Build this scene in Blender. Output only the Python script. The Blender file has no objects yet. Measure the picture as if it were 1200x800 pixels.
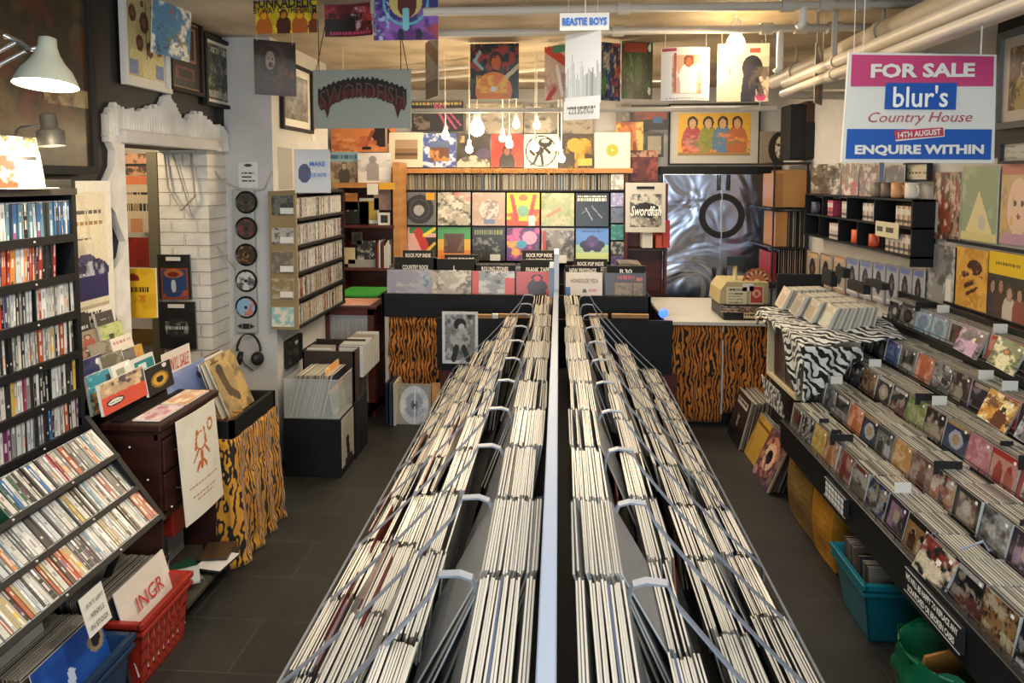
import bpy, math, random
import numpy as np
from mathutils import Vector, Matrix, Euler
random.seed(7)
RNG = np.random.RandomState(11)
sc = bpy.context.scene
COL = sc.collection
R = math.radians

# ------------------------------------------------------------------ camera
cd = bpy.data.cameras.new('camera'); cam = bpy.data.objects.new('camera', cd); COL.objects.link(cam)
cam.location = (0, 0, 1.8); cam.rotation_euler = (R(86), 0, R(3.93))
cd.lens = 24; cd.sensor_width = 36; cd.shift_y = -134 / 1200; cd.clip_start = .05
sc.camera = cam
CR = Euler((R(86), 0, R(3.93))).to_matrix()
def ray(px, py): return CR @ Vector(((px - 600) / 800, (266 - py) / 800, -1))
def at(px, py, y):
    d = ray(px, py); t = y / d.y; return Vector((0, 0, 1.8)) + d * t
def atx(px, py, x):
    d = ray(px, py); t = x / d.x; return Vector((0, 0, 1.8)) + d * t
def atz(px, py, z):
    d = ray(px, py); t = (z - 1.8) / d.z; return Vector((0, 0, 1.8)) + d * t

# ------------------------------------------------------------------ materials
def lin(c):
    c = c / 255.0
    return c / 12.92 if c <= .04045 else ((c + .055) / 1.055) ** 2.4
def hx(s): return tuple(lin(int(s[i:i + 2], 16)) for i in (0, 2, 4)) + (1.0,)
MATS = {}
def mat(name, col='808080', rough=.6, metal=0, coat=0, bump=None, vary=0, attr=False, spec=.5, emit=None, estr=0, alpha=1):
    if name in MATS: return MATS[name]
    m = bpy.data.materials.new(name); m.use_nodes = True; nt = m.node_tree; N = nt.nodes; L = nt.links
    b = N['Principled BSDF']; b.inputs['Roughness'].default_value = rough; b.inputs['Metallic'].default_value = metal
    b.inputs['Coat Weight'].default_value = coat; b.inputs['Coat Roughness'].default_value = .25; b.inputs['Specular IOR Level'].default_value = spec
    b.inputs['Base Color'].default_value = hx(col); b.inputs['Alpha'].default_value = alpha
    if emit: b.inputs['Emission Color'].default_value = hx(emit); b.inputs['Emission Strength'].default_value = estr
    if attr:
        a = N.new('ShaderNodeAttribute'); a.attribute_name = 'Col'; L.new(a.outputs['Color'], b.inputs['Base Color'])
    if vary or bump:
        tc = N.new('ShaderNodeTexCoord'); n = N.new('ShaderNodeTexNoise'); n.inputs['Scale'].default_value = 6 if not bump else bump[0]; n.inputs['Detail'].default_value = 5
        L.new(tc.outputs['Object'], n.inputs['Vector'])
        if vary:
            r = N.new('ShaderNodeMix'); r.data_type = 'RGBA'; h = hx(col)
            r.inputs['A'].default_value = [c * (1 - vary) for c in h[:3]] + [1]; r.inputs['B'].default_value = [min(1, c * (1 + vary)) for c in h[:3]] + [1]
            L.new(n.outputs['Fac'], r.inputs['Factor']); L.new(r.outputs['Result'], b.inputs['Base Color'])
        if bump:
            bp = N.new('ShaderNodeBump'); bp.inputs['Strength'].default_value = bump[1]; bp.inputs['Distance'].default_value = .02
            L.new(n.outputs['Fac'], bp.inputs['Height']); L.new(bp.outputs['Normal'], b.inputs['Normal'])
    MATS[name] = m; return m
PRINT = mat('printed_card', rough=.5, attr=True, coat=.15)
WRAP = mat('wrapped_card', rough=.35, attr=True, coat=.35)
MATTE = mat('matte_paint', rough=.75, attr=True)
BLACK = mat('black_board', '0e0f10', .55, vary=.3, spec=.35)
STEEL = mat('painted_steel', '949ba6', .4, .3)
CHROME = mat('bright_steel', 'c8c8c8', .25, .9)
DARKM = mat('dark_metal', '2b2b2c', .4, .6)
WIRE = mat('black_wire', '18181a', .4, .5)
GREYM = mat('grey_lamp_metal', '4a4844', .45, .3)
CREAM = mat('cream_board', 'cdc09c', .6, vary=.08)
PAPER = mat('white_paper', 'e8e4da', .8)
def clear(name, col, mix, rough=.15):
    m = bpy.data.materials.new(name); m.use_nodes = True; nt = m.node_tree; N = nt.nodes; L = nt.links; b = N['Principled BSDF']
    b.inputs['Base Color'].default_value = hx(col); b.inputs['Roughness'].default_value = rough
    t = N.new('ShaderNodeBsdfTransparent'); x = N.new('ShaderNodeMixShader'); x.inputs[0].default_value = mix
    L.new(t.outputs[0], x.inputs[1]); L.new(b.outputs[0], x.inputs[2]); L.new(x.outputs[0], N['Material Output'].inputs['Surface']); MATS[name] = m; return m
POLY = clear('polythene_sleeve', 'c8c8c4', .3)
ACRYL = clear('clear_acrylic', 'cfd2d0', .3)
PLASTIC = clear('jewel_case_plastic', 'e8e8e8', .25, .08)
def stripes(name, c1, c2, scale, dist, direction, ramp=(.42, .58), seam=None, rough=.85, detail=2, stretch=(1, 1, 1)):
    m = bpy.data.materials.new(name); m.use_nodes = True; nt = m.node_tree; N = nt.nodes; L = nt.links; b = N['Principled BSDF']; b.inputs['Roughness'].default_value = rough
    b.inputs['Sheen Weight'].default_value = .15
    tc = N.new('ShaderNodeTexCoord'); mp = N.new('ShaderNodeMapping'); mp.inputs['Scale'].default_value = stretch; w = N.new('ShaderNodeTexWave'); w.bands_direction = direction
    w.inputs['Scale'].default_value = scale; w.inputs['Distortion'].default_value = dist; w.inputs['Detail'].default_value = detail; w.inputs['Detail Scale'].default_value = 1.3; w.inputs['Detail Roughness'].default_value = .55
    L.new(tc.outputs['Object'], mp.inputs[0]); L.new(mp.outputs[0], w.inputs['Vector']); cr = N.new('ShaderNodeValToRGB'); cr.color_ramp.elements[0].position = ramp[0]; cr.color_ramp.elements[1].position = ramp[1]
    cr.color_ramp.elements[0].color = hx(c1); cr.color_ramp.elements[1].color = hx(c2); L.new(w.outputs['Fac'], cr.inputs[0])
    n = N.new('ShaderNodeTexNoise'); n.inputs['Scale'].default_value = 9; L.new(tc.outputs['Object'], n.inputs['Vector'])
    mx = N.new('ShaderNodeMix'); mx.data_type = 'RGBA'; mx.blend_type = 'MULTIPLY'; mx.inputs['Factor'].default_value = .6
    c3 = N.new('ShaderNodeValToRGB'); c3.color_ramp.elements[0].color = hx('b08060'); c3.color_ramp.elements[1].color = (1, 1, 1, 1); c3.color_ramp.elements[0].position = .3; c3.color_ramp.elements[1].position = .7
    if name.startswith('zebra'): c3.color_ramp.elements[0].color = hx('d0d0c8')
    L.new(n.outputs['Fac'], c3.inputs[0]); L.new(cr.outputs[0], mx.inputs['A']); L.new(c3.outputs[0], mx.inputs['B']); L.new(mx.outputs['Result'], b.inputs['Base Color'])
    MATS[name] = m; return m
TIGER = stripes('tiger_print_fur', '120c08', 'cc7e24', 12, 12, 'X', (.3, .5), stretch=(1, 1, .45))
TIGER_SIDE = stripes('tiger_print_fur_side', '120c08', 'd09424', 15, 13, 'Y', (.3, .5), stretch=(1, 1, .45))
ZEBRA = stripes('zebra_print_cloth', '0b0b0c', 'dcdcd4', 11, 9, 'DIAGONAL', (.47, .53), detail=1.5)
def wood(name, c1, c2, scale=6, rough=.45, direction='Z'):
    m = bpy.data.materials.new(name); m.use_nodes = True; nt = m.node_tree; N = nt.nodes; L = nt.links; b = N['Principled BSDF']; b.inputs['Roughness'].default_value = rough
    tc = N.new('ShaderNodeTexCoord'); w = N.new('ShaderNodeTexWave'); w.bands_direction = direction; w.inputs['Scale'].default_value = scale; w.inputs['Distortion'].default_value = 5; w.inputs['Detail'].default_value = 3
    L.new(tc.outputs['Object'], w.inputs['Vector']); cr = N.new('ShaderNodeValToRGB'); cr.color_ramp.elements[0].color = hx(c1); cr.color_ramp.elements[1].color = hx(c2)
    L.new(w.outputs['Fac'], cr.inputs[0]); L.new(cr.outputs[0], b.inputs['Base Color']); MATS[name] = m; return m
MAHOG = wood('dark_mahogany', '2c1510', '381a14', 3)
OAK = wood('honey_wood', 'b07a40', 'bc8648', 3)
OSB = wood('rough_plywood', '8a5c2c', 'b98a48', 14, .7)
REDW = wood('red_brown_wood', '4c1f14', '5a2518', 3)

# ------------------------------------------------------------------ mesh helpers
class MB:
    def __init__(s): s.v = []; s.f = []; s.c = []; s.m = []
    def face(s, pts, col=(.5, .5, .5, 1), mi=0):
        k = len(s.v); s.v += [tuple(p) for p in pts]; s.f.append(tuple(range(k, k + len(pts)))); s.c.append(col); s.m.append(mi)
    def hexa(s, p, col=(.5, .5, .5, 1), mi=0, cols=None):
        k = len(s.v); s.v += [tuple(q) for q in p]
        for i, f in enumerate(((0, 3, 2, 1), (4, 5, 6, 7), (0, 1, 5, 4), (1, 2, 6, 5), (2, 3, 7, 6), (3, 0, 4, 7))):
            s.f.append(tuple(k + j for j in f)); s.c.append(cols[i] if cols else col); s.m.append(mi)
    def box(s, x0, x1, y0, y1, z0, z1, col=(.5, .5, .5, 1), mi=0, M=None, cols=None):
        if isinstance(col, str): col = hx(col)
        p = [Vector(q) for q in ((x0, y0, z0), (x1, y0, z0), (x1, y1, z0), (x0, y1, z0), (x0, y0, z1), (x1, y0, z1), (x1, y1, z1), (x0, y1, z1))]
        if M is not None: p = [M @ q for q in p]
        s.hexa(p, col, mi, cols); return s
    def tube(s, pts, r, n=8, col=(.5, .5, .5, 1), mi=0, flat=None, caps=True):
        if isinstance(col, str): col = hx(col)
        pts = [Vector(p) for p in pts]; rings = []; up0 = None
        for i, p in enumerate(pts):
            d = (pts[min(i + 1, len(pts) - 1)] - pts[max(i - 1, 0)]).normalized()
            if flat is not None: u = Vector(flat) - d * d.dot(Vector(flat))
            elif up0 is None: u = d.orthogonal()
            else: u = up0 - d * d.dot(up0)
            if u.length < 1e-6: u = d.orthogonal()
            u.normalize(); up0 = u; w = d.cross(u); rr = r[i] if isinstance(r, (list, tuple)) and flat is None else r
            k = len(s.v)
            if flat is not None:
                a, b = r; q = [(a, b), (-a, b), (-a, -b), (a, -b)]; s.v += [tuple(p + u * x + w * y) for x, y in q]; rings.append((k, 4))
            else:
                s.v += [tuple(p + u * math.cos(t) * rr + w * math.sin(t) * rr) for t in (2 * math.pi * j / n for j in range(n))]; rings.append((k, n))
        for (a, n_), (b, _) in zip(rings, rings[1:]):
            for j in range(n_):
                s.f.append((a + j, a + (j + 1) % n_, b + (j + 1) % n_, b + j)); s.c.append(col); s.m.append(mi)
        if caps:
            for a, n_ in (rings[0], rings[-1]): s.f.append(tuple(a + j for j in range(n_))); s.c.append(col); s.m.append(mi)
        return s
    def lathe(s, prof, c, axis=(0, 0, 1), n=24, col=(.5, .5, .5, 1), mi=0):
        if isinstance(col, str): col = hx(col)
        ax = Vector(axis).normalized(); u = ax.orthogonal().normalized(); w = ax.cross(u); c = Vector(c); ks = []
        for r, h in prof:
            ks.append(len(s.v)); s.v += [tuple(c + ax * h + (u * math.cos(t) + w * math.sin(t)) * max(r, 1e-4)) for t in (2 * math.pi * j / n for j in range(n))]
        for a, b in zip(ks, ks[1:]):
            for j in range(n): s.f.append((a + j, a + (j + 1) % n, b + (j + 1) % n, b + j)); s.c.append(col); s.m.append(mi)
        return s
    def grid(s, g, mi=0):
        k = len(s.v); w = len(g[0])
        for r_ in g: s.v += [tuple(p) for p in r_]
        for j in range(len(g) - 1):
            for i in range(w - 1): s.f.append((k + j * w + i, k + (j + 1) * w + i, k + (j + 1) * w + i + 1, k + j * w + i + 1)); s.c.append((.5, .5, .5, 1)); s.m.append(mi)
        return s
    def mesh(s, name, mats, org=(0, 0, 0), smooth=False):
        me = bpy.data.meshes.new(name); o = Vector(org); me.from_pydata([tuple(Vector(v) - o) for v in s.v], [], s.f)
        for m in (mats if isinstance(mats, (list, tuple)) else [mats]): me.materials.append(m)
        me.polygons.foreach_set('material_index', s.m)
        a = me.color_attributes.new('Col', 'FLOAT_COLOR', 'CORNER'); cnt = [len(f) for f in s.f]
        a.data.foreach_set('color', np.repeat(np.array(s.c, dtype=np.float32), cnt, axis=0).ravel())
        if smooth: me.polygons.foreach_set('use_smooth', [True] * len(s.f))
        me.update(); return me
    def build(s, name, mats, parent=None, label=None, cat=None, group=None, kind=None, smooth=False, bevel=0):
        if parent is not None: org = Vector(parent['org'])
        else:
            a = np.array(s.v); org = Vector(((a[:, 0].min() + a[:, 0].max()) / 2, (a[:, 1].min() + a[:, 1].max()) / 2, a[:, 2].min()))
        me = s.mesh(name, mats, org, smooth); o = bpy.data.objects.new(name, me); COL.objects.link(o)
        if parent is not None: o.parent = parent
        else: o.location = org
        o['org'] = tuple(org)
        if bevel:
            b = o.modifiers.new('soft', 'BEVEL'); b.width = bevel; b.segments = 2; b.limit_method = 'ANGLE'
        tag(o, label, cat, group, kind); return o
USED = {}
def tag(o, label=None, cat=None, group=None, kind=None):
    if label: o['label'] = label
    if cat: o['category'] = cat
    if group: o['group'] = group
    if kind: o['kind'] = kind
    return o
def thing(name, label, cat, loc, group=None):
    o = bpy.data.objects.new(name, None); COL.objects.link(o); o.location = loc; o['org'] = tuple(loc); o.empty_display_size = .1
    return tag(o, label, cat, group)
def B(*a, **k): return MB().box(*a, **k)

# ------------------------------------------------------------------ painted covers (plain generic art, one colour per small facet)
class Art:
    def __init__(s, w, h, bg):
        if w > 8: w, h = int(w * 1.5), int(h * 1.5)
        s.w, s.h = w, h; s.a = np.zeros((h, w, 3)); s.a[:] = hx(bg)[:3]; s.Y, s.X = np.mgrid[0:h, 0:w]; s.X = (s.X + .5) / w; s.Y = (s.Y + .5) / h
    def put(s, m, c): s.a[m] = hx(c)[:3]; return s
    def r(s, x0, y0, x1, y1, c): return s.put((s.X >= x0) & (s.X < x1) & (s.Y >= y0) & (s.Y < y1), c)
    def e(s, cx, cy, rx, ry, c): return s.put(((s.X - cx) / rx) ** 2 + ((s.Y - cy) / ry) ** 2 < 1, c)
    def ring(s, cx, cy, r0, r1, c):
        d = np.hypot(s.X - cx, (s.Y - cy) * s.h / s.w); return s.put((d > r0) & (d < r1), c)
    def l(s, x0, y0, x1, y1, wd, c):
        dx, dy = x1 - x0, y1 - y0; t = np.clip(((s.X - x0) * dx + (s.Y - y0) * dy) / (dx * dx + dy * dy + 1e-9), 0, 1)
        return s.put(np.hypot(s.X - x0 - t * dx, s.Y - y0 - t * dy) < wd, c)
    def noise(s, k, seed):
        g = np.random.RandomState(seed).rand(k + 2, k + 2); x = s.X * k; y = s.Y * k; i = x.astype(int); j = y.astype(int); u = x - i; v = y - j
        u = u * u * (3 - 2 * u); v = v * v * (3 - 2 * v)
        return (g[j, i] * (1 - u) + g[j, i + 1] * u) * (1 - v) + (g[j + 1, i] * (1 - u) + g[j + 1, i + 1] * u) * v
    def n(s, c, amt, k, seed, box=(0, 0, 1, 1)):
        q = s.noise(k, seed) * .5 + s.noise(k * 2 + 1, seed + 5) * .3 + s.noise(k * 4 + 3, seed + 8) * .2; m = (s.X >= box[0]) & (s.Y >= box[1]) & (s.X < box[2]) & (s.Y < box[3])
        t = (np.clip((q - .62 + amt * .3) / .14, 0, 1) * .9 * m)[..., None]; s.a = s.a * (1 - t) + np.array(hx(c)[:3]) * t; return s
    def grain(s, amt, seed=3):
        s.a = np.clip(s.a * (1 + amt * (np.random.RandomState(seed).rand(s.h, s.w, 1) - .5) * 2), 0, 1); return s
    def dash(s, x0, x1, y, hgt, c, seed=1):
        x = x0; rr = random.Random(seed)
        while x < x1:
            w = rr.uniform(.03, .07); s.r(x, y, min(x + w, x1), y + hgt, c); x += w + .02
        return s
    def fig(s, cx, top, sc_, hair, skin, body):
        s.e(cx, top + .52 * sc_ + .2 * sc_, .34 * sc_, .45 * sc_, body).r(cx - .3 * sc_, top + .7 * sc_, cx + .3 * sc_, min(1, top + 1.3 * sc_), body)
        return s.e(cx, top + .2 * sc_, .19 * sc_, .21 * sc_, hair).e(cx, top + .24 * sc_, .12 * sc_, .16 * sc_, skin)
PALS = [('1b1b1d', 'c8b89a', '7a2a20', 'e0dccf'), ('c9402c', 'f0e6d0', '26221f', 'e0a040'), ('24407c', 'c8d4e0', '10141c', 'd8b060'), ('d8d2c4', '3a3632', '8a7a66', 'a03028'),
        ('5a6a3a', 'd8d0a0', '23281a', 'c07030'), ('3a2a44', 'b890b0', '161018', 'e0c8a0'), ('8a8a88', '2a2a2c', 'd8d8d4', '585858'), ('c88c34', '5a2a12', 'f0dca0', '241810'),
        ('101012', '606064', 'b0b0b0', 'f0f0f0'), ('b8c8d0', '4a7090', 'f0f0ee', '203040'), ('a83a4a', 'e8a8a0', '401018', 'f0e8e0'), ('1c5a58', '9cc8b8', '0e2022', 'e8d8a8')]
CN = ['dark', 'red', 'blue', 'pale', 'green', 'purple', 'grey', 'amber', 'black', 'light blue', 'crimson', 'teal']
def gen(seed, n=16, pi=None, style=None, h=None):
    rr = random.Random(seed); p = PALS[(pi if pi is not None else rr.randrange(12)) % 12]; a = Art(n, h or n, p[0]); st = style if style is not None else rr.randrange(6)
    if st == 0: a.n(p[1], .5, 3, seed).n(p[2], .35, 5, seed + 9).fig(.5 + rr.uniform(-.15, .15), .25, .6, p[2], p[3], p[1])
    elif st == 1: a.n(p[2], .4, 4, seed).e(.5, .52, .3, .3, p[1]).e(.5, .52, .16, .16, p[3]).r(0, 0, 1, .12, p[3])
    elif st == 2: a.r(0, .6, 1, 1, p[2]).n(p[1], .45, 4, seed, (0, .2, 1, 1)).r(.1, .06, .9, .16, p[3])
    elif st == 3: a.r(0, 0, 1, .2, p[3]).fig(.3, .3, .5, p[2], p[3], p[1]).fig(.7, .3, .5, p[1], p[3], p[2])
    elif st == 4: a.n(p[1], .5, 5, seed).n(p[3], .3, 7, seed + 3).n(p[2], .3, 4, seed + 8)
    else: a.r(.12, .12, .88, .88, p[1]).n(p[2], .45, 4, seed, (.12, .12, .88, .88)).e(.5, .45, .15, .2, p[3])
    return a.grain(.2, seed)

def panel(name, art, o, u, v, thick=.004, parent=None, label=None, cat=None, group=None, mt=PRINT, bow=0, kind=None, edge='d8d4c8', wantmesh=False, facing=None):
    """o = top left corner, u = vector to the top right, v = vector down to the bottom left, seen from the front"""
    o, u, v = Vector(o), Vector(u), Vector(v); nrm = v.cross(u).normalized()
    n, m = art.w, art.h; V = []; F = []; C = []; e = hx(edge)
    for j in range(m + 1):
        for i in range(n + 1): V.append(tuple(o + u * (i / n) + v * (j / m) + nrm * (bow * math.sin(math.pi * i / n))))
    for j in range(m):
        for i in range(n):
            k = j * (n + 1) + i; F.append((k, k + n + 1, k + n + 2, k + 1)); C.append(tuple(art.a[j, i]) + (1,))
    k = len(V)
    for j in (0, 1):
        for i in range(n + 1): V.append(tuple(o + u * (i / n) + v * j + nrm * (bow * math.sin(math.pi * i / n) - thick)))
    for i in range(n):
        F.append((k + i, k + i + 1, k + n + 2 + i, k + n + 1 + i)); C.append(e)
        F.append((i, i + 1, k + i + 1, k + i)); C.append(e)
        b = m * (n + 1) + i; F.append((b + 1, b, k + n + 1 + i, k + n + 2 + i)); C.append(e)
    F.append(tuple([j * (n + 1) for j in range(m, -1, -1)] + [k, k + n + 1])); C.append(e)
    F.append(tuple([j * (n + 1) + n for j in range(m + 1)] + [k + 2 * n + 1, k + n])); C.append(e)
    b = MB(); b.v, b.f, b.c, b.m = V, F, C, [0] * len(F)
    if wantmesh: return b.mesh(name, mt)
    return b.build(name, mt, parent, label, cat, group, kind)
def fpan(name, art, px0, py0, px1, py1, y, rz=0, **k):
    a = at(px0, py0, y); b = at(px1, py0, y); c = at((px0 + px1) / 2, py1, y); top = (a + b) / 2; w = (b.x - a.x) / math.cos(R(rz))
    u = Vector((math.cos(R(rz)), math.sin(R(rz)), 0)) * w; return panel(name, art, top - u / 2, u, (0, 0, c.z - top.z), **k)
def spanL(name, art, x, pa, pb, yt, yb, lean=0, **k):
    """flat thing on a plane of constant x, facing +x; pa = near edge pixel, pb = far edge pixel"""
    a = atx(pa, yt, x); b = atx(pb, yt, x); c = atx(pa, yb, x); return panel(name, art, (x - lean, a.y, a.z), (0, b.y - a.y, 0), (lean, 0, c.z - a.z), **k)
def spanR(name, art, x, pf, pn, yt, yb, lean=0, **k):
    """facing -x; pf = far edge pixel (seen as its first side), pn = near edge pixel; heights at pf"""
    a = atx(pf, yt, x); b = atx(pn, yt, x); c = atx(pf, yb, x); return panel(name, art, (x + lean, a.y, a.z), (0, b.y - a.y, 0), (-lean, 0, c.z - a.z), **k)
def framed(name, art, o, u, v, label, cat='framed picture', mount='d8d4c8', fw=.022, mw=.06, fcol='141414', group=None):
    o, u, v = Vector(o), Vector(u), Vector(v); n = v.cross(u).normalized(); uu = u.normalized(); vv = v.normalized()
    root = thing(name, label, cat, o + v + u / 2, group); W, H = u.length, v.length
    f = MB()
    def bar(a, b, c, d):
        p = [o + uu * a + vv * b, o + uu * c + vv * b, o + uu * c + vv * d, o + uu * a + vv * d]; f.hexa([q - n * .006 for q in p] + [q + n * .022 for q in p], hx(fcol))
    bar(0, 0, W, fw); bar(0, H - fw, W, H); bar(0, fw, fw, H - fw); bar(W - fw, fw, W, H - fw)
    f.build('frame', MATTE, root)
    if mw: panel('mount', Art(1, 1, mount), o + uu * fw + vv * fw + n * .003, uu * (W - 2 * fw), vv * (H - 2 * fw), .004, root)
    e = fw + mw; panel('print', art, o + uu * e + vv * e + n * .007, uu * (W - 2 * e), vv * (H - 2 * e), .003, root)
    return root
TXT = {}
def text(s, c, w, h, mt, parent, right=(1, 0, 0), up=(0, 0, 1), bold=0, shear=0, name='lettering', off=.002, label=None, bow=0):
    """raised letters, centred at c, fitted into w by h"""
    cu = bpy.data.curves.new('t', 'FONT'); cu.body = s; cu.align_x = 'CENTER'; cu.offset = bold; cu.shear = shear; cu.extrude = .0; cu.resolution_u = 2
    ob = bpy.data.objects.new('t', cu); me = bpy.data.meshes.new_from_object(ob); bpy.data.objects.remove(ob); bpy.data.curves.remove(cu)
    a = np.array([v.co[:] for v in me.vertices])
    if not len(a): return None
    mn, mxx = a.min(0), a.max(0); sx = w / max(1e-6, mxx[0] - mn[0]); sy = h / max(1e-6, mxx[1] - mn[1]); r_, u_ = Vector(right).normalized(), Vector(up).normalized(); n_ = r_.cross(u_)
    org = Vector(parent['org']); c = Vector(c)
    for v in me.vertices:
        x = (v.co.x - (mn[0] + mxx[0]) / 2) * sx; y = (v.co.y - (mn[1] + mxx[1]) / 2) * sy; y -= bow * (2 * x / w) ** 2
        v.co = c + r_ * x + u_ * y + n_ * off - org
    me.name = name; me.materials.clear(); me.materials.append(mt); o = bpy.data.objects.new(name, me); COL.objects.link(o); o.parent = parent
    if label: o['label'] = label
    return o
INKW = mat('white_ink', 'f0ece2', .6); INKK = mat('black_ink', '141414', .6); INKB = mat('blue_ink', '1e6fd0', .6); INKR = mat('red_ink', 'c03030', .6); INKY = mat('yellow_ink', 'e8d860', .6)
def copy_tree(o, parent=None):
    c = o.copy(); COL.objects.link(c)
    if parent is not None: c.parent = parent
    for ch in list(o.children): copy_tree(ch, c)
    return c
#PART2
# ------------------------------------------------------------------ room shell
def wallmat(name, c1, c2, scale, bump, brick=False, rough=.85):
    m = bpy.data.materials.new(name); m.use_nodes = True; nt = m.node_tree; N = nt.nodes; L = nt.links; b = N['Principled BSDF']; b.inputs['Roughness'].default_value = rough
    tc = N.new('ShaderNodeTexCoord'); n = N.new('ShaderNodeTexNoise'); n.inputs['Scale'].default_value = scale; n.inputs['Detail'].default_value = 6; L.new(tc.outputs['Object'], n.inputs['Vector'])
    cr = N.new('ShaderNodeValToRGB'); cr.color_ramp.elements[0].color = hx(c1); cr.color_ramp.elements[1].color = hx(c2); cr.color_ramp.elements[0].position = .35; cr.color_ramp.elements[1].position = .65
    L.new(n.outputs['Fac'], cr.inputs[0]); L.new(cr.outputs[0], b.inputs['Base Color']); bp = N.new('ShaderNodeBump'); bp.inputs['Strength'].default_value = bump; bp.inputs['Distance'].default_value = .015
    if brick:
        mp = N.new('ShaderNodeMapping'); mp.inputs['Rotation'].default_value = (R(90), 0, 0); L.new(tc.outputs['Object'], mp.inputs[0])
        k = N.new('ShaderNodeTexBrick'); k.inputs['Scale'].default_value = 3.2; k.inputs['Mortar Size'].default_value = .02; k.inputs['Mortar Smooth'].default_value = .6; k.inputs['Color1'].default_value = (1, 1, 1, 1); k.inputs['Color2'].default_value = (.85, .85, .85, 1); k.inputs['Mortar'].default_value = (0, 0, 0, 1)
        L.new(mp.outputs[0], k.inputs['Vector']); mm = N.new('ShaderNodeMath'); mm.operation = 'ADD'; ms = N.new('ShaderNodeMath'); ms.operation = 'MULTIPLY'; ms.inputs[1].default_value = .9
        L.new(n.outputs['Fac'], ms.inputs[0]); L.new(k.outputs['Color'], mm.inputs[0]); L.new(ms.outputs[0], mm.inputs[1]); L.new(mm.outputs[0], bp.inputs['Height'])
    else: L.new(n.outputs['Fac'], bp.inputs['Height'])
    L.new(bp.outputs['Normal'], b.inputs['Normal']); MATS[name] = m; return m
WHITEW = wallmat('white_painted_plaster', 'bdbbb6', 'c6c4c0', 5, .15)
BRICKW = wallmat('white_painted_brick', 'd0ccc2', 'e4e0d6', 7, .9, True)
NAVY = wallmat('near_black_paint', '100f12', '181618', 4, .15, rough=.6)
CEIL = wallmat('ceiling_paint', 'a09078', 'ccbea6', 2.2, .3)
CHALK = wallmat('rough_white_plaster', 'd4d1ca', 'e4e1da', 9, .8)
def floormat():
    m = bpy.data.materials.new('dark_vinyl_tiles'); m.use_nodes = True; nt = m.node_tree; N = nt.nodes; L = nt.links; b = N['Principled BSDF']; b.inputs['Roughness'].default_value = .55
    tc = N.new('ShaderNodeTexCoord'); k = N.new('ShaderNodeTexBrick'); k.offset = .5; k.inputs['Scale'].default_value = 1; k.inputs['Brick Width'].default_value = .6; k.inputs['Row Height'].default_value = .3
    k.inputs['Mortar Size'].default_value = .002; k.inputs['Color1'].default_value = hx('2c2b26'); k.inputs['Color2'].default_value = hx('24231f'); k.inputs['Mortar'].default_value = hx('4a473e')
    L.new(tc.outputs['Object'], k.inputs['Vector']); n = N.new('ShaderNodeTexNoise'); n.inputs['Scale'].default_value = 3; n.inputs['Detail'].default_value = 8; n.inputs['Roughness'].default_value = .7; L.new(tc.outputs['Object'], n.inputs['Vector'])
    cr = N.new('ShaderNodeValToRGB'); cr.color_ramp.elements[0].color = hx('808080'); cr.color_ramp.elements[1].color = hx('ffffff'); cr.color_ramp.elements[0].position = .35; cr.color_ramp.elements[1].position = .7; L.new(n.outputs['Fac'], cr.inputs[0])
    mx = N.new('ShaderNodeMix'); mx.data_type = 'RGBA'; mx.blend_type = 'MULTIPLY'; mx.inputs['Factor'].default_value = .8; L.new(k.outputs['Color'], mx.inputs['A']); L.new(cr.outputs[0], mx.inputs['B']); L.new(mx.outputs['Result'], b.inputs['Base Color'])
    return m
B(-3.6, 2.4, -1.7, 6.9, -.1, 0).build('floor', floormat(), kind='structure')
B(-3.6, 2.4, -1.7, 6.9, 2.66, 2.76).build('ceiling', CEIL, kind='structure')
# left wall with its door opening
m = MB(); m.box(-2.35, -2.05, -1.7, 3.06, 0, 2.66); m.box(-2.35, -2.05, 3.06, 3.87, 1.97, 2.66); m.box(-2.35, -2.05, 3.87, 4.09, 1.97, 2.66); m.build('wall_left', NAVY, kind='structure')
B(-2.35, -2.05, 3.87, 4.09, 0, 1.97).build('wall_left_jamb', BRICKW, kind='structure')
B(-2.35, -1.75, 4.09, 5.1, 0, 2.66).build('wall_pillar', WHITEW, kind='structure')
B(-2.4, -2.25, 5.1, 6.6, 0, 2.66).build('wall_left_alcove', WHITEW, kind='structure')
B(-2.4, 2.4, 6.6, 6.8, 0, 2.66).build('wall_back', WHITEW, kind='structure')
m = MB(); m.box(2.07, 2.3, -1.7, 6.6, 0, 2.66); m.build('wall_right', WHITEW, kind='structure')
B(2.045, 2.07, -1.6, 3.4, 1.9, 2.66).build('wall_right_dark_band', NAVY, kind='structure')
m = MB(); m.box(-2.35, 2.3, -1.8, -1.6, 0, .7); m.box(-2.35, 2.3, -1.8, -1.6, 2.4, 2.66); m.box(-2.35, -1.6, -1.8, -1.6, .7, 2.4); m.box(1.6, 2.3, -1.8, -1.6, .7, 2.4); m.build('wall_front', WHITEW, kind='structure')
# shop window behind the camera: frame and daylight
m = MB()
for x in (-1.6, -.53, .49, 1.55): m.box(x, x + .05, -1.72, -1.66, .7, 2.4)
m.box(-1.6, 1.6, -1.72, -1.66, .7, .75); m.box(-1.6, 1.6, -1.72, -1.66, 2.35, 2.4); m.build('window_1', STEEL, kind='structure')
# the room beyond the opening
m = MB(); m.box(-3.5, -2.35, 4.45, 4.6, 0, 2.66); m.box(-3.6, -3.45, 2.5, 4.5, 0, 2.66); m.box(-3.6, -2.35, 2.4, 2.5, 0, 2.66); m.build('wall_beyond_opening', WHITEW, kind='structure')
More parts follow.
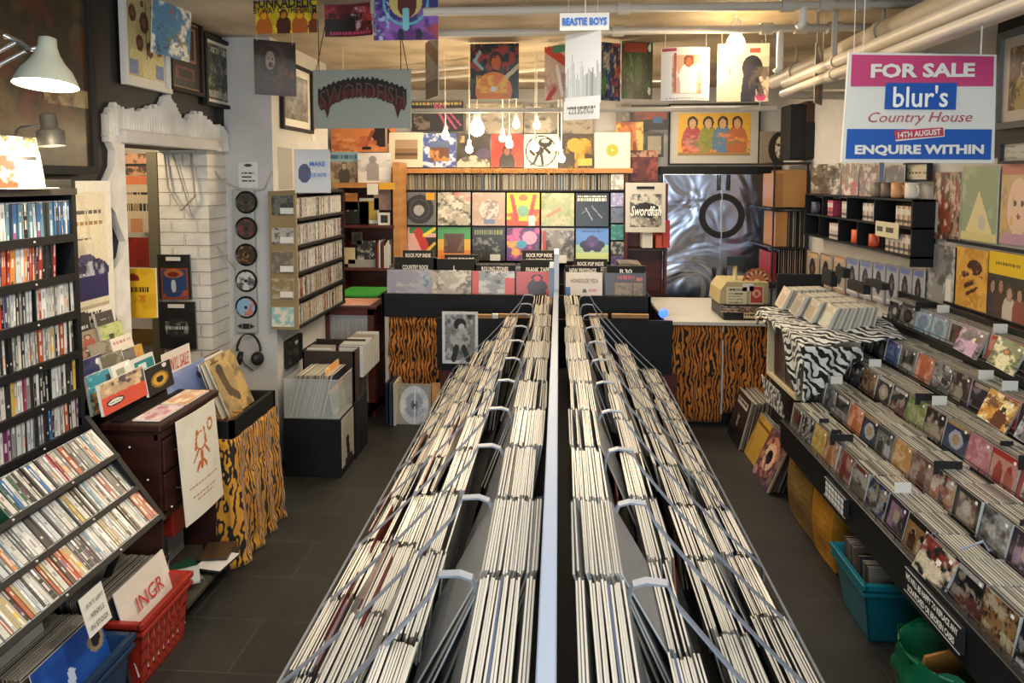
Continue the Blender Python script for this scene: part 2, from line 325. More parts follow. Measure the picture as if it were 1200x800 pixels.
# white plaster surround of the opening with a ragged painted top
def ragged(name, outer, inner_rect, x=-2.05, t=.035):
    m = MB(); n = len(outer)
    for (a, b) in zip(outer, outer[1:]):
        (y0, z0, w0), (y1, z1, w1) = a, b
        m.hexa([(x, y0, w0), (x + t, y0, w0), (x + t, y1, w1), (x, y1, w1), (x, y0, z0), (x + t, y0, z0), (x + t * .5, y1, z1), (x, y1, z1)])
    return m.build(name, CHALK, kind='structure')
tops = [(118, 133), (128, 120), (134, 124), (146, 127), (158, 130), (170, 126), (182, 122), (189, 112), (193, 111), (199, 122), (207, 138), (212, 143), (218, 134), (228, 130), (238, 138), (246, 148), (252, 146), (258, 152), (264, 158)]
pts = []
for px, py in tops:
    p = atx(px, py, -2.05); b_ = atx(px, 166 + max(0, (px - 138)) * .1, -2.05); pts.append((p.y, p.z, min(b_.z, 1.97)))
fine = []
for a, b in zip(pts, pts[1:]):
    for k in range(4): fine.append((a[0] + (b[0] - a[0]) * k / 4, a[1] + (b[1] - a[1]) * k / 4 + random.uniform(-.01, .01), a[2] + (b[2] - a[2]) * k / 4))
ragged('trim_1', fine, None)
lj = []
for k in range(26):
    z = 2.0 - k * .07; p0 = atx(119 + 7 * math.sin(k * 1.1) + random.uniform(-2, 2) + (10 if 4 < k < 9 else 0), 200, -2.05).y; lj.append((z, p0))
m = MB()
for (z0, y0), (z1, y1) in zip(lj, lj[1:]): m.hexa([(-2.05, y1, z1), (-2.015, y1, z1), (-2.015, 3.06, z1), (-2.05, 3.06, z1), (-2.05, y0, z0), (-2.015, y0, z0), (-2.015, 3.06, z0), (-2.05, 3.06, z0)])
m.build('trim_2', CHALK, kind='structure')
B(-2.05, -1.99, 3.03, 3.9, 1.965, 2.03).build('trim_3', WHITEW, kind='structure', bevel=.01)
# ceiling beams
for i, y in enumerate((3.3, 3.62)):
    m = MB(); h = 2.6 if i == 0 else 2.565; m.tube([(-.65, y, h), (1.72, y, h)], .02, 12)
    for x in (1.05, 1.22, 1.38, .3): m.tube([(x - .03, y, h), (x + .03, y, h)], .03, 10)
    m.tube([(1.12, y, h + .0), (1.12, y, h - .08 - .12 * i), (1.12 - .02, y, h - .1 - .12 * i)], .018, 8); m.tube([(1.3, y, h), (1.3, y, 2.66)], .012, 8); m.tube([(-.9, y, h), (-.9, y, 2.66)], .012, 8)
    m.build('ceiling_pipe', mat('white_pipe_paint', 'd6d0c4', .4), None, ['white ceiling pipe with valves, the upper one nearer the blue lettered card', 'lower white ceiling pipe crossing just in front of the hung record covers'][i], 'pipe', smooth=True)
PIPE = MATS['white_pipe_paint']
for j, (ra, h, r, lab) in enumerate(((2.55, .66, .06, 'thickest white pipe running along the ceiling above the for sale sign'), (2.2, .70, .05, 'second thick white pipe along the ceiling, inward of the thickest one'), (2.36, .56, .028, 'thin white pipe slung under the two thick ceiling pipes'), (2.62, .5, .024, 'low thin white pipe by the bookcase top, beyond the for sale sign'))):
    X = ra * h; m = MB(); y0 = .6 if j < 2 else 2.7; m.tube([(X, y0, 1.8 + h), (X, 5.1, 1.8 + h)] if j < 2 else [(X, .6, 1.8 + h), (X, 4.15, 1.8 + h), (X + .03, 4.2, 1.8 + h), (2.07, 4.22 + .1 * j - .2, 1.8 + h)], r, 14)
    for y in (2.3, 3.4, 4.6):
        if y > y0 and (j < 2 or y < 4): m.tube([(X, y, 1.8 + h), (X, y + .06, 1.8 + h)], r * 1.18, 14); m.tube([(X, y + .03, 1.8 + h), (X, y + .03, 2.66)], .008, 6)
    m.build('ceiling_pipe', PIPE, None, lab, 'pipe', smooth=True)
m = MB(); m.tube([(-1.5, 4.4, 2.24), (1.35, 4.4, 2.24)], .016, 8)
for x in (-1.4, 0.0, 1.25): m.tube([(x, 4.4, 2.24), (x, 4.4, 2.66)], .004, 6)
m.build('hanging_rail', PIPE, None, 'thin white rail hung across the room above the light bulbs', 'rail')
for j, (x, y) in enumerate(((-.95, 5.4), (-1.35, 5.2), (.2, 5.7))):
    m = MB(); m.tube([(x - .9, y + (.5 if j < 2 else 0), 2.62), (x + .9, y - (.4 if j < 2 else 0), 2.6)], .016, 8); m.build('ceiling_conduit', PIPE, None, ['pale conduit crossing the ceiling behind the grey logo sign', 'second pale conduit nearer the pillar behind the grey logo sign', 'pale conduit on the ceiling deep in the shop above the bulbs'][j], 'conduit')
B(.98, 1.35, 3.75, 3.8, 2.3, 2.66, 'c8c4ba').build('ceiling_bracket', MATTE, None, 'pale boxed ceiling bracket beside the white pipes', 'bracket') if False else None
# ------------------------------------------------------------------ lights
def area(name, loc, rot, sx, sy, e, col):
    l = bpy.data.lights.new(name, 'AREA'); l.shape = 'RECTANGLE'; l.size = sx; l.size_y = sy; l.energy = e; l.color = col; o = bpy.data.objects.new(name, l); COL.objects.link(o); o.location = loc; o.rotation_euler = rot; return o
def point(name, loc, e, col, r=.05):
    l = bpy.data.lights.new(name, 'POINT'); l.energy = e; l.color = col; l.shadow_soft_size = r; o = bpy.data.objects.new(name, l); COL.objects.link(o); o.location = loc; return o
area('window_daylight', (0, -1.62, 1.55), (R(90), 0, 0), 3.1, 1.6, 66, (.74, .87, 1))
area('ceiling_panel_light', (.1, 1.0, 2.63), (0, 0, 0), .9, 1.4, 21, (.96, .97, 1))
area('ceiling_panel_light_deep', (.1, 2.45, 2.64), (0, 0, 0), 1.2, .4, 12, (1, .92, .8))
area('ceiling_panel_light_aisle', (1.0, 4.9, 2.5), (0, 0, 0), .5, .4, 7, (1, .9, .76))
point('back_room_lamp', (-2.7, 3.5, 2.2), 16, (1, .78, .5), .08)
area('till_area_light', (0, 5.75, 2.6), (0, 0, 0), 3.0, .6, 34, (1, .82, .60))
sp = bpy.data.lights.new('track_spot', 'SPOT'); sp.energy = 60; sp.color = (1, .85, .65); sp.spot_size = R(75); sp.spot_blend = .8; sp.shadow_soft_size = .08
so = bpy.data.objects.new('track_spot', sp); COL.objects.link(so); so.location = (.2, 1.6, 2.6); so.rotation_euler = (Vector((-1.8, 2.6, .8)) - Vector((.2, 1.6, 2.6))).to_track_quat('-Z', 'Y').to_euler()
w = bpy.data.worlds.new('world'); sc.world = w; w.use_nodes = True; w.node_tree.nodes['Background'].inputs[0].default_value = (.7, .8, 1, 1); w.node_tree.nodes['Background'].inputs[1].default_value = .4
# hanging bulbs
BULB = mat('lit_bulb', 'fff4d8', .3, emit='ffdca0', estr=16)
BULBL = mat('lit_globe', 'fff4d8', .3, emit='ffd898', estr=22)
def bulb(px, py, y, r, label, e, mt=BULB):
    c = at(px, py, y); root = thing('pendant_bulb', label, 'light bulb', (c.x, c.y, c.z - r), 'bare bulbs on cords')
    m = MB(); m.lathe([(0, -r), (r * .5, -r * .87), (r * .87, -r * .5), (r, 0), (r * .87, r * .5), (r * .6, r * .95), (r * .42, r * 1.4)], c, n=16); m.build('glass', mt, root, smooth=True)
    m = MB(); m.lathe([(r * .42, r * 1.4), (r * .5, r * 1.45), (r * .5, r * 2.4), (r * .2, r * 2.7)], c, n=12); m.build('lamp_holder', PAPER, root, smooth=True)
    m = MB(); m.tube([(c.x, c.y, c.z + r * 2.6), (c.x, c.y, 2.66)], .003, 6); m.build('cord', PAPER, root)
    l = point('bulb_glow', (c.x, c.y, c.z - r * 1.6), e, (1, .78, .5), r)
BL = [(522, 159, 'small lit bulb at the row end beside the grey logo sign'), (550, 175, 'small bluish lit bulb below the big glowing globe'), (589, 162, 'lit bulb of the tight bright pair at mid row, first of the two'), (597, 169, 'lit bulb of the tight bright pair at mid row, lower one'), (605, 146, 'small lit bulb hanging highest of the row'),
      (629, 147, 'lit bulb straight above the red sleeve and round figure print'), (627, 173, 'lit bulb in front of the round black figure print'), (654, 172, 'lit bulb just before the gold heart sleeve'), (658, 186, 'lowest lit bulb of the row by the gold heart sleeve')]
for i, (x, y, lab) in enumerate(BL): bulb(x, y, 4.7 + .12 * (i % 3), .027, lab, 3.2)
bulb(559, 151, 4.6, .05, 'large lit globe bulb hanging in the middle row', 7, BULBL)
bulb(862, 52, 3.75, .05, 'large bare bulb blazing beside the white ceiling pipes', 4, BULBL)
#PART3
# ------------------------------------------------------------------ centre record rack
rack = thing('record_browser', 'long two sided stepped steel record rack running down the middle of the shop', 'record rack', (-.013, 2.9, 0))
Y0, Y1, PITCH = .995, 4.68, .335
NB = 11
m = MB(); m.box(-.03, 0, Y0 - .3, Y1, .35, 1.1); m.build('divider', mat('blue_white_steel', '8c9aae', .4, .1), rack, bevel=.003)
m = MB(); m.box(-.06, -.03, 4.3, 4.64, 1.05, 1.24, '8d9db4'); m.box(-.028, .002, 4.3, 4.64, 1.05, 1.33, 'd8dce0'); m.build('end_post', MATTE, rack)
COLS = {-1: [(-.038, -.15, 1.00), (-.27, -.365, .85), (-.43, -.53, .68), (-.60, -.70, .50)], 1: [(.03, .13, 1.00), (.21, .285, .85), (.375, .47, .67), (.565, .67, .50)]}
LEAN = R(13)
m = MB()
for s in (-1, 1):
    for (xa, xb, top) in COLS[s]:
        zb = top - .315 * math.cos(LEAN); sh = .315 * math.sin(LEAN) * s
        m.box(min(xa + sh, xb + sh) - .02, max(xa + sh, xb + sh) + .03, Y0 - .05, Y1, zb - .012, zb - .004)
m.build('shelf_tray', BLACK, rack)
m = MB(); m.box(-.62, .62, Y0, Y1 - .02, 0, .12); m.box(-.3, .3, Y0, Y1 - .02, .12, .5); m.build('plinth', BLACK, rack)
for s in (-1, 1):
    C_ = COLS[s]; xi = C_[0][1] + .012 * s; zi = C_[0][2] + .002; xo = C_[3][1] + .035 * s; zo = C_[3][2] - .03
    m = MB(); m.tube([(xo, Y0 - .2, zo), (xo, Y1 - .1, zo)], .005, 8); m.tube([(xo, Y0 - .2, zo - .2), (xo, Y1 - .1, zo - .2)], .005, 8)
    m.build('edge_rod', STEEL, rack, smooth=True)
    for k in range(-1, NB + 1):
        y = Y0 + k * PITCH - .012
        if y > Y1: break
        a = (xi, zi - .16); P = [(xi, y, zi - .14), (xi, y, zi - .03), (xi + .01 * s, y, zi - .005), (xi + .035 * s, y, zi + .003), (xi + .075 * s, y, zi - .0), (xi + .10 * s, y, zi - .05)]
        for q in range(1, 13):
            t = q / 12; P.append((xi + .10 * s + (xo - xi - .10 * s) * t, y, zi - .05 + (zo - zi + .05) * t - .02 * math.sin(math.pi * t)))
        P += [(xo + .004 * s, y, zo - .02), (xo + .005 * s, y, zo - .22)]
        m = MB(); m.tube(P, (.011, .0025), flat=(0, 1, 0)); m.build('bin_divider', STEEL, rack)
# sleeves
SLC = ['c8bda6', 'b8ad98', 'd4ccba', 'ac9f88', 'd0c8b8', '988c76', 'dcd6c8', 'bab2a2', '8c8070', 'c6bcaa', '4a4640', '26231f', '8c8070', 'd8d8d4', 'c8ccd0', '6f1c1c', '274a7a', 'b06a3c']
SLW = [9, 8, 9, 6, 8, 5, 6, 7, 4, 8, 2.2, 1.8, 2, 5, 5, 0, 1.0, .8]
SLC[12] = '7c7062'
def sleeve_bm(col, M=Matrix(), flap=True, m=None, sz=.315, t=.0041):
    m = m or MB(); c = hx(col); e = tuple(x * .92 for x in c[:3]) + (1,); f1 = hx(('3a3a3c', '54463a', '6a665c', '2c3440', '7a7468', '4a3028', '303832', '5c5048')[(int(col, 16) // 7) % 8])
    m.box(-sz / 2, sz / 2, -t / 2, t / 2, 0, sz, M=M, cols=[e, hx('cfc8b8') if col not in ('26231f', '6f1c1c', '274a7a') else c, f1, e, f1, e])
    if flap:  # polythene outer sleeve stands a little proud of the card
        m.box(-sz / 2 - .003, sz / 2 + .003, -t / 2 - .0006, -t / 2 - .0001, .0, sz + .006, hx('d8d6cf'), 1, M); m.box(-sz / 2 - .003, sz / 2 + .003, t / 2 + .0001, t / 2 + .0006, .0, sz + .005, hx('d8d6cf'), 1, M)
    return m
SMESH = {c: sleeve_bm(c).mesh('record_sleeve', [WRAP, POLY]) for c in SLC}
SNAME = {'4a4640': 'dark', '26231f': 'black', '6f1c1c': 'dark red', '274a7a': 'blue', 'b06a3c': 'orange', '7c7062': 'brown', '8c8070': 'tan', 'c8ccd0': 'cool grey', 'd8d8d4': 'white', 'dcd6c8': 'white'}
allp = []
WD = ['innermost', 'second', 'third', 'outermost']; ORD = ['first', 'second', 'third', 'fourth', 'fifth', 'sixth', 'seventh', 'eighth', 'ninth', 'tenth', 'eleventh', 'twelfth']
DIV = {(-1, 3, 2): .3, (-1, 3, 4): .9, (-1, 2, 4): .75, (1, 1, 2): .05, (-1, 2, 2): .9, (-1, 3, 6): .6}
for s in (-1, 1):
    for ci, (xa, xb, top) in enumerate(COLS[s]):
        for k in range(NB):
            yb = Y0 + k * PITCH + PITCH / 2 + .002; rr = random.Random(s * 1000 + ci * 50 + k)
            wid = abs(xb - xa); fill = rr.uniform(.72, 1.04) * wid; off = rr.uniform(0, max(0, wid - fill)); x = off; n = 0; lean0 = LEAN + R(rr.uniform(-6, 7)); drift = R(rr.uniform(-5, 5))
            hue = rr.random()
            while x < off + fill:
                x += rr.choice((.0042, .0046, .005, .0055, .0065, .0075)) + (.012 if rr.random() < .035 else 0); col = rr.choices(SLC, SLW)[0]
                if s < 0 and rr.random() < .25: col = rr.choice(('8c8070', 'ac9f88', '7c7062'))  # more tan on this side: warm light put into the sleeve colours
                if s > 0 and ci == 0 and rr.random() < .45: col = rr.choice(('d8d8d4', 'c8ccd0', 'dcd6c8'))  # more cool whites here: cool light put into the sleeve colours
                frac = (x - off) / fill
                dk = DIV.get((s, ci, k)); up = 0
                if dk is not None and abs(frac - dk) < .04: col = '6f1c1c'; up = .03
                ln = lean0 + drift * frac + R(rr.uniform(-1.2, 1.2)) + (R(7) * max(0, frac - .8) * 5 if rr.random() < .6 else 0)
                X = xa + s * x + s * .315 * math.sin(ln) ; z = top - .315 * math.cos(ln) + rr.uniform(-.007, .006) + up; y = yb + rr.uniform(-.007, .007)
                ang = -s * ln
                M = Matrix.Translation((X, y, z)) @ Matrix.Rotation(ang, 4, 'Y') @ Matrix.Rotation(R(90) + R(rr.uniform(-.4, .4)), 4, 'Z')
                d = y * y + (1.8 - z - .3) ** 2 + x * x
                ip = (800 * (1.8 - top) / (yb)) + 210
                vis = ip < 830 and abs(X * 800 / y) < (620 if s > 0 else 660)
                allp.append((d if vis else 99, s, ci, k, col, M)); n += 1
allp.sort(key=lambda q: q[0])
rest = MB()
for i, (d, s, ci, k, col, M) in enumerate(allp):
    if i < 290 and d < 90:
        o = bpy.data.objects.new('record_sleeve', SMESH[col]); COL.objects.link(o); o.matrix_world = M
        side = 'stall side' if s > 0 else 'till side'; aisle = 'the CD step aisle' if s > 0 else 'the leaning CD rack aisle'
        cn = SNAME.get(col, 'cream')
        tag(o, f"{cn} edged LP, {WD[ci]} file, {'CD steps' if s > 0 else 'CD rack'} side, {ORD[k]} bin", 'record', f"{cn} LPs {WD[ci]} file {'CD step' if s > 0 else 'leaning rack'} side bin {ORD[k]}")
    elif d < 99 or True:
        sleeve_bm(col, M, False, rest)
#REST rest.build('record_sleeves', WRAP, None, 'remaining tightly filed LPs filling the deeper bins of the centre rack', 'records', kind='stuff')
RC = mat('dark_red_card', '6a1812', .6)
for s, X, y, z, lab in ((-1, -.475, 2.95, .385, 'farthest of the dark red divider cards on the till side of the rack'), (-1, -.66, 2.40, .215, 'red divider card in the outermost file near the tiger table'), (-1, -.665, 1.95, .21, 'red divider card in the outermost file level with the mahogany cabinet'), (-1, -.50, 1.75, .385, 'red divider card in the third file, nearest on the CD rack side'), (1, .19, 2.08, .575, 'tall red divider card in the gap of the CD step side')):
    M = Matrix.Translation((X, y, z)) @ Matrix.Rotation(R(-3 * s), 4, 'Y') @ Matrix.Rotation(R(90), 4, 'Z'); MB().box(-.155, .155, -.0015, .0015, 0, .315, M=M).build('divider_card', RC, None, lab, 'divider card')
# end board of the rack with its picture
a = at(512, 372, 4.78); b = at(787, 438, 4.78); root = thing('end_board', 'wide black board closing the far end of the centre record rack', 'board', ((a.x + b.x) / 2, 4.79, 0))
MB().box(a.x, b.x, 4.77, 4.80, b.z, a.z).build('board', BLACK, root)
for p0, p1, c in ((521, 576, 'a07c50'), (577, 584, 'ddd8cc'), (585, 640, 'a07c50'), (690, 712, 'a07c50'), (717, 760, 'a07c50')):
    q0 = at(p0, 367.5, 4.785); q1 = at(p1, 372.5, 4.785); B(q0.x, q1.x, 4.765, 4.80, q1.z, q0.z, c).build('wood_strip', MATTE, root)
q0 = at(516, 436, 4.78); q1 = at(541, 480, 4.78)
for px in (516, 770):
    q = at(px, 436, 4.79); B(q.x, q.x + .14, 4.78, 4.81, 0, b.z).build('leg', REDW, root)
art = Art(34, 50, 'e8e6e0').r(.08, .06, .92, .94, '8a8a88').n('2a2a2a', .4, 4, 5, (.08, .06, .92, .94)).n('c8c8c4', .35, 5, 8, (.08, .06, .92, .94)).e(.5, .25, .17, .12, '1c1c1c').e(.54, .3, .09, .07, 'd0d0cc').e(.5, .52, .28, .2, 'bdbdb8').n('6a6a6a', .35, 8, 3, (.25, .35, .8, .7)).l(.4, .7, .32, .9, .07, '303030').l(.6, .7, .72, .9, .07, '303030').grain(.15)
fpan('photo_poster', art, 518, 365, 560, 426, 4.75, thick=.004, mt=PRINT, label='black and white photo poster of a seated figure fixed to the black end board', cat='poster')
#PART4
# ------------------------------------------------------------------ compact discs
SPC = ['e4e2dc', 'd4d0c6', '1c1c1e', '2c2c30', 'c8402c', '3070b0', 'd8b040', '6a2a5a', '2c5a44', 'b85a34', '8a8a88', 'f0f0ec', '3a3a66', '9c2c24', 'bca878', '5890a8', 'c8d0d0', '4c3a2c', 'e08838', 'a83c5c']
SPN = ['white', 'off white', 'black', 'charcoal', 'red', 'blue', 'yellow', 'plum', 'dark green', 'rust', 'grey', 'bright white', 'indigo', 'deep red', 'khaki', 'pale blue', 'silver', 'brown', 'orange', 'pink']
SPW = [8, 9, 9, 8, 2, 2.5, 2, 1.5, 1.5, 2.5, 6, 7, 1.5, 2, 4, 2, 7, 3, 1.5, 1]
def cd_bm(ci, t, tray=True, m=None, M=Matrix()):
    """spine looks to +x, 142 mm deep, t thick along y, 125 high, origin at the bottom front edge"""
    m = m or MB(); c = tuple(v * .72 for v in hx(SPC[ci])[:3]) + (1,); rr = random.Random(ci * 7 + int(t * 1e4)); ink = hx('e8e4d8' if sum(c[:3]) < .8 else '2a2624'); tr = hx(rr.choice(('26262a', '303034', 'b8b8b4')))
    m.box(-.142, -.0006, -t / 2, t / 2, 0, .125, cols=[tr, tr, c, tr, c, tr], M=M)
    z = .006; a = .5 * t
    while z < .119:   # spine printed in short bands
        w = rr.choice((.008, .014, .02, .03)); z2 = min(z + w, .119); k = rr.random(); col = c if k < .62 else (tuple(c[q_] * .45 + ink[q_] * .55 for q_ in range(3)) + (1,) if k < .95 else hx(rr.choice(SPC)))
        m.box(-.0006, .0003, -a * .82 if k < .62 else -a * .35, a * .82 if k < .62 else a * .35, z, z2, col, M=M)
        if k >= .62: m.box(-.0006, 0, -a * .82, a * .82, z, z2, c, M=M)
        z = z2 + .0005
    for zz in (0, .1215): m.box(-.003, .0006, -a * .95, a * .95, zz, zz + .0035, hx('8a8a8c'), M=M)
    return m
CDM = {}
def cdmesh(ci, t):
    if (ci, t) not in CDM: CDM[(ci, t)] = cd_bm(ci, t).mesh('cd_case', [WRAP])
    return CDM[(ci, t)]
NCD = [0]
def put_cd(ci, t, M, label, group):
    o = bpy.data.objects.new('cd_case', cdmesh(ci, t)); COL.objects.link(o); o.matrix_world = M; tag(o, label, 'CD', group); NCD[0] += 1
def cdrow(y0, y1, M, where, gaps=(), warm=None, seed=0, tilt=0):
    rr = random.Random(seed); y = y0; used = {}
    while y < y1:
        t = rr.choice((.0102, .0102, .0102, .0115, .0135, .022)); w = list(SPW)
        if warm and rr.random() < .5: ci = rr.choice(warm)
        else: ci = rr.choices(range(20), w)[0]
        if t > .02: t = .0215
        if not any(a < y < b for a, b in gaps):
            Mx = M @ Matrix.Translation((rr.uniform(-.003, 0), y + t / 2, 0)) @ Matrix.Rotation(R(rr.uniform(-1.5, 1.5) + tilt), 4, 'X')
            put_cd(ci, t, Mx, f"{SPN[ci]} spined CD {where}", f"{SPN[ci]} CDs {where}")
        y += t + .0009
# leaning left rack: upright upper shelves and three sloping lower ones
XR = -1.75; HS = [.345 + .0, .0, 0]
zs = [1.8 - h for h in (.201, .344, .481, .627, .769, .907)]
rk = thing('cd_rack', 'tall black CD rack with an outward sloping lower half', 'CD rack', (-1.8, 2.15, 0))
YE = 2.34; YS = 1.3
m = MB(); m.box(XR - .18, XR + .004, YE, YE + .02, .78, 1.80); m.build('side_panel', BLACK, rk)
m = MB(); m.box(XR - .19, XR - .175, YS, YE, .2, 1.78); m.build('back_panel', BLACK, rk)
m = MB(); m.box(XR - .18, XR + .01, YS, YE + .02, 1.745, 1.768); m.build('top_board', mat('worn_grey_black', '2e2c28', .5, vary=.3), rk)
for z in zs:
    m = MB(); m.box(XR - .18, XR + .003, YS, YE, z - .012, z); m.box(XR - .004, XR + .008, YS, YE, z - .022, z + .006); m.build('shelf', BLACK, rk)
    m = MB()
    for y in (1.9, 2.15, 2.38): m.lathe([(0, .004), (.003, .003), (.004, 0)], (XR + .008, y, z - .008), (1, 0, 0), 8, 'b0aca0')
    m.build('screw', MATTE, rk)
for y, i in ((2.23, 1), (2.15, 2), (2.03, 3), (2.2, 4)): MB().box(XR - .17, XR - .0, y, y + .006, zs[i], zs[i] + .13).build('partition', BLACK, rk)
WH = ['on the top shelf of the black rack under the small lamp', 'on the second shelf of the black rack', 'on the third shelf of the black rack', 'on the fourth shelf of the black rack', 'on the fifth shelf of the black rack', 'on the sixth shelf of the black rack']
WH[0] = 'on the topmost shelf of the black rack'
for i, z in enumerate(zs):
    M = Matrix.Translation((XR - .004, 0, z + .001))
    cdrow(1.96, YE - .012 if i != 1 else 2.25, M, WH[i], gaps=[(2.14, 2.157)] if i == 2 else ([(2.19, 2.207)] if i == 4 else ()), warm=[5, 15, 3, 11, 5] if i == 0 else ([9, 18, 13, 4] if i == 1 else [1, 10, 2, 16, 3]), seed=20 + i, tilt=-3 if i == 1 else 0)
# sloping part
lips = [(-1.62, .79), (-1.553, .666), (-1.463, .565)]
u = Vector((-.66, 0, .75)).normalized(); nn = Vector((.75, 0, .66)).normalized()
prof0 = Vector((XR, 0, zs[-1] - .02))
for i, (lx, lz) in enumerate(lips):
    m = MB(); o = Vector((lx, 0, lz)); q = []
    for (a, b) in ((-.014, .012), (.004, .012), (.004, -.15), (-.014, -.15)): q.append(o + u * a + nn * b)
    m.hexa([Vector((p.x, YS, p.z)) for p in q] + [Vector((p.x, YE, p.z)) for p in q]); m.build('shelf', BLACK, rk)
    m = MB()
    for y in (1.85, 2.1, 2.4): m.lathe([(0, .004), (.003, .003), (.004, 0)], o + u * -.005 + nn * .012 + Vector((0, y, 0)), nn, 8, 'c0bcb0')
    m.build('screw', MATTE, rk)
    M = Matrix.Translation(o + u * .0045 + nn * .001) @ Matrix(((nn.x, 0, u.x, 0), (0, 1, 0, 0), (nn.z, 0, u.z, 0), (0, 0, 0, 1)))
    cdrow(1.86 - .12 * i, YE - .006, M, ['on the upper sloping shelf of the black rack', 'on the middle sloping shelf of the black rack', 'on the lowest sloping shelf of the black rack'][i], warm=[0, 10, 16, 1, 3] if i < 2 else [9, 17, 14, 2, 14, 1], seed=40 + i, gaps=[(2.05, 2.056)] if i == 1 else ())
m = MB(); pr = [(-1.93, .5), (-1.60, .5), (-1.452, .545), (-1.44, .58), (-1.735, .90), (-1.93, .90)]
m.hexa([(-1.93, YE, .90), (-1.60, YE, .46), (-1.448, YE, .545), (-1.735, YE, .93), (-1.93, YE + .022, .90), (-1.60, YE + .022, .46), (-1.448, YE + .022, .545), (-1.735, YE + .022, .93)])
m.build('side_panel', BLACK, rk)
m = MB(); 
for p_, q_ in (((-1.6, YE + .01, .5), (-1.82, YE + .01, .0)), ((-1.9, YE + .01, .5), (-1.9, YE + .01, 0)), ((-1.9, YS + .05, .5), (-1.9, YS + .05, 0))): MB().tube([p_, q_], .014, 8).build('leg', BLACK, rk)
# things on top of the rack
art = Art(24, 30, 'f0ead8').r(0, 0, 1, .45, 'e8e4d4').n('2c3c2c', .5, 6, 3, (0, 0, 1, .35)).n('c89a50', .4, 7, 5, (0, .02, 1, .3)).r(.05, .36, .9, .42, '202020').grain(.1)
spanL('postcard_stand', art, -1.84, 8, 52, 158, 226, lean=.03, label='pale leaflet display with a dark flowered header on top of the black CD rack', cat='leaflet')
art = Art(20, 20, 'c83a20').n('f0e0d0', .4, 3, 4).n('a02410', .4, 4, 9); spanL('record_cover', art, -1.80, -30, 20, 172, 222, lean=.02, label='red and white sleeve standing on the black CD rack top', cat='record')
art = Art(14, 8, 'e8e2d0').n('c8c0a8', .4, 4, 4).l(0, .5, .3, .6, .05, 'c83a20'); m = panel('leaflet', art, (-1.80, 2.0, 1.772), (0, .22, 0), (.1, 0, 0), .003, label='cream leaflet lying flat on the CD rack top', cat='leaflet')
# lamps
def shade(name, prof, c, ax, mt, root): return MB().lathe(prof, c, ax, 28).build(name, mt, root, smooth=True)
LAX = Vector((-.02, .13, 1)); c = at(54, 100, 2.0); root = thing('desk_lamp', 'cream bell shaped desk lamp glowing over the CD rack', 'lamp', (c.x, c.y, c.z))
k = .174 / .174; SH = mat('cream_enamel', 'b4b6a4', .35, coat=.3)
shade('lamp_shade', [(.087, 0), (.082, .014), (.068, .045), (.048, .07), (.034, .095), (.026, .12), (.024, .145), (.012, .15), (.001, .152)], c, LAX, SH, root)
shade('shade_lining', [(.085, .001), (.08, .013), (.066, .043), (.046, .068), (.02, .09), (.001, .092)], c, LAX, mat('white_enamel', 'f4f0e6', .4), root)
MB().lathe([(0, -.004), (.03, .004), (.042, .02), (.03, .045), (.01, .06)], c, n=20).build('bulb', mat('lamp_bulb', 'fff8e8', .3, emit='ffe8b8', estr=30), root, smooth=True)
m = MB(); q0 = at(-30, 92, 2.0); q1 = at(30, 60, 2.0); m.tube([q0, q1], .007, 8); q0 = at(-30, 76, 2.0); q1 = at(22, 48, 2.0); m.tube([q0, q1], .007, 8); m.tube([at(6, 42, 2.0), at(24, 50, 2.0), at(36, 58, 2.0), at(44, 56, 2.0)], .008, 8); m.tube([at(-30, 92, 2.0), at(-60, 130, 2.0), (-2.04, 2.0, 1.95)], .009, 8)
m.build('arm', CHROME, root, smooth=True)
point('desk_lamp_glow', (c.x, c.y, c.z - .05), 6, (1, .8, .52), .05)
l = bpy.data.lights.new('desk_lamp_beam', 'SPOT'); l.energy = 20; l.color = (1, .82, .56); l.spot_size = R(140); l.spot_blend = .6; l.shadow_soft_size = .06; o = bpy.data.objects.new('desk_lamp_beam', l); COL.objects.link(o); o.location = (c.x, c.y, c.z - .02); o.rotation_euler = (0, R(8), 0)
y = 2.3; a = at(19, 226, y); root = thing('clip_lamp', 'small dark grey reading lamp on a bent thin stem standing on the CD rack', 'lamp', (a.x, a.y, 1.77))
m = MB(); m.tube([(a.x, y, 1.775), at(18, 160, y), at(19, 153, y), at(24, 149, y), at(50, 147, y)], .0045, 8); m.build('stem', GREYM, root, smooth=True)
MB().lathe([(.04, 0), (.04, .008), (.005, .012)], (a.x, y, 1.768), n=20).build('base', GREYM, root, smooth=True)
c = at(61, 171, y); ax = Vector((-.1, 0, 1))
shade('lamp_shade', [(.042, 0), (.043, .05), (.036, .056), (.026, .062), (.026, .105), (.022, .112), (.001, .113)], c, ax, GREYM, root)
MB().lathe([(.0, .01), (.03, .02), (.028, .04), (.001, .05)], c, ax, 16).build('bulb', mat('lamp_bulb_2', 'fff8e8', .3, emit='ffe8b8', estr=10), root, smooth=True)
point('reading_lamp_glow', (c.x, c.y, c.z - .03), 1.8, (1, .82, .58), .03)
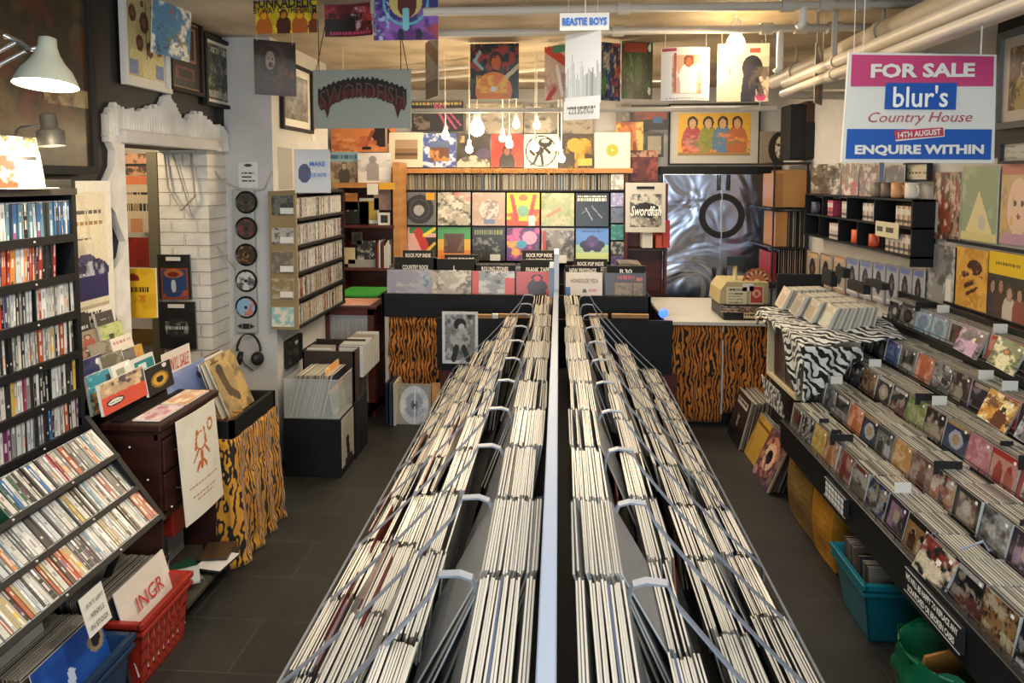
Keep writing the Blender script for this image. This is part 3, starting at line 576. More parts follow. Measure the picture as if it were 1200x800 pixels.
# glazed picture high on the dark wall, gold reflection in its glass painted in
art = Art(40, 40, '2c2618').n('4a3c22', .5, 4, 4).n('1c1810', .4, 5, 7).r(.62, .56, 1, .66, '8a7a5a').n('4a2418', .2, 6, 9, (.1, .1, 1, .9)).n('8a7c3c', .2, 7, 2, (0, 0, .6, .3)).grain(.15)
a = atx(-60, 215, -2.0); bq = atx(113, 211, -2.0)
r_ = framed('framed_picture', art, (-2.005, a.y, 2.62), (0, bq.y - a.y, 0), (0, 0, -.80), 'large glazed picture with a painted dark gold reflection in a black frame above the poster', mw=0, fw=.035)
art = Art(30, 54, 'e8e2d2').r(.1, .08, .9, .84, 'e2d6b8').n('c8bca0', .3, 4, 8, (.14, .1, .86, .5)).dash(.3, .8, .2, .02, '5a5248', 2).dash(.35, .85, .27, .03, 'a07c48', 5).dash(.3, .6, .38, .015, '70685a', 3)
art.e(.55, .62, .36, .1, '26204a').r(.22, .62, .88, .8, '2a2458').n('c8c8d0', .45, 9, 4, (.24, .54, .86, .64)).e(.5, .52, .14, .03, '4a4468').r(.1, .84, .9, .86, 'b8a888').dash(.25, .75, .89, .02, '3a342c', 7).dash(.35, .7, .94, .02, '3a342c', 9).grain(.06)
spanL('wall_poster', art, -1.985, 60, 129, 212, 400, label='cream poster with a dark purple pot drawing hung between the CD rack and ragged plaster', cat='poster')
# framed prints and hanging sleeve on the dark wall
art = Art(30, 44, 'cfc58c').n('b8a868', .3, 4, 3)
for i, (x, y, r_) in enumerate(((.2, .12, .12), (.55, .2, .1), (.82, .1, .1), (.12, .42, .1), (.45, .48, .13), (.78, .42, .12), (.3, .68, .1), (.6, .72, .1), (.88, .7, .08), (.4, .3, .05), (.7, .3, .05))): art.e(x, y, r_, r_ * .8, '6a4238'); art.e(x, y, r_ * .5, r_ * .35, '8a6048')
art.r(0, .85, .25, .98, '6a80a8').r(.75, .85, 1, .98, '6a80a8').l(.5, .3, .5, .8, .02, '5a3c30').grain(.15)
def frL(pa, pb, yt, yb, art, label, **k):
    a = atx(pa, yt, -2.03); b = atx(pb, yt, -2.03); c = atx(pa, yb, -2.03); return framed('framed_print', art, (-2.03, a.y, a.z), (0, b.y - a.y, 0), (0, 0, c.z - a.z), label, **k)
frL(137, 192, -60, 97, art, 'tall white framed print of brown flower blobs on yellow, beside the big glazed picture', fcol='d8d6d0', mw=.03)
art = Art(20, 30, '1c1412').r(.1, .05, .9, .6, '8a5a4a').r(.18, .1, .82, .55, '140e0e').e(.5, .3, .14, .2, '4a2a20').r(.15, .68, .85, .9, '6a3a2a').r(.25, .73, .75, .86, '1a1010'); frL(193, 233, 10, 104, art, 'dark brown framed print with inset panels between two paler framed prints', mw=.012, mount='8a7050', fcol='1c1410')
art = Art(26, 38, '3a3a34').n('8a8a7c', .45, 7, 3).r(.05, .84, .95, .97, '9a988a').dash(.08, .92, .06, .1, 'b0ae9e', 5).n('1c1c1a', .3, 9, 9).grain(.3); frL(236, 270, 38, 122, art, 'small black framed grey patterned print at the pillar end of the dark wall', mw=.02)
art = Art(26, 28, '3c7ca8').n('e8e4d8', .35, 4, 7).n('2a3038', .3, 6, 2, (.1, .35, .95, .95)).n('b03c28', .3, 5, 6, (0, 0, .5, .3)).n('5a6a4a', .4, 7, 9, (.3, .5, 1, 1)).grain(.2)
a = atx(186, -5, -1.9); b = atx(224, -5, -1.9); panel('hanging_record_cover', art, (-1.93, a.y, a.z), (.03, b.y - a.y, 0), (-.03, 0.02, -.26), .004, label='blue sleeve with a dark figure hung over the framed prints', cat='record sleeve', bow=.01)
# things in and behind the opening
for (p0, p1, t, b_, x, art, nm, lab, ct) in (
    (141, 171, 180, 205, 0, Art(12, 10, 'c89878').n('3a2c28', .5, 5, 3).r(0, .5, 1, .62, '2a2624'), 'shelf_picture', 'small warm coloured picture on a shelf end beyond the opening, topmost', 'picture'),
    (143, 173, 206, 272, 0, Art(18, 30, 'c8b8a0').r(0, 0, 1, .15, 'd07850').dash(.05, .95, .3, .04, '2a2826', 3).dash(.05, .95, .5, .12, '2a2826', 6).r(.25, .75, .75, 1, 'c08860').grain(.1), 'event_poster', 'buff event poster with black bars of print beyond the opening', 'poster'),
    (144, 174, 278, 313, 0, Art(8, 8, '8a1c14').n('6a1410', .4, 3, 3), 'red_panel', 'plain deep red card panel above the yellow bag', 'card'),
    (183, 215, 237, 295, 1, Art(20, 30, 'b08c34').n('8a6a24', .4, 4, 6).n('3a2c14', .35, 6, 8, (.2, .45, .95, .75)).r(.4, .3, .8, .36, 'e0d8c0'), 'gold_poster', 'gold poster with a dark insect shape hung beyond the opening', 'poster'),
    (150, 186, 385, 405, 2, Art(8, 8, '7a5c2c').n('5a4420', .4, 3, 3), 'brown_box', 'brown box on the floor level shelving under the yellow bag', 'box')):
    fpan(nm, art, p0, t, p1, b_, 4.38 + .0 * x if x != 0 else 4.2, thick=.01, label=lab, cat=ct)
a = at(174, 170, 4.15); b = at(186, 170, 4.15); MB().box(a.x, b.x, 4.12, 4.16, .0, 1.97).build('shelving_post', mat('grey_green_metal', '6a6858', .5), None, 'grey perforated metal shelving post standing behind the opening', 'shelving')
def bag(name, art, x0, y0, x1, y1, y, label, hole=True, mt=PRINT, bow=.012):
    a = at(x0, y0, y); b = at(x1, y0, y); c = at(x0, y1, y); cc = thing(name, label, 'bag', ((a.x + b.x) / 2, y, c.z))
    panel('bag_body', art, (a.x, y, a.z), (b.x - a.x, 0, 0), (.004, 0, c.z - a.z), .012, cc, bow=bow, mt=mt, edge='606060')
    m = MB(); h = at((x0 + x1) / 2, y0 + (y1 - y0) * .1, y - bow - .002); w = (b.x - a.x) * .22
    m.box(h.x - w, h.x + w, y - bow - .006, y - bow - .002, h.z - .011, h.z + .011, 'd8d4cc' if hole else '0c0c0c'); m.build('handle_hole', MATTE, cc); return cc
art = Art(30, 32, 'd8a81c').n('c89814', .4, 3, 4).r(0, .28, 1, .3, 'd8a81c').e(.45, .24, .16, .13, '7a2a10').r(.25, .24, .65, .4, 'd8a81c').dash(.05, .82, .38, .09, '2c2008', 7).n('b86a14', .4, 6, 4, (.2, .55, .75, .68))
fpan('yellow_bag', art, 137, 314, 182, 372, 3.2, thick=.01, bow=.01, label='bright yellow carrier bag with a small dark sun hung in the opening', cat='bag')
art = Art(28, 40, '101012').r(.1, .3, .92, 1, '8a3a14').r(.14, .34, .88, .95, '1c3a6a').e(.5, .42, .3, .1, 'a8602c').e(.5, .44, .18, .06, '6a1c14').n('a84a18', .5, 6, 3, (.14, .8, .88, .95)).l(.5, .62, .5, .78, .06, 'b8c0c8').grain(.15)
bag('carrier_bag', art, 184, 298, 222, 350, 3.85, 'black carrier bag with a blue and orange picture hung against the white brick')
art = Art(28, 40, '121214').n('1c1c20', .4, 4, 3); art.e(.5, .55, .36, .2, '2c2c2e').n('8a8a88', .4, 8, 4, (.18, .42, .82, .68)).dash(.2, .8, .52, .06, 'c0c0bc', 2)
bag('carrier_bag', art, 185, 353, 228, 408, 3.84, 'black carrier bag with a grey oval logo, hung below the pictured one')
m = MB(); m.tube([(-2.3, 3.86, 1.95), (-2.28, 3.85, 1.75), (-2.2, 3.84, 1.62), (-2.12, 3.85, 1.7), (-2.14, 3.86, 1.95)], .006, 8); m.tube([(-2.1, 3.9, 1.95), (-2.02, 4.0, 1.78), (-1.9, 4.07, 1.72), (-1.8, 4.07, 1.74), (-1.74, 4.06, 1.85)], .005, 8); m.tube([(-2.25, 3.86, 1.95), (-2.15, 3.86, 1.6), (-2.0, 4.0, 1.3), (-1.98, 4.08, 1.22)], .0035, 6)
m.build('looped_cable', mat('dirty_white_cable', 'a8a090', .5), None, 'dirty white cables looping from the opening across to the pillar', 'cable', smooth=True)
# ------------------------------------------------------------------ listening post on the pillar
Y = 4.085
a = at(274.5, 222, Y); b = at(303.5, 389, Y); lp = thing('listening_post', 'grey wall panel of five round record windows on the white pillar', 'listening post', ((a.x + b.x) / 2, Y, b.z))
GP = mat('pale_grey_panel', 'a4a6a2', .45)
B(a.x, b.x, Y - .03, Y, b.z, a.z).build('panel', GP, lp, bevel=.006)
rc = [('3a3028', '6a6058'), ('3c342c', '7a3a34'), ('3a2c1c', 'b0803c'), ('c8c8c4', '302c28'), ('8ab0c8', 'c86a50')]
for i, py in enumerate((237, 267.5, 298.5, 329, 360)):
    c = at(288.5, py, Y - .03); w = MB(); w.lathe([(.0, .003), (.060, .003), (.066, .006), (.071, .0)], c, (0, -1, 0), 32, '0e0e0e'); o = w.build('window_ring', mat('gloss_black_print', '101010', .25, attr=True), lp, smooth=False)
    art = Art(22, 22, rc[i][0]).n(rc[i][1], .4, 4, i + 3); m = MB()
    for j in range(art.h):
        for k_ in range(art.h):
            x0, x1, z0, z1 = -1 + 2 * k_ / art.w, -1 + 2 * (k_ + 1) / art.w, 1 - 2 * j / art.h, 1 - 2 * (j + 1) / art.h
            if math.hypot((x0 + x1) / 2, (z0 + z1) / 2) < .95: m.face([(c.x + x * .06, c.y - .0035, c.z + z * .06) for x, z in ((x0, z0), (x0, z1), (x1, z1), (x1, z0))], tuple(art.a[j, k_]) + (1,))
    m.build('disc_label', PRINT, lp); MB().lathe([(0, .002), (.009, .002), (.01, 0)], (c.x, c.y - .004, c.z), (0, -1, 0), 14, '1a1a1a').build('spindle', MATTE, lp)
m = MB(); c = at(288.5, 382, Y - .03); m.box(c.x - .02, c.x + .02, Y - .036, Y - .03, c.z - .016, c.z + .016, '20201e'); m.face([(c.x - .055, Y - .034, c.z), (c.x - .026, Y - .034, c.z - .018), (c.x - .026, Y - .034, c.z + .018)], hx('202020')); m.face([(c.x + .055, Y - .034, c.z), (c.x + .026, Y - .034, c.z - .018), (c.x + .026, Y - .034, c.z + .018)], hx('202020')); m.build('control_buttons', MATTE, lp)
hp = at(292, 430, Y); h = thing('headphones', 'black over-ear headphones hung under the listening post', 'headphones', (hp.x, Y - .05, hp.z)); m = MB(); top = at(291, 391, Y - .05); P = []
for i in range(17):
    t = math.pi * i / 16; P.append((top.x - math.cos(t) * .075, Y - .05, top.z - .11 + math.sin(t) * .11))
m.tube(P, (.010, .003), flat=(0, 1, 0)); m.build('headband', DARKM, h)
for s in (-1, 1): MB().lathe([(0, .022), (.03, .02), (.042, .008), (.042, -.01), (.026, -.012)], (top.x + s * .055, Y - .05, top.z - .155), (s, -.5, .25), 20).build('ear_cup', mat('black_leatherette', '141416', .5), h, smooth=True)
m = MB(); m.tube([(top.x - .05, Y - .03, top.z - .02), (top.x - .09, Y - .01, top.z - .1), (top.x - .05, Y - .01, top.z - .2), (top.x + .01, Y - .02, top.z - .24)], .003, 6); m.build('cord', WIRE, h)
art = Art(16, 22, 'd8d8d6').e(.5, .12, .2, .06, '404040').dash(.15, .8, .4, .05, '404040', 3).dash(.15, .7, .55, .05, '404040', 5).dash(.15, .85, .7, .05, '404040', 8); fpan('notice', art, 279, 190, 302, 220, Y - .002, thick=.002, label='white paper notice taped above the listening post', cat='notice')
a = at(331, 393, Y - .02)
# framed picture on the pillar's aisle face, posters round it
def pilL(nm, art, pa, pb, yt, yb, label, fr=False, x=-1.746, **k):
    a = atx(pa, yt, x); b = atx(pb, yt, x); c = atx(pa, yb, x); o, u, v = (x, a.y, a.z), (0, b.y - a.y, 0), (0, 0, c.z - a.z)
    return framed(nm, art, o, u, v, label, **k) if fr else panel(nm, art, o, u, v, .003, label=label, **k)
pilL('framed_print', Art(20, 30, '6a665c').n('3c3a34', .5, 4, 3).n('8a867a', .35, 6, 8).grain(.2), 327, 363, 68, 150, 'black framed brownish photo print on the pillar aisle face', True, mw=.05)
pilL('small_poster', Art(12, 20, 'e08828').r(0, .7, 1, .85, 'c84820').r(0, .85, 1, 1, 'd8d0c0').e(.5, .3, .3, .15, 'b03c1c'), 364, 368, 84, 165, 'narrow orange and yellow poster past the framed brown photo', cat='poster')
pilL('grey_electrical_box', Art(1, 1, '9a9c98'), 326, 342, 172, 222, 'pale grey steel box on the pillar above the narrow CD shelving', cat='box')
art = Art(30, 28, 'c4c4c0').r(.03, .03, .97, .97, 'd0d0cc').e(.28, .55, .18, .22, '30305a').grain(.05)
a = at(347, 176, 4.35); b = at(385, 226, 4.35); pb_ = fpan('promo_sign', art, 346, 175, 385, 226, 4.03, rz=12, thick=.012, label='white promotional board with a navy spot standing on the narrow CD shelving', cat='sign')
text('MAKE', at(372, 192, 3.99), .09, .028, INKB, pb_, (math.cos(R(12)), math.sin(R(12)), 0), bold=.02); text('BLUE NOTE', at(372, 205, 3.99), .1, .024, INKB, pb_, (math.cos(R(12)), math.sin(R(12)), 0), bold=.02)
# narrow CD shelving unit beyond the pillar
a = at(314, 224, 4.03); b = at(346, 224, 4.03); zb = at(320, 386, 4.03).z; un = thing('cd_shelving', 'wooden CD shelving on the pillar with sleeves on its near end', 'CD rack', ((a.x + b.x) / 2, 4.5, zb))
xw = b.x; LW = mat('worn_pale_wood', '8a7650', .6, vary=.2)
MB().box(a.x - .0, xw, 4.03, 4.05, zb, a.z).build('end_panel', LW, un); m = MB(); m.box(-1.745, -1.73, 4.06, 4.95, zb, a.z); m.build('back_panel', BLACK, un)
h5 = np.linspace(zb + .01, a.z - .01, 6)
m = MB()
for z in h5: m.box(-1.73, xw + .004, 4.06, 4.95, z - .008, z + .008)
m.box(-1.73, xw, 4.94, 4.95, zb, a.z); m.build('shelf', BLACK, un)
cds = MB()
for i in range(5):
    x = 4.06; rr = random.Random(70 + i)
    while x < 4.93:
        t = rr.choice((.0102, .0102, .012, .014)); cd_bm(rr.choice((0, 1, 14, 16, 10, 0, 3, 14, 9, 17) if i < 2 else (0, 1, 16, 11, 10, 3, 0, 16, 7)), t, M=Matrix.Translation((xw - .012, x, h5[i] + .009)), m=cds); x += t + .001
for i, (p0, p1, c1, c2) in enumerate(((229, 252, '3a3c38', '6a6a64'), (267, 286, 'a8a49a', '4a4842'), (295, 320, '6a6050', '8a8478'), (327, 350, '8a7450', 'b0a890'), (360, 383, 'd8d0b8', '7ab0b0'))):
    q = fpan('price_card_holder', Art(14, 10, c1).n(c2, .5, 4, i), 318, p0, 344, p1, 4.025, thick=.006, label=None, cat=None); 
    q['label'] = ['dark grey card in the top pocket of the shelving end panel', 'pale landscape card in the second pocket of the shelving end panel', 'brown card in the third pocket of the shelving end panel', 'buff card in the fourth pocket of the shelving end panel', 'cream card with teal foot in the lowest pocket of the end panel'][i]; q['category'] = 'card'; q.name = 'display_card'
    s = at(331 + (5 if i != 4 else -6), p1 - 5, 4.015); 
    if i < 4: MB().box(s.x - .04, s.x + .04, 4.012, 4.016, s.z - .018, s.z + .018, 'd8d4c8').build('price_label', MATTE, q)
#PART5
# ------------------------------------------------------------------ left side: crates, cabinet, tiger table
def stackbm(m, x0, x1, y, z, sz, lean=0, dep=None, cols=SLC[:9], seed=0, t=(.004, .006), zj=.006):
    """sleeves in the y-z plane packed along x"""
    rr = random.Random(seed); x = x0
    while x < x1:
        c = rr.choice(cols); M = Matrix.Translation((x, y + rr.uniform(-.004, .004), z + rr.uniform(0, zj))) @ Matrix.Rotation(lean, 4, 'Y') @ Matrix.Rotation(R(90), 4, 'Z'); sleeve_bm(c, M, False, m, sz, .0035); x += rr.uniform(*t)
def crate(name, label, x0, x1, y0, y1, h, mt, slots=True, taper=.02):
    root = thing(name, label, 'crate', ((x0 + x1) / 2, (y0 + y1) / 2, 0)); tp = taper; w = .008
    m = MB()
    def q(x, y, z):  # taper towards the base
        k = 1 - tp / max(x1 - x0, .01) * 2 * (1 - z / h); cx, cy = (x0 + x1) / 2, (y0 + y1) / 2; return (cx + (x - cx) * k, cy + (y - cy) * k, z)
    def pl(xa, xb, ya, yb, za, zb): m.hexa([q(xa, ya, za), q(xb, ya, za), q(xb, yb, za), q(xa, yb, za), q(xa, ya, zb), q(xb, ya, zb), q(xb, yb, zb), q(xa, yb, zb)])
    pl(x0, x1, y0, y1, 0, .01)
    for xa, xb in ((x0, x0 + w), (x1 - w, x1)):
        if slots:
            nn_ = 9; pl(xa, xb, y0, y1, 0, .03); pl(xa, xb, y0, y1, h * .30, h * .35); pl(xa, xb, y0, y1, h * .53, h * .58); pl(xa, xb, y0, y1, h * .76, h)
            for i in range(nn_ + 1):
                yy = y0 + (y1 - y0) * i / nn_; d = .028 if i in (0, nn_) else .008; pl(xa, xb, max(y0, yy - d), min(y1, yy + d), .02, h * .8)
        else: pl(xa, xb, y0, y1, 0, h)
    for ya, yb in ((y0, y0 + w), (y1 - w, y1)): pl(x0, x1, ya, yb, 0, h)
    m.build('crate_body', mt, root); m = MB()
    for a in ((x0 - .012, x0 + w, y0 - .012, y1 + .012), (x1 - w, x1 + .012, y0 - .012, y1 + .012), (x0, x1, y0 - .012, y0 + w), (x0, x1, y1 - w, y1 + .012)): m.box(*a, h - .018, h + .004); m.box(a[0] + .004, a[1] - .004 if a[1] - a[0] > .03 else a[1], a[2] + .004, a[3] - .004, h - .045, h - .03)
    m.build('rim', mt, root, bevel=.002); return root
REDP = mat('red_plastic', '9c2a1c', .4, coat=.2); BLUEP = mat('navy_plastic', '1c3450', .4, coat=.2); TEALP = mat('teal_plastic', '0c6470', .4, coat=.2); GRNP = mat('green_plastic', '0e5a38', .45, coat=.2)
c1 = crate('record_crate', 'red slotted plastic crate of LPs under the sloping CD rack', -1.83, -1.45, 2.19, 2.50, .25, REDP)
c2 = crate('record_crate', 'navy blue plastic crate of LPs beside the red crate', -1.83, -1.45, 1.80, 2.13, .25, BLUEP, slots=False)
DKS = ['26231f', '4a4640', '2e3a2a', '6a2a20', 'a89a84', '8c8070', '1c1c1e', '5a4c3a', 'c4b8a0']; OLD = ['a89a84', 'c4b8a0', '8c7858', '4a4640', 'b8a888', '6a5c48', 'd8cdb6', '3a3430']
stackbm(rest, -1.80, -1.50, 2.345, .02, .305, R(-14), cols=DKS, seed=3, t=(.006, .009)); stackbm(rest, -1.80, -1.50, 1.97, .02, .305, R(-14), cols=OLD, seed=4, t=(.005, .007)); stackbm(rest, -1.80, -1.52, 1.62, .02, .305, R(-14), cols=OLD, seed=5, t=(.005, .007))
art = Art(40, 34, 'ddd2c2').grain(.05); rr_ = panel('record_cover', art, (-1.556, 2.20, .345), (0, .30, 0), (.085, 0, -.30), .004, label='front white sleeve with red outlined letters in the red crate', cat='record sleeve')
text('INGR', (-1.525, 2.36, .255), .16, .055, INKR, rr_, (0, 1, 0), (-.28, 0, .96), off=.004)
art = Art(30, 30, '1c4c98').n('18408a', .4, 3, 4).e(.86, .22, .12, .12, '8a7a5c').e(.86, .22, .07, .07, '1c1c1c').l(.45, .3, .38, .6, .05, 'b8c4d8').l(.38, .6, .44, .75, .02, 'b8c4d8'); panel('record_cover', art, (-1.556, 1.82, .335), (0, .30, 0), (.085, 0, -.30), .004, label='front royal blue sleeve with a pale bird shape in the navy crate', cat='record sleeve')
art = Art(10, 10, 'a8a498').n('b8b4a8', .4, 2, 4); panel('record_sleeve', art, (-1.70, 1.74, .42), (0, .30, 0), (.04, .0, -.28), .003, label='blank grey inner sleeve standing up behind the navy crate LPs', cat='record')
cd_ = Art(20, 20, 'ddd8c8'); q = panel('price_card', cd_, (-1.478, 1.93, .50), (0, .105, .0), (.03, .004, -.125), .002, label='handwritten white card clipped to the lowest lip of the black CD rack', cat='card')
for i, t_ in enumerate(('JUST LEFT', 'VINYLS', 'IN STOCK')): text(t_, (-1.466 + i * .0075, 1.982, .468 - i * .033), .08 if i != 1 else .06, .016, INKK, q, (0, 1, 0), (-.23, 0, .97), off=.004)
# mahogany cabinet
cb = thing('record_cabinet', 'dark mahogany cabinet with small brass handles carrying stepped rows of sleeves', 'cabinet', (-1.78, 2.735, 0)); x0, x1, y0, y1 = -2.02, -1.57, 2.52, 2.96
MB().box(x0, x1 + .02, y0 - .012, y1 + .01, .81, .84).build('top', MAHOG, cb, bevel=.006)
m = MB(); m.box(x0, x1, y0, y0 + .02, .0, .81); m.build('side_panel', MAHOG, cb); MB().box(x0, x1, y1 - .02, y1, 0, .81).build('side_panel', MAHOG, cb)
m = MB(); m.box(x0, x1, y0, y1, .44, .46); m.box(x0, x0 + .01, y0, y1, 0, .8); m.box(x0, x1, y0, y1, .08, .10); m.build('shelf', MAHOG, cb); MB().box(x1 - .02, x1 + .004, y0, y1, .77, .80).build('moulding', MAHOG, cb, bevel=.004)
for k, (za, zb_) in enumerate(((.63, .76), (.47, .62))):
    d = MB().box(x1 - .02, x1 + .006, y0 + .03, y1 - .03, za, zb_).build('drawer', MAHOG, cb, bevel=.005); m = MB(); m.tube([(x1 + .008, y0 + .1, za + .07), (x1 + .03, y0 + .11, za + .065), (x1 + .03, y0 + .17, za + .065), (x1 + .008, y0 + .18, za + .07)], .004, 8)
    m = m.build('handle', CHROME, d if False else cb, smooth=True); m.parent = d; m.location = (0, 0, 0)
art = Art(36, 48, 'd8d2c0').n('cfc8b4', .4, 3, 3); O_ = 'b8602c'
art.ring(.5, .3, .1, .13, O_).l(.42, .2, .36, .35, .02, O_).l(.6, .2, .64, .34, .02, O_).ring(.78, .2, .05, .085, O_).l(.5, .42, .48, .54, .035, O_).l(.42, .38, .3, .46, .015, O_).l(.6, .38, .7, .46, .015, O_).l(.44, .5, .36, .56, .02, O_).l(.54, .5, .6, .56, .02, O_).n('d8d2c0', .3, 9, 6, (.38, .22, .62, .4)).dash(.15, .85, .68, .012, 'a86a4a', 3).dash(.12, .88, .73, .012, 'a86a4a', 4).dash(.2, .8, .78, .01, 'a86a4a', 6).dash(.3, .7, .82, .01, 'a86a4a', 7)
q = panel('tea_towel', art, (x1 + .028, 2.60, .82), (.005, .30, 0), (.03, .0, -.44), .003, label='cream cotton towel printed with an orange crab hung from the mahogany cabinet', cat='towel', bow=.008, mt=MATTE)
MB().box(-1.92, -1.60, 2.66, 2.94, .30, .43).build('storage_box', REDP, None, 'plain red plastic box tucked under the mahogany cabinet drawers', 'box', bevel=.012)
MB().box(-1.97, -1.46, 2.5, 2.95, .10, .115).build('low_shelf', mat('grey_brown_board', '3c362e', .6), None, 'low dark board carrying loose discs beneath the mahogany cabinet', 'shelf')
for i in range(9):
    ci = [1, 14, 3, 16, 10, 8, 0, 17, 2][i]; put_cd(ci, .0102, Matrix.Translation((-1.53 - .05 * (i % 3), 2.58 + .045 * i, .117 + .0112 * (i % 4))) @ Matrix.Rotation(R(-20 + 17 * i), 4, 'Z') @ Matrix.Rotation(R(90), 4, 'X'), f"{SPN[ci]} CD lying loose on the low board under the mahogany cabinet", 'loose discs')
for i in range(5): put_cd([2, 3, 17, 2, 3][i], .0135, Matrix.Translation((-1.62, 2.55 + .02 * i, .117)) @ Matrix.Rotation(R(-8), 4, 'X'), 'dark disc case leaning on the low board under the mahogany cabinet', 'dark leaning discs')
a = at(214, 650, 2.8); MB().box(-1.78, -1.70, 2.78, 2.90, .12, .29).build('box_file', mat('grey_card', '8a8c84', .7), None, 'grey upright box file on the low board under the cabinet', 'box', bevel=.003)
# stepped sleeves on the cabinet
ST = [(-1.70, 121, 173, 452, 489, 'orange fronted single with a white oval, nearest on the cabinet top', Art(30, 26, 'c8503c').r(0, 0, 1, .45, 'b89878').n('3a3a4a', .45, 5, 4, (0, 0, 1, .5)).n('d8c098', .3, 6, 8, (0, 0, 1, .5)).e(.28, .7, .2, .12, '2a2a2c').e(.28, .7, .16, .08, 'd8d4c8').dash(.15, .42, .68, .04, '2a2a2c', 3).grain(.1)),
      (-1.695, 174, 204, 434, 466, 'black single sleeve with a big yellow ring, beside the orange fronted single', Art(20, 24, '26241f').ring(.5, .55, .14, .32, 'c8983c').ring(.5, .55, .26, .34, '8a6a28').e(.75, .12, .1, .08, 'd8d4c8')),
      (-1.78, 107, 136, 442, 489, 'tall sleeve of teal sky over a gold panel behind the orange single', Art(16, 26, '3c8ca0').n('7ab8c0', .4, 4, 6).r(.1, .45, .7, 1, 'c8984a').n('1c2a30', .3, 5, 9)),
      (-1.77, 135, 157, 430, 450, 'white sleeve with a grey printed square in the second sleeve row', Art(14, 14, 'd8d4c8').r(.2, .3, .6, .9, '8a8a80').e(.8, .2, .1, .1, 'f0f0ec')),
      (-1.765, 157, 184, 423, 448, 'teal labelled sleeve at the far end of the second sleeve row', Art(14, 14, 'd0ccc0').r(.15, .2, .95, .7, '1c7a80').r(.3, .35, .6, .6, 'c8dcd8')),
      (-1.84, 99, 125, 424, 470, 'purple sleeve with pale lettering standing in the third row', Art(16, 20, '26305e').n('4a3a6a', .4, 4, 4).dash(.2, .8, .4, .06, 'c0a8c0', 3).dash(.3, .8, .5, .06, 'c0a8c0', 4).e(.75, .15, .1, .08, 'e0e0dc')),
      (-1.83, 122, 148, 419, 440, 'grey patterned sleeve mid third row', Art(14, 12, '5a5648').n('8a8674', .4, 4, 7)), (-1.825, 148, 171, 411, 434, 'amber and grey sleeve at the far end of the third row', Art(14, 12, '6a6a60').r(.55, 0, 1, 1, 'c09040').n('2a2a26', .3, 4, 3)),
      (-1.89, 98, 112, 412, 430, 'small brown photo sleeve in the fourth row', Art(10, 10, '4a3428').n('a07050', .4, 3, 4)), (-1.885, 110, 134, 405, 424, 'brown toned sleeve in the middle of the fourth row', Art(12, 10, '8a8270').n('5a5040', .4, 4, 7)), (-1.88, 134, 158, 398, 418, 'cream sleeve with pink lettering at the end of the fourth row', Art(14, 12, 'd8cfc0').dash(.1, .9, .2, .2, 'b87a7a', 3)),
      (-1.95, 93, 108, 368, 400, 'black sleeve with white capitals leaning by the cream poster', Art(14, 16, '141412').dash(.2, .8, .5, .12, 'd0d0cc', 3)), (-1.94, 116, 136, 368, 396, 'dark grey sleeve with a tiny title leaning at the back of the steps', Art(14, 16, '3a3834').dash(.25, .75, .3, .04, 'b0b0a8', 3)), (-1.92, 121, 147, 383, 408, 'green landscape sleeve in the back row of the steps', Art(16, 14, 'b8c080').n('7a9448', .5, 4, 3).r(.35, .5, .55, .8, '3a3a28')), (-1.935, 93, 118, 392, 412, 'warm photo sleeve with a red figure at the back of the steps', Art(12, 12, '8a7864').fig(.5, .2, .8, '2a1c14', 'c89878', 'a03c28'))]
for X, pa, pb, yt, yb, lab, art in ST: spanL('single_sleeve', art, X, pa, pb, yt, yb, lean=.02, label=lab, cat='record sleeve', group='stepped sleeves on the cabinet', mt=WRAP, thick=.012)
m = MB()
for X, z in ((-1.715, .845), (-1.79, .87), (-1.85, .92), (-1.90, .985), (-1.97, 1.05)): m.box(X - .055, X + .0, 2.53, 2.95, .84, z)
m.build('display_steps', BLACK, None, 'black stepped riser under the sleeves on the mahogany cabinet', 'display stand')
for (ya, yb, nm, art) in ((2.54, 2.72, 'pale pink flat sleeve at the cabinet corner', Art(16, 14, 'd8c0c0').n('e8dcd8', .4, 3, 3).n('b07088', .25, 5, 6)), (2.735, 2.93, 'gold and pink flat sleeve catching the lamp light on the cabinet', Art(16, 14, 'c8905c').n('d8b0a0', .4, 3, 8).n('e8d8b0', .35, 4, 4))):
    panel('single_sleeve', art, (-1.685, ya, .849), (0, yb - ya, 0), (.11, 0, 0), .006, label=nm, cat='record sleeve', mt=WRAP)
# tiger table with bin
tt = thing('display_table', 'table draped in tiger print fur holding a plywood record bin', 'table', (-1.75, 3.19, 0)); X0, X1, ya, yb = -2.03, -1.49, 2.97, 3.44
m = MB(); m.box(X1 - .02, X1, ya, yb, .60, .69); m.box(X0, X1, ya, ya + .02, .58, .69); m.box(X0, X0 + .02, ya, yb, .6, .69); m.box(X0, X1, yb - .02, yb, .6, .69); m.build('bin_wall', BLACK, tt)
m = MB(); m.box(X0 + .02, X1 - .02, ya + .02, yb - .02, .60, .612); m.box(X0 + .02, X1 - .02, 3.14, 3.15, .612, .68); m.build('bin_floor', OSB, tt); MB().box(X1 - .022, X1 - .02, ya + .02, yb - .02, .612, .689).build('bin_lining', OSB, tt)
m = MB(); nu, nv = 60, 24; g = []
for j in range(nv + 1):
    t = j / nv; z = .605 * (1 - t) + .004; row = []
    for i in range(nu + 1):
        s_ = i / nu; f = .012 * math.sin(s_ * 26 + 2 * math.sin(t * 3)) * (.25 + t); f2 = .018 * math.exp(-((t - .33) / .03) ** 2) + .025 * math.exp(-((t - .9) / .05) ** 2)
        if s_ < .22: q_ = s_ / .22; P_ = (X1 - .14 * (1 - q_), ya - .01 - abs(f) * .6 - t * .015, z)
        else: q_ = (s_ - .22) / .78; P_ = (X1 + .008 + f + t * .03 - f2 * .5, ya + (yb - ya) * q_, z)
        row.append(P_)
    g.append(row)
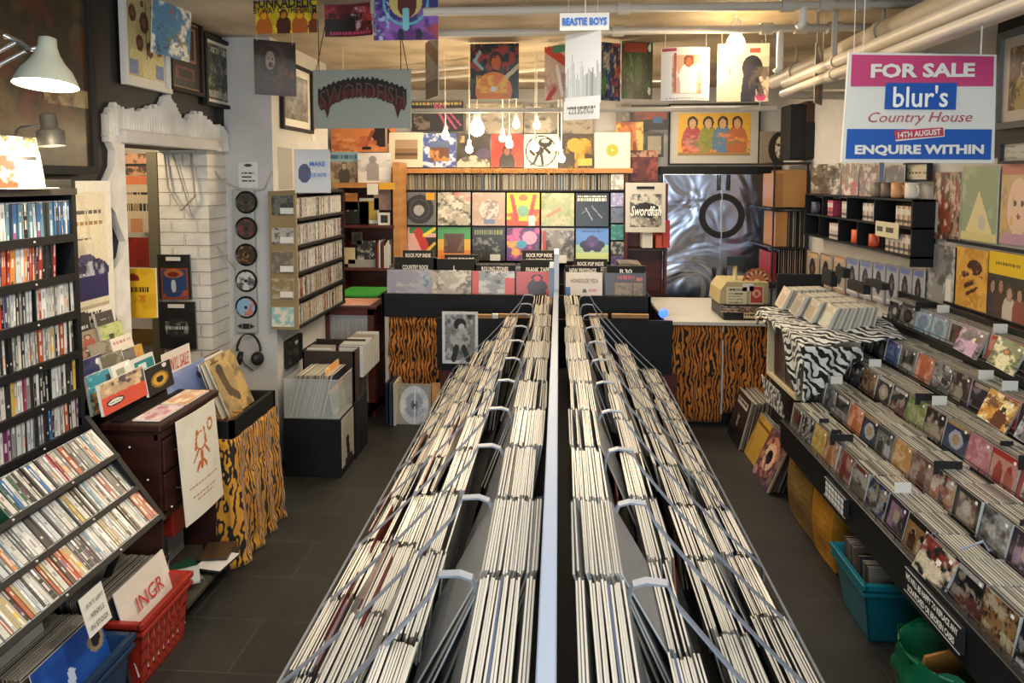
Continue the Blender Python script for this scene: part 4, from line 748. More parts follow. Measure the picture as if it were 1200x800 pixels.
m.grid(g)
o = m.build('fur_drape', TIGER_SIDE, tt, smooth=True); sm = o.modifiers.new('t', 'SOLIDIFY'); sm.thickness = .006
art = Art(30, 30, '7484b0').n('8894bc', .4, 3, 3).e(.8, .3, .08, .1, '3a4058').e(.82, .22, .05, .05, 'd8d8dc').e(.5, .95, .2, .22, 'b0a0a4').e(.5, 1, .14, .2, '8a7880').grain(.06)
spanL('record_cover', art, -1.70, 205, 251, 442, 495, lean=.05, label='periwinkle blue LP sleeve in front of the handwritten sale card', cat='record sleeve', mt=WRAP)
p = atx(241, 424, -1.66); art = Art(34, 36, 'a08a5c').n('c8a468', .45, 3, 8).n('6a5c40', .35, 5, 5).l(.3, .3, .35, .6, .1, '5a4c38').l(.35, .6, .55, .75, .08, '5a4c38').e(.3, .22, .12, .1, '4a3c2c').dash(.1, .4, .06, .04, '3a3024').grain(.12)
panel('record_cover', art, (p.x, p.y, p.z), (0, .26, 0), (.09, .045, -.285), .006, label='sandy brown illustrated LP sleeve leaning in the plywood bin', cat='record sleeve', mt=WRAP)
p = atx(189, 416, -1.76); q = panel('sale_card', Art(4, 4, 'd8ccc0'), p, (0, .23, .0), (.01, 0, -.13), .003, label='white card hand lettered in red behind the blue LP', cat='card'); text('VINYL SALE', (-1.754, p.y + .115, p.z - .06), .18, .06, INKR, q, (0, 1, 0), off=.004)
for i in range(4):
    p = atx(236 + i, 428 - i, -1.68 - .02 * i); panel('record_cover', Art(4, 4, ['c8c0ac', '8a8478', 'd8d0c0', '6a5c54'][i]), (p.x - .02 * i, p.y, p.z), (0, .27, 0), (.08, .03, -.27), .004, label=['pale', 'grey', 'cream', 'brown'][i] + ' edged LP just behind the sandy brown sleeve in the plywood bin', cat='record sleeve')
# black box unit with acrylic crate and card box
MB().box(-1.655, -1.305, 3.93, 4.2, 0, .36).build('storage_cube', BLACK, None, 'matt black storage cube on the floor before the white pillar', 'box', bevel=.004)
MB().box(-1.655, -1.298, 4.21, 4.49, 0, .37).build('storage_cube', BLACK, None, 'second black cube standing further back, half hidden by the first', 'box', bevel=.004)
art = Art(16, 34, '9a9484').n('a8a294', .4, 3, 3).l(.45, .55, .55, .9, .12, '141414').l(.3, .95, .8, .95, .07, '141414').e(.5, .5, .08, .06, '141414'); a = atx(401, 500, -1.30); panel('paper_print', art, (-1.302, 3.95, .35), (0, .235, 0), (0, 0, -.30), .002, label='grey paper print with a black figure stuck to the black cube', cat='poster')
ac = thing('acrylic_crate', 'clear acrylic bin full of leaning LPs on the black cube', 'crate', (-1.48, 4.03, .361)); x0, x1, y0, y1, z0, z1 = -1.65, -1.31, 3.93, 4.19, .362, .60
m = MB(); m.box(x0, x1, y0, y0 + .005, z0, z1); m.build('side_panel', ACRYL, ac); MB().box(x1 - .005, x1, y0, y1, z0, z1).build('side_panel', ACRYL, ac); MB().box(x0, x0 + .005, y0, y1, z0, z1).build('side_panel', ACRYL, ac); MB().box(x0, x1, y0, y1, z0, z0 + .006).build('base', ACRYL, ac)
m = MB(); m.tube([(x0, y0, z1), (x1, y0, z1), (x1, y1, z1)], .004, 6); m.build('rim', ACRYL, ac)
stackbm(rest, x0 + .02, x1 - .1, 4.065, z0 + .008, .26, R(14), cols=SLC[:11], seed=8, t=(.006, .009))
panel('record_cover', Art(20, 20, 'd8944c').r(0, .55, 1, 1, '6a8a4a').n('e8c890', .3, 4, 3).r(0, .4, 1, .48, 'c85a2c').grain(.1), (x1 - .085, 3.94, z0 + .30), (0, .25, 0), (.05, 0, -.28), .004, label='orange and green LP front in the acrylic bin', cat='record sleeve')
bx = thing('card_box', 'tall dark brown box of white singles behind the acrylic bin', 'box', (-1.45, 4.35, .371)); x0, x1, y0, y1 = -1.64, -1.302, 4.22, 4.48
m = MB(); m.box(x0, x1, y0, y0 + .01, .372, .70); m.box(x0, x1, y1 - .01, y1, .372, .72); m.box(x0, x0 + .01, y0, y1, .372, .71); m.box(x1 - .01, x1, y0, y1, .372, .70); m.box(x0, x1, 4.345, 4.355, .372, .70); m.build('box_wall', mat('brown_card', '2e2018', .6), bx)
m = MB()
for i in range(art.h):
    yy = 4.24 + .01 * i; xa = -1.62 if i < 10 else -1.44
    m.box(xa, xa + .16, yy, yy + .004, .5, .705 + .01 * math.sin(i * 2.3), 'd8d4ca' if i % 3 else 'a89c88')
m.build('singles', PRINT, bx, kind='stuff')
pilL('small_photo', Art(14, 22, '1e1c1a').n('5a5650', .35, 4, 3).e(.75, .25, .12, .08, 'b0aca4').grain(.2), 333, 351, 400, 432, 'small dark framed photo on the pillar above the acrylic bin', True, mw=0, fw=.008)
# red-brown glazed cabinet, green topped stool
y = 4.98; a = at(380, 366, y); b = at(440, 490, y); rc_ = thing('glazed_cabinet', 'red brown wooden cabinet with a glass door full of records', 'cabinet', ((a.x + b.x) / 2, y + .2, 0))
xa, xb = a.x, b.x; zt = .83; m = MB(); m.box(xa, xa + .02, y, y + .38, 0, zt); m.box(xb - .02, xb, y, y + .38, 0, zt); m.box(xa, xb, y + .36, y + .38, 0, zt); m.box(xa, xb, y, y + .38, .05, .09); m.box(xa, xb, y, y + .38, .42, .44); m.build('carcass', REDW, rc_); MB().box(xa - .02, xb + .02, y - .02, y + .4, zt, zt + .02).build('top', REDW, rc_, bevel=.004)
d = MB(); d.box(xa, xa + .045, y - .015, y, .06, zt); d.box(xb - .045, xb, y - .015, y, .06, zt); d.box(xa, xb, y - .015, y, zt - .045, zt); d.box(xa, xb, y - .015, y, .06, .12); d = d.build('door', REDW, rc_); g_ = MB().box(xa + .045, xb - .045, y - .009, y - .006, .12, zt - .045).build('pane', PLASTIC, rc_); g_.parent = d
stackbm(rest, xa + .04, xb - .05, y + .18, .45, .30, R(3), cols=OLD, seed=12, t=(.006, .01)); stackbm(rest, xa + .04, xb - .05, y + .18, .10, .30, R(3), cols=OLD, seed=13, t=(.006, .01))
panel('magazine', Art(16, 10, 'c88a70').n('d8a890', .4, 3, 3), (xa + .02, y + .3, zt + .026), (xb - xa - .06, .02, 0), (0, -.28, 0), .006, label='pinkish magazine lying on the red brown cabinet', cat='magazine')
y = 5.5; a = at(402, 350, y); b = at(450, 350, y); z_ = at(420, 340, y).z; st = thing('stool', 'small black stool with a bright green seat behind the red brown cabinet', 'stool', ((a.x + b.x) / 2, y, 0))
MB().box(a.x, b.x, y - .2, y + .2, z_ - .03, z_ + .0).build('seat', mat('green_seat', '2c8a2c', .5), st, bevel=.012)
for sx in (a.x + .03, b.x - .03):
    for sy in (-.16, .16): MB().tube([(sx, y + sy, z_ - .03), (sx, y + sy, 0)], .014, 8).build('leg', CHROME if sy < 0 else BLACK, st)
MB().box(a.x + .06, b.x - .06, y - .17, y + .17, z_ - .3, z_ - .04).build('basket', BLACK, st)
#PART6
# ------------------------------------------------------------------ back: bookcase, display rack, counters
def sleeveF(name, art, px0, py0, px1, py1, y, label, lean=0, mt=WRAP, **k):
    a = at(px0, py0, y); b = at(px1, py0, y); c = at(px0, py1, y); return panel(name, art, (a.x, y + lean, a.z), (b.x - a.x, 0, 0), (0, -lean, c.z - a.z), .005, label=label, cat=k.pop('cat', 'record sleeve'), mt=mt, **k)
y = 6.0; a = at(396, 214, y); b = at(468, 214, y); zt = a.z; bc = thing('bookcase', 'honey wood bookcase of small frames and records in the back corner', 'bookcase', ((a.x + b.x) / 2, y + .15, 0))
MB().box(b.x - .06, b.x, y, y + .3, 0, at(466, 190, y).z).build('upright', OAK, bc); MB().box(a.x, a.x + .02, y, y + .3, 0, zt).build('upright', REDW, bc); MB().box(a.x, b.x, y + .28, y + .3, 0, zt - .02).build('back_panel', REDW, bc)
for py, mt in ((217, OAK), (264, REDW), (314, REDW)):
    z = at(430, py, y).z; MB().box(a.x - .04, b.x - .05, y - .01, y + .3, z - .022, z + .022 if py == 217 else z).build('shelf', mt, bc)
z = at(430, 350, y).z; MB().box(a.x, b.x, y + .05, y + .3, 0, z).build('cupboard', REDW, bc)
for p in ((401, 236, 432, 262, 'dark group photo postcard on the upper bookcase shelf', Art(16, 12, '4a4a48').fig(.2, .15, .7, '1a1a1a', 'a89888', '202020').fig(.5, .15, .7, '1a1a1a', 'a89888', '202020').fig(.8, .15, .7, '1a1a1a', 'a89888', '202020')),
          (421, 232, 444, 262, 'yellow square print in a white border on the upper bookcase shelf', Art(14, 14, 'e8e4d8').r(.1, .1, .9, .85, 'c8b048').n('a89038', .4, 3, 3, (.1, .1, .9, .85))), (443, 249, 457, 264, 'tiny white framed black photo at the upright end of the shelf', Art(10, 10, 'e4e0d8').r(.2, .2, .8, .8, '2a2a28')),
          (401, 226, 419, 246, 'orange photo card behind the group postcard', Art(10, 10, 'd8904c').n('f0c088', .4, 3, 3)), (438, 222, 458, 246, 'pinkish glassy photo card high on the bookcase shelf', Art(10, 10, 'a88878').n('c8a898', .4, 3, 3)),
          (402, 290, 416, 309, 'cream card on the lower bookcase shelf', Art(6, 6, 'd8c8a0')), (408, 304, 440, 316, 'grey box lid on the lower bookcase shelf', Art(6, 4, 'a0a09c')), (412, 272, 424, 286, 'small black framed picture on the lower bookcase shelf', Art(6, 6, '3a3a3c').r(.2, .2, .8, .8, '1c1c1e')), (418, 282, 440, 304, 'black and white print with pale curls on the lower bookcase shelf', Art(14, 12, '2c2c2c').n('d0ccc4', .4, 4, 3))):
    x0, y0, x1, y1, lab, art = p; sleeveF('photo_card', art, x0, y0, x1, y1, y + (.06 if y0 > 240 else .14), lab, cat='card', mt=PRINT)
m = MB()
for i in range(9):
    q = at(443 + i * 2.0, 316, y + .1); m.box(q.x, q.x + .011, y + .02, y + .25, at(0 + 440, 314, y).z, at(440, 314, y).z + .2 + .06 * ((i * 7) % 5) / 5, ['2a2624', 'a03028', 'd8d4c8', '3a3a3c', '6a2420', 'e0dccf', 'd8d8d4', 'e8e4dc', 'dcd8cc'][i])
o = m.build('books', PRINT, bc, kind='stuff')
# posters over the bookcase
for p in ((388, 147, 464, 178, 6.4, 'wide orange poster with a black disc behind the grey logo sign', Art(40, 18, 'd8844c').n('e8b078', .4, 4, 3).e(.78, .4, .14, .42, '2a1c1c').l(.5, .9, .65, .2, .03, '8a4a2c').n('b8603c', .3, 6, 6, (0, .4, .7, 1)).r(.83, 0, .86, 1, 'c8a078')),
          (386, 178, 420, 216, 6.2, 'blue topped sleeve with a grey brown figure on the bookcase top', Art(20, 22, 'a89880').r(0, 0, 1, .3, '88a8b8').dash(.05, .95, .08, .12, '3c6a88', 3).n('6a5c50', .4, 4, 4, (0, .3, 1, 1)).fig(.5, .3, .6, '6a6058', 'b0a090', '4a4440')),
          (419, 179, 458, 216, 6.15, 'white sleeve with a pale grey statue on the bookcase top', Art(20, 22, 'd8d6d2').n('b8b4b0', .3, 4, 4, (0, .2, 1, .6)).fig(.45, .1, .6, '9a9692', '8a8682', '9a9692').r(0, .88, 1, 1, 'e0ded8').r(.65, .45, .95, .85, 'eae8e4')),
          (430, 215, 443, 228, 5.97, 'tiny white note on the bookcase top edge', Art(6, 6, 'e0dcd0')), (444, 214, 462, 222, 5.97, 'yellow price strip on the bookcase top edge', Art(8, 4, 'd8a028'))):
    x0, y0, x1, y1, yy, lab, art = p; sleeveF('poster' if yy > 6.3 else 'record_cover', art, x0, y0, x1, y1, yy, lab, cat='poster' if yy > 6.3 else 'record sleeve')
a = at(425, 174, 6.14); MB().box(a.x, a.x + .08, 6.12, 6.14, a.z - .01, a.z + .015).build('clip', DARKM, None, 'dark bulldog clip over the white statue sleeve', 'clip')
# record display wall
y = 6.42; dr = thing('display_rack', 'honey topped wall rack of two face-out rows of LPs behind the counter', 'record rack', (at(600, 300, y).x, y, 0)); xl = at(465, 210, y).x; xr = at(735, 210, y).x; zt = at(600, 197.5, y).z
MB().box(xl - .06, xr + .04, y - .12, y + .14, zt - .045, zt).build('top_shelf', OAK, dr, bevel=.004); MB().box(xl, xl + .05, y - .1, y + .1, .3, zt - .04).build('upright', REDW, dr); MB().box(xr - .03, xr, y - .1, y + .1, .3, zt - .04).build('upright', REDW, dr); MB().box(xl, xr, y + .08, y + .12, .3, zt).build('back_panel', BLACK, dr)
rowz = [at(590, py, y).z for py in (222.5, 264.5, 306)]
for z in rowz: MB().box(xl + .05, xr - .03, y - .07, y + .08, z - .012, z).build('ledge', DARKM, dr)
m = MB()
for i in range(1, 6): x = xl + .1 + (xr - xl - .2) * i / 6.15; m.tube([(x, y - .06, rowz[0] - .7), (x, y - .06, zt - .05)], .003, 5)
m.build('wire_upright', WIRE, dr)
COV = [[('grey sleeve with a black record shape and orange corner label', Art(28, 28, '6a6a66').e(.5, .52, .44, .44, '2c2c2c').e(.48, .55, .16, .16, 'a0a09c').ring(.5, .52, .28, .31, '4a4a4a').r(.68, .02, .95, .24, 'd89a28').grain(.15)),
        ('busy grey, cream and pink collage sleeve', Art(28, 28, 'b0a894').n('4a4a3c', .45, 8, 3).n('e0d8c4', .35, 7, 9).n('c88a80', .3, 4, 4, (.5, 0, 1, .4))), ('pinkish sleeve with a pale crumpled ball over blue', Art(28, 28, 'b89c88').n('c8b09c', .4, 4, 3).e(.52, .52, .3, .3, 'd8ccc0').n('8a7c78', .35, 7, 4, (.25, .25, .8, .8)).r(.35, .82, .7, .95, '7080a0')),
        ('bright yellow and red sleeve with a green globe', Art(28, 28, 'e8c828').n('c83820', .35, 4, 6, (0, .5, 1, 1)).l(.15, .1, .3, .8, .06, 'c83820').l(.85, .1, .7, .8, .06, 'c83820').e(.5, .55, .18, .18, '7ab08a').r(0, .86, 1, 1, 'd8501c').r(.66, .7, .86, 1, 'e8e4dc').e(.5, .15, .14, .1, 'd86a28')),
        ('soft green landscape sleeve', Art(28, 28, 'a8b080').n('8a9c60', .45, 3, 3).n('c8c098', .35, 5, 4).l(.2, .7, .55, .5, .05, 'b88858').grain(.08)), ('black sleeve with white grid capitals and pale scratches', Art(28, 28, '1c2028').dash(.05, .95, .06, .05, 'e0dcc8', 3).dash(.05, .95, .14, .1, 'e8e4d0', 4).l(.3, .45, .5, .8, .015, 'a0a8b0').l(.5, .4, .8, .75, .015, '8a949c').l(.2, .6, .35, .5, .01, '8a949c'))],
       [('pale pink, red and green diagonal striped sleeve', Art(28, 28, 'd8a8a0').r(.2, 0, 1, .2, '2c7a3c').r(.6, .3, 1, 1, '26241c').l(.45, .15, .8, .9, .13, 'b8342c').l(.65, .25, .95, .05, .05, 'e0d040').l(.7, .75, .95, .5, .04, 'd8b840').n('e8c8c0', .4, 5, 3, (0, .1, .4, 1))),
        ('sleeve with a brown photo on green and orange bands', Art(28, 28, '4a9a5a').r(0, .35, 1, .7, 'd8b048').r(0, .7, 1, 1, 'd8843c').r(.18, .18, .82, .78, '5a4038').n('8a6a54', .4, 6, 3, (.22, .22, .78, .74)).r(.1, .86, .9, .96, 'c86a2c')),
        ('grey green sleeve with wavy lettering and pale faces', Art(28, 28, '2e302a').dash(.08, .92, .06, .16, '8a905c', 3).n('8a8a80', .45, 4, 8, (0, .3, 1, .9)).n('1c1c1a', .4, 5, 4, (0, .3, 1, 1)).r(.55, .8, .85, 1, 'c8c8c4')),
        ('candy coloured flower and bird sleeve', Art(28, 28, '6a3a7a').n('d86a9c', .45, 3, 5).n('e8b03c', .35, 4, 4, (0, .4, .6, 1)).e(.7, .3, .22, .2, 'e0a0c0').e(.45, .5, .16, .12, '4aa0c0').n('4a9a4a', .35, 5, 8, (.5, .5, 1, 1))),
        ('grey street photo sleeve with red side lettering', Art(28, 28, '8a8680').n('3a3836', .45, 6, 3).n('b8b4ac', .3, 5, 8).r(.04, .1, .14, .7, 'b83c34').r(.0, 0, 1, .06, 'c8beb0')), ('blue to green sleeve with a dark purple flower', Art(28, 28, '5a8ad0').r(0, .5, 1, 1, 'a8c8a0').r(0, .75, 1, 1, 'c8d890').e(.5, .5, .38, .16, '2e2440').e(.5, .42, .2, .2, '4a3464').e(.35, .62, .14, .1, '3a2a50').e(.65, .62, .14, .1, '3a2a50').e(.5, .5, .08, .07, '6a4a80').dash(.2, .8, .06, .06, '3c3c8a', 3))]]
for r_ in (0, 1):
    for i in range(6):
        x0 = 472 + 40.6 * i; py = (225 if r_ == 0 else 266) + .3 * i; sleeveF('face_out_record', COV[r_][i][1], x0, py, x0 + 38.5, py + 38.5, y - .1, COV[r_][i][0] + (', upper face-out row' if r_ == 0 else ', lower face-out row'), lean=.02, group='face-out LPs on the wall rack')
rr = random.Random(5)
x = at(472, 215, y).x
while x < at(714, 215, y).x:
    c = rr.choice(['c8bca0', 'd8ccb0', 'b8a888', 'e0d4b8', 'a89878', '8a7c64', 'd0c4a8', '5a7080', 'c8b070', '3a3632']); sleeve_bm(c, Matrix.Translation((x, y - .015, rowz[0] + .002)) @ Matrix.Rotation(R(90), 4, 'Z'), False, rest, rr.uniform(.135, .145), .004); x += rr.choice((.006, .007, .008, .012))
gar = MB(); x = at(530, 198, y).x; x9 = at(690, 198, y).x; rr = random.Random(3)
for i in range(420):
    p = Vector((rr.uniform(x, x9), y - .14 + rr.uniform(-.02, .015), zt - .02 + rr.gauss(0, .016))); d_ = Vector((rr.uniform(-1, 1), rr.uniform(-.6, .3), rr.uniform(-1, 1))).normalized() * rr.uniform(.02, .045); q = d_.orthogonal().normalized() * .002; gar.face([p - q, p + q, p + d_], hx(rr.choice(('c8943c', 'e0b860', '8a5c20'))))
gar.build('tinsel', mat('gold_tinsel', 'c89a40', .3, .8, attr=True), None, 'gold tinsel strung along the honey wood shelf edge', 'tinsel', kind='stuff')
# small sleeves down the right of the rack
for i, (y0, y1, c1, c2, lab) in enumerate(((204, 222, 'd8d4c8', '9a968c', 'white notice at the top of the narrow column'), (226, 242, '9a98c0', 'd0cce0', 'lilac single second in the narrow column'), (243, 261, '6a7080', '4a5060', 'slate grey single third in the narrow column'), (263, 281, '2c7a70', '70b0a0', 'teal single fourth in the narrow column'), (283, 300, '3a3a38', 'b0aca4', 'black and white single fifth in the narrow column'), (300, 312, '5a4a7a', '8a7aa0', 'purple single lowest in the narrow column'))):
    sleeveF('single_sleeve', Art(12, 12, c1).n(c2, .4, 4, i), 716, y0, 731, y1, y - .1, lab + ' beside the wall rack', group='column of singles by the wall rack')
# sleeves along the top shelf and prints above
T = [(455, 155, 495, 196, 'cream sleeve with a small brown sea photo, first along the shelf', Art(26, 26, 'd8ccb0').r(.18, .2, .85, .78, '8a6a4c').r(.18, .2, .85, .45, 'a88c6c').r(.18, .6, .85, .66, '5a4430')),
     (495, 156, 534, 196, 'sleeve with a blue floral border round a warm scene', Art(26, 26, '4a5c98').n('d8d8e0', .45, 9, 3).r(.2, .22, .8, .82, '6a4a3c').n('c8884c', .45, 5, 4, (.2, .45, .8, .82)).r(.2, .22, .8, .42, '5a6a88')),
     (535, 157, 574, 196, 'dark olive sleeve with a pale hill shape', Art(26, 26, '3e3a34').e(.5, 1, .55, .35, 'c0b49c').e(.8, .6, .2, .16, '5a4a6a').r(.08, .05, .22, .25, 'b09468').n('4a463e', .3, 4, 4)),
     (575, 157, 613, 196, 'red sleeve with a dark suited figure', Art(26, 26, 'b8382c').n('c84c3c', .4, 3, 3).fig(.5, .35, .75, '2a1a18', '8a5a48', '2e2624')),
     (614, 157, 654, 197, 'white sleeve with a dancing black figure in a ring', Art(34, 34, 'd8d2c0').ring(.5, .5, .43, .46, '1c1c1a').e(.62, .25, .2, .14, '1c1c1a').e(.62, .2, .12, .06, 'd8d2c0').e(.45, .48, .14, .12, '1c1c1a').l(.45, .5, .3, .85, .04, '1c1c1a').l(.5, .5, .55, .88, .04, '1c1c1a').l(.3, .6, .2, .5, .04, '1c1c1a').l(.6, .4, .75, .55, .04, '1c1c1a').l(.3, .85, .2, .9, .03, '1c1c1a')),
     (655, 157, 696, 197, 'olive sleeve with a big gold heart', Art(28, 28, '3c3424').e(.45, .32, .22, .2, 'c09030').e(.72, .32, .2, .2, 'c09030').l(.58, .3, .6, .7, .14, 'c09030').l(.55, .6, .5, .95, .05, 'a87828').n('8a6820', .35, 6, 3, (.2, .1, .95, .6)).r(.55, .72, .95, .92, 'd0a848')),
     (697, 155, 739, 197, 'cream sleeve with one green dot, last along the shelf', Art(28, 28, 'd8ceb8').e(.5, .5, .17, .17, 'a0a030').e(.5, .5, .03, .03, 'e0dca0').grain(.03))]
for x0, y0, x1, y1, lab, art in T: sleeveF('shelf_record', art, x0, y0, x1, y1, y - .08, lab, lean=.03, group='LPs along the honey wood shelf')
for x0, y0, x1, y1, lab, art in ((482, 119, 543, 154, 'black poster with pink rays and yellow capitals above the shelf', Art(34, 22, '201c1e').dash(.02, .98, .03, .1, 'c8b060', 3).l(.45, .1, .7, .9, .03, 'b04a6a').l(.52, .1, .85, .9, .025, 'b04a6a').l(.6, .1, .95, .8, .02, 'b04a6a').n('7a6a60', .4, 5, 3, (.03, .3, .35, .95))),
                                 (546, 121, 613, 157, 'washed out grey figure poster above the shelf', Art(34, 22, 'a89c86').n('6a6254', .4, 4, 3).n('c8bca4', .4, 5, 8)), (614, 122, 655, 156, 'grey photo poster with pale lettering above the ring figure sleeve', Art(26, 22, '8a8272').n('4a463c', .4, 4, 5).dash(.05, .5, .1, .1, 'd8d4c4', 3).n('b8ae98', .35, 3, 9)),
                                 (657, 130, 695, 157, 'faded grey poster above the gold heart sleeve', Art(22, 16, 'a09480').n('5a5244', .35, 4, 3)), (722, 122, 738, 142, 'grey photo print at the corner above the cream green dot sleeve', Art(12, 12, '6a6458').n('a09884', .4, 3, 3)),
                                 (739, 123, 784, 152, 'dark framed seascape print in red and blue by the big framed print', Art(26, 18, '2c2a2c').r(.1, .1, .95, .6, '8a4434').n('5a3c3c', .4, 4, 4, (.1, .1, .95, .7)).r(.6, .5, .85, .75, '3c5c80')), (722, 143, 754, 180, 'orange and yellow print tucked behind the cream green dot sleeve', Art(20, 22, 'b8703c').n('d8a848', .45, 3, 3).r(.75, 0, 1, 1, 'c8a858').n('8a3c28', .35, 4, 8)),
                                 (756, 156, 778, 184, 'grey framed photo between the prints by the white wall strip', Art(14, 16, '3a3834').r(.15, .12, .85, .88, '8a8272').n('b0a890', .35, 3, 3, (.15, .12, .85, .88))), (738, 176, 771, 213, 'dark red patterned print at the shelf end', Art(20, 22, '5a2420').r(0, 0, 1, .2, 'a88468').n('8a4438', .4, 6, 3).n('3a1614', .35, 5, 8))):
    sleeveF('wall_print', art, x0, y0, x1, y1, {482: 6.5, 546: 6.52, 614: 6.51, 657: 6.53}.get(x0, 6.5 - (x0 == 738) * .05 - (y0 > 140) * .03), lab, cat='print', mt=PRINT)
# big framed print and face print
a = at(784, 122, 6.55); b = at(891, 122, 6.55); c = at(784, 193, 6.55)
art = Art(56, 38, 'd8a838')
for i, (x, hr, sk, bd) in enumerate(((.2, '2a2018', 'c89c70', 'a84a4c'), (.42, '2a2018', 'c8a078', '8a8a3c'), (.62, '2a2018', 'c8a078', '5a7a94'), (.82, '3a2a1c', 'c89870', 'b0643c'))): art.e(x, .7, .15, .42, bd).e(x, .22, .075, .15, hr).e(x, .25, .05, .12, sk)
art.n('d8884c', .35, 8, 3, (0, .45, 1, 1)).n('6a7a4c', .25, 7, 9, (.1, .6, 1, 1)).n('c87a7c', .25, 7, 5, (0, .5, .3, 1)).r(0, .93, 1, 1, '9a7a48').grain(.12)
framed('framed_print', art, a, (b.x - a.x, 0, 0), (0, 0, c.z - a.z), 'big framed print of four colourful seated people on yellow above the silver doors', mount='b8b4a8', mw=.075, fw=.012)
art = Art(24, 30, '8a7a68').e(.62, .5, .34, .48, '1a1614').e(.7, .48, .2, .34, 'c8bca8').n('1a1614', .35, 5, 3, (.45, .3, 1, .9)).e(.62, .4, .05, .04, '1a1614').e(.8, .4, .05, .04, '1a1614').e(.72, .72, .1, .05, '1a1614'); sleeveF('wall_print', art, 891, 154, 927, 194, 6.5, 'black and cream stencil print of a bearded face beside the big framed print', cat='print', mt=PRINT)
# silver double doors
y = 6.45
FOIL = bpy.data.materials.new('crinkled_silver_foil'); FOIL.use_nodes = True; nt = FOIL.node_tree; b_ = nt.nodes['Principled BSDF']; b_.inputs['Metallic'].default_value = 1; b_.inputs['Roughness'].default_value = .24; b_.inputs['Base Color'].default_value = hx('c0c8da')
tc = nt.nodes.new('ShaderNodeTexCoord'); n_ = nt.nodes.new('ShaderNodeTexNoise'); n_.inputs['Scale'].default_value = 2.0; n_.inputs['Detail'].default_value = 2; n_.inputs['Distortion'].default_value = 1.6; bp = nt.nodes.new('ShaderNodeBump'); bp.inputs['Strength'].default_value = .5; bp.inputs['Distance'].default_value = .06
nt.links.new(tc.outputs['Object'], n_.inputs['Vector']); nt.links.new(n_.outputs['Fac'], bp.inputs['Height']); nt.links.new(bp.outputs['Normal'], b_.inputs['Normal'])
fd = thing('silver_cupboard', 'tall silver foil covered double doors with a black ring behind the till', 'cupboard', (at(845, 300, y).x, y, 0)); cx = at(844.5, 250, y).x; xl = at(776, 250, y).x; xr = at(911, 250, y).x; zt = at(845, 204, y).z
MB().box(xl, cx - .004, y - .03, y, .2, zt).build('door', FOIL, fd, bevel=.004); MB().box(cx + .004, xr, y - .03, y, .2, zt).build('door', FOIL, fd, bevel=.004)
MB().box(xl - .03, xr + .02, y - .03, y + .1, zt, zt + .07).build('top_rail', BLACK, fd); MB().box(cx - .006, cx + .006, y - .045, y - .02, .2, zt).build('edge_strip', CHROME, fd)
c = at(846, 253, y - .035); m = MB(); K = 48
for i in range(K):
    t0, t1 = 2 * math.pi * i / K, 2 * math.pi * (i + 1) / K; ri, ro = .150, .208
    m.hexa([(c.x + r_ * math.cos(t), y_, c.z + r_ * math.sin(t)) for y_ in (y - .036, y - .031) for r_, t in ((ri, t0), (ro, t0), (ro, t1), (ri, t1))], hx('0c0c0d'))
m.build('ring_decal', MATTE, fd)
for px in (841.5, 852.5): a = at(px, 205, y); b = at(px, 223, y); m = MB(); m.box(a.x - .016, a.x - .004, y - .05, y - .03, b.z, a.z, '101010'); m.box(a.x + .004, a.x + .016, y - .05, y - .03, b.z, a.z, '101010'); m.build('hinge_bar', MATTE, fd)
for px in (837, 850): a = at(px, 314, y - .05); b = at(px, 328, y - .05); m = MB(); m.tube([(a.x, y - .03, a.z), (a.x, y - .07, a.z), (a.x, y - .07, b.z), (a.x, y - .03, b.z)], .012, 8); m.build('handle', DARKM, fd, smooth=True)
# dark shelving between rack and cupboard with bag and books
a = at(735, 215, 6.4); b = at(781, 215, 6.4); sb = thing('dark_bookcase', 'dark red brown bookcase squeezed between the wall rack and silver doors', 'bookcase', ((a.x + b.x) / 2, 6.4, 0)); m = MB(); m.box(a.x, b.x, 6.5, 6.52, .3, a.z); m.box(b.x - .02, b.x, 6.3, 6.5, .3, a.z); m.build('carcass', REDW, sb)
for py in (291, 345): z = at(750, py, 6.3).z; MB().box(a.x, b.x, 6.28, 6.5, z - .02, z).build('shelf', MAHOG, sb)
art = Art(36, 44, 'c0bcb0').r(.1, .22, .9, .9, 'c0bcb0').n('26241f', .5, 9, 3, (.12, .22, .9, .9)).e(.5, .56, .36, .16, '1c1a18').n('8a867a', .35, 10, 8, (.12, .22, .9, .9)).e(.5, .55, .32, .12, '1a1816')
bg = bag('carrier_bag', art, 733, 214, 780, 272, 6.2, 'pale grey carrier bag with black printed logo hung beside the silver doors', hole=False, bow=.01)
text('Swordfish', at(757, 247, 6.16), .27, .09, INKW, bg, off=.004, bold=.02, shear=.25)
stb = [('a83020', 775, 258, 784, 290), ('b84a30', 768, 275, 776, 290), ('e0dccc', 752, 273, 764, 290)]
for i, (c_, x0, y0, x1, y1) in enumerate(stb): a = at(x0, y0, 6.3); b = at(x1, y1, 6.3); MB().box(a.x, b.x, 6.26, 6.45, b.z, a.z, c_).build('book', PRINT, None, ['tall red book at the silver door side of the dark bookcase', 'short rust book leaning next to the tall red one', 'cream bordered card on the dark bookcase shelf'][i], 'book', bevel=.002)
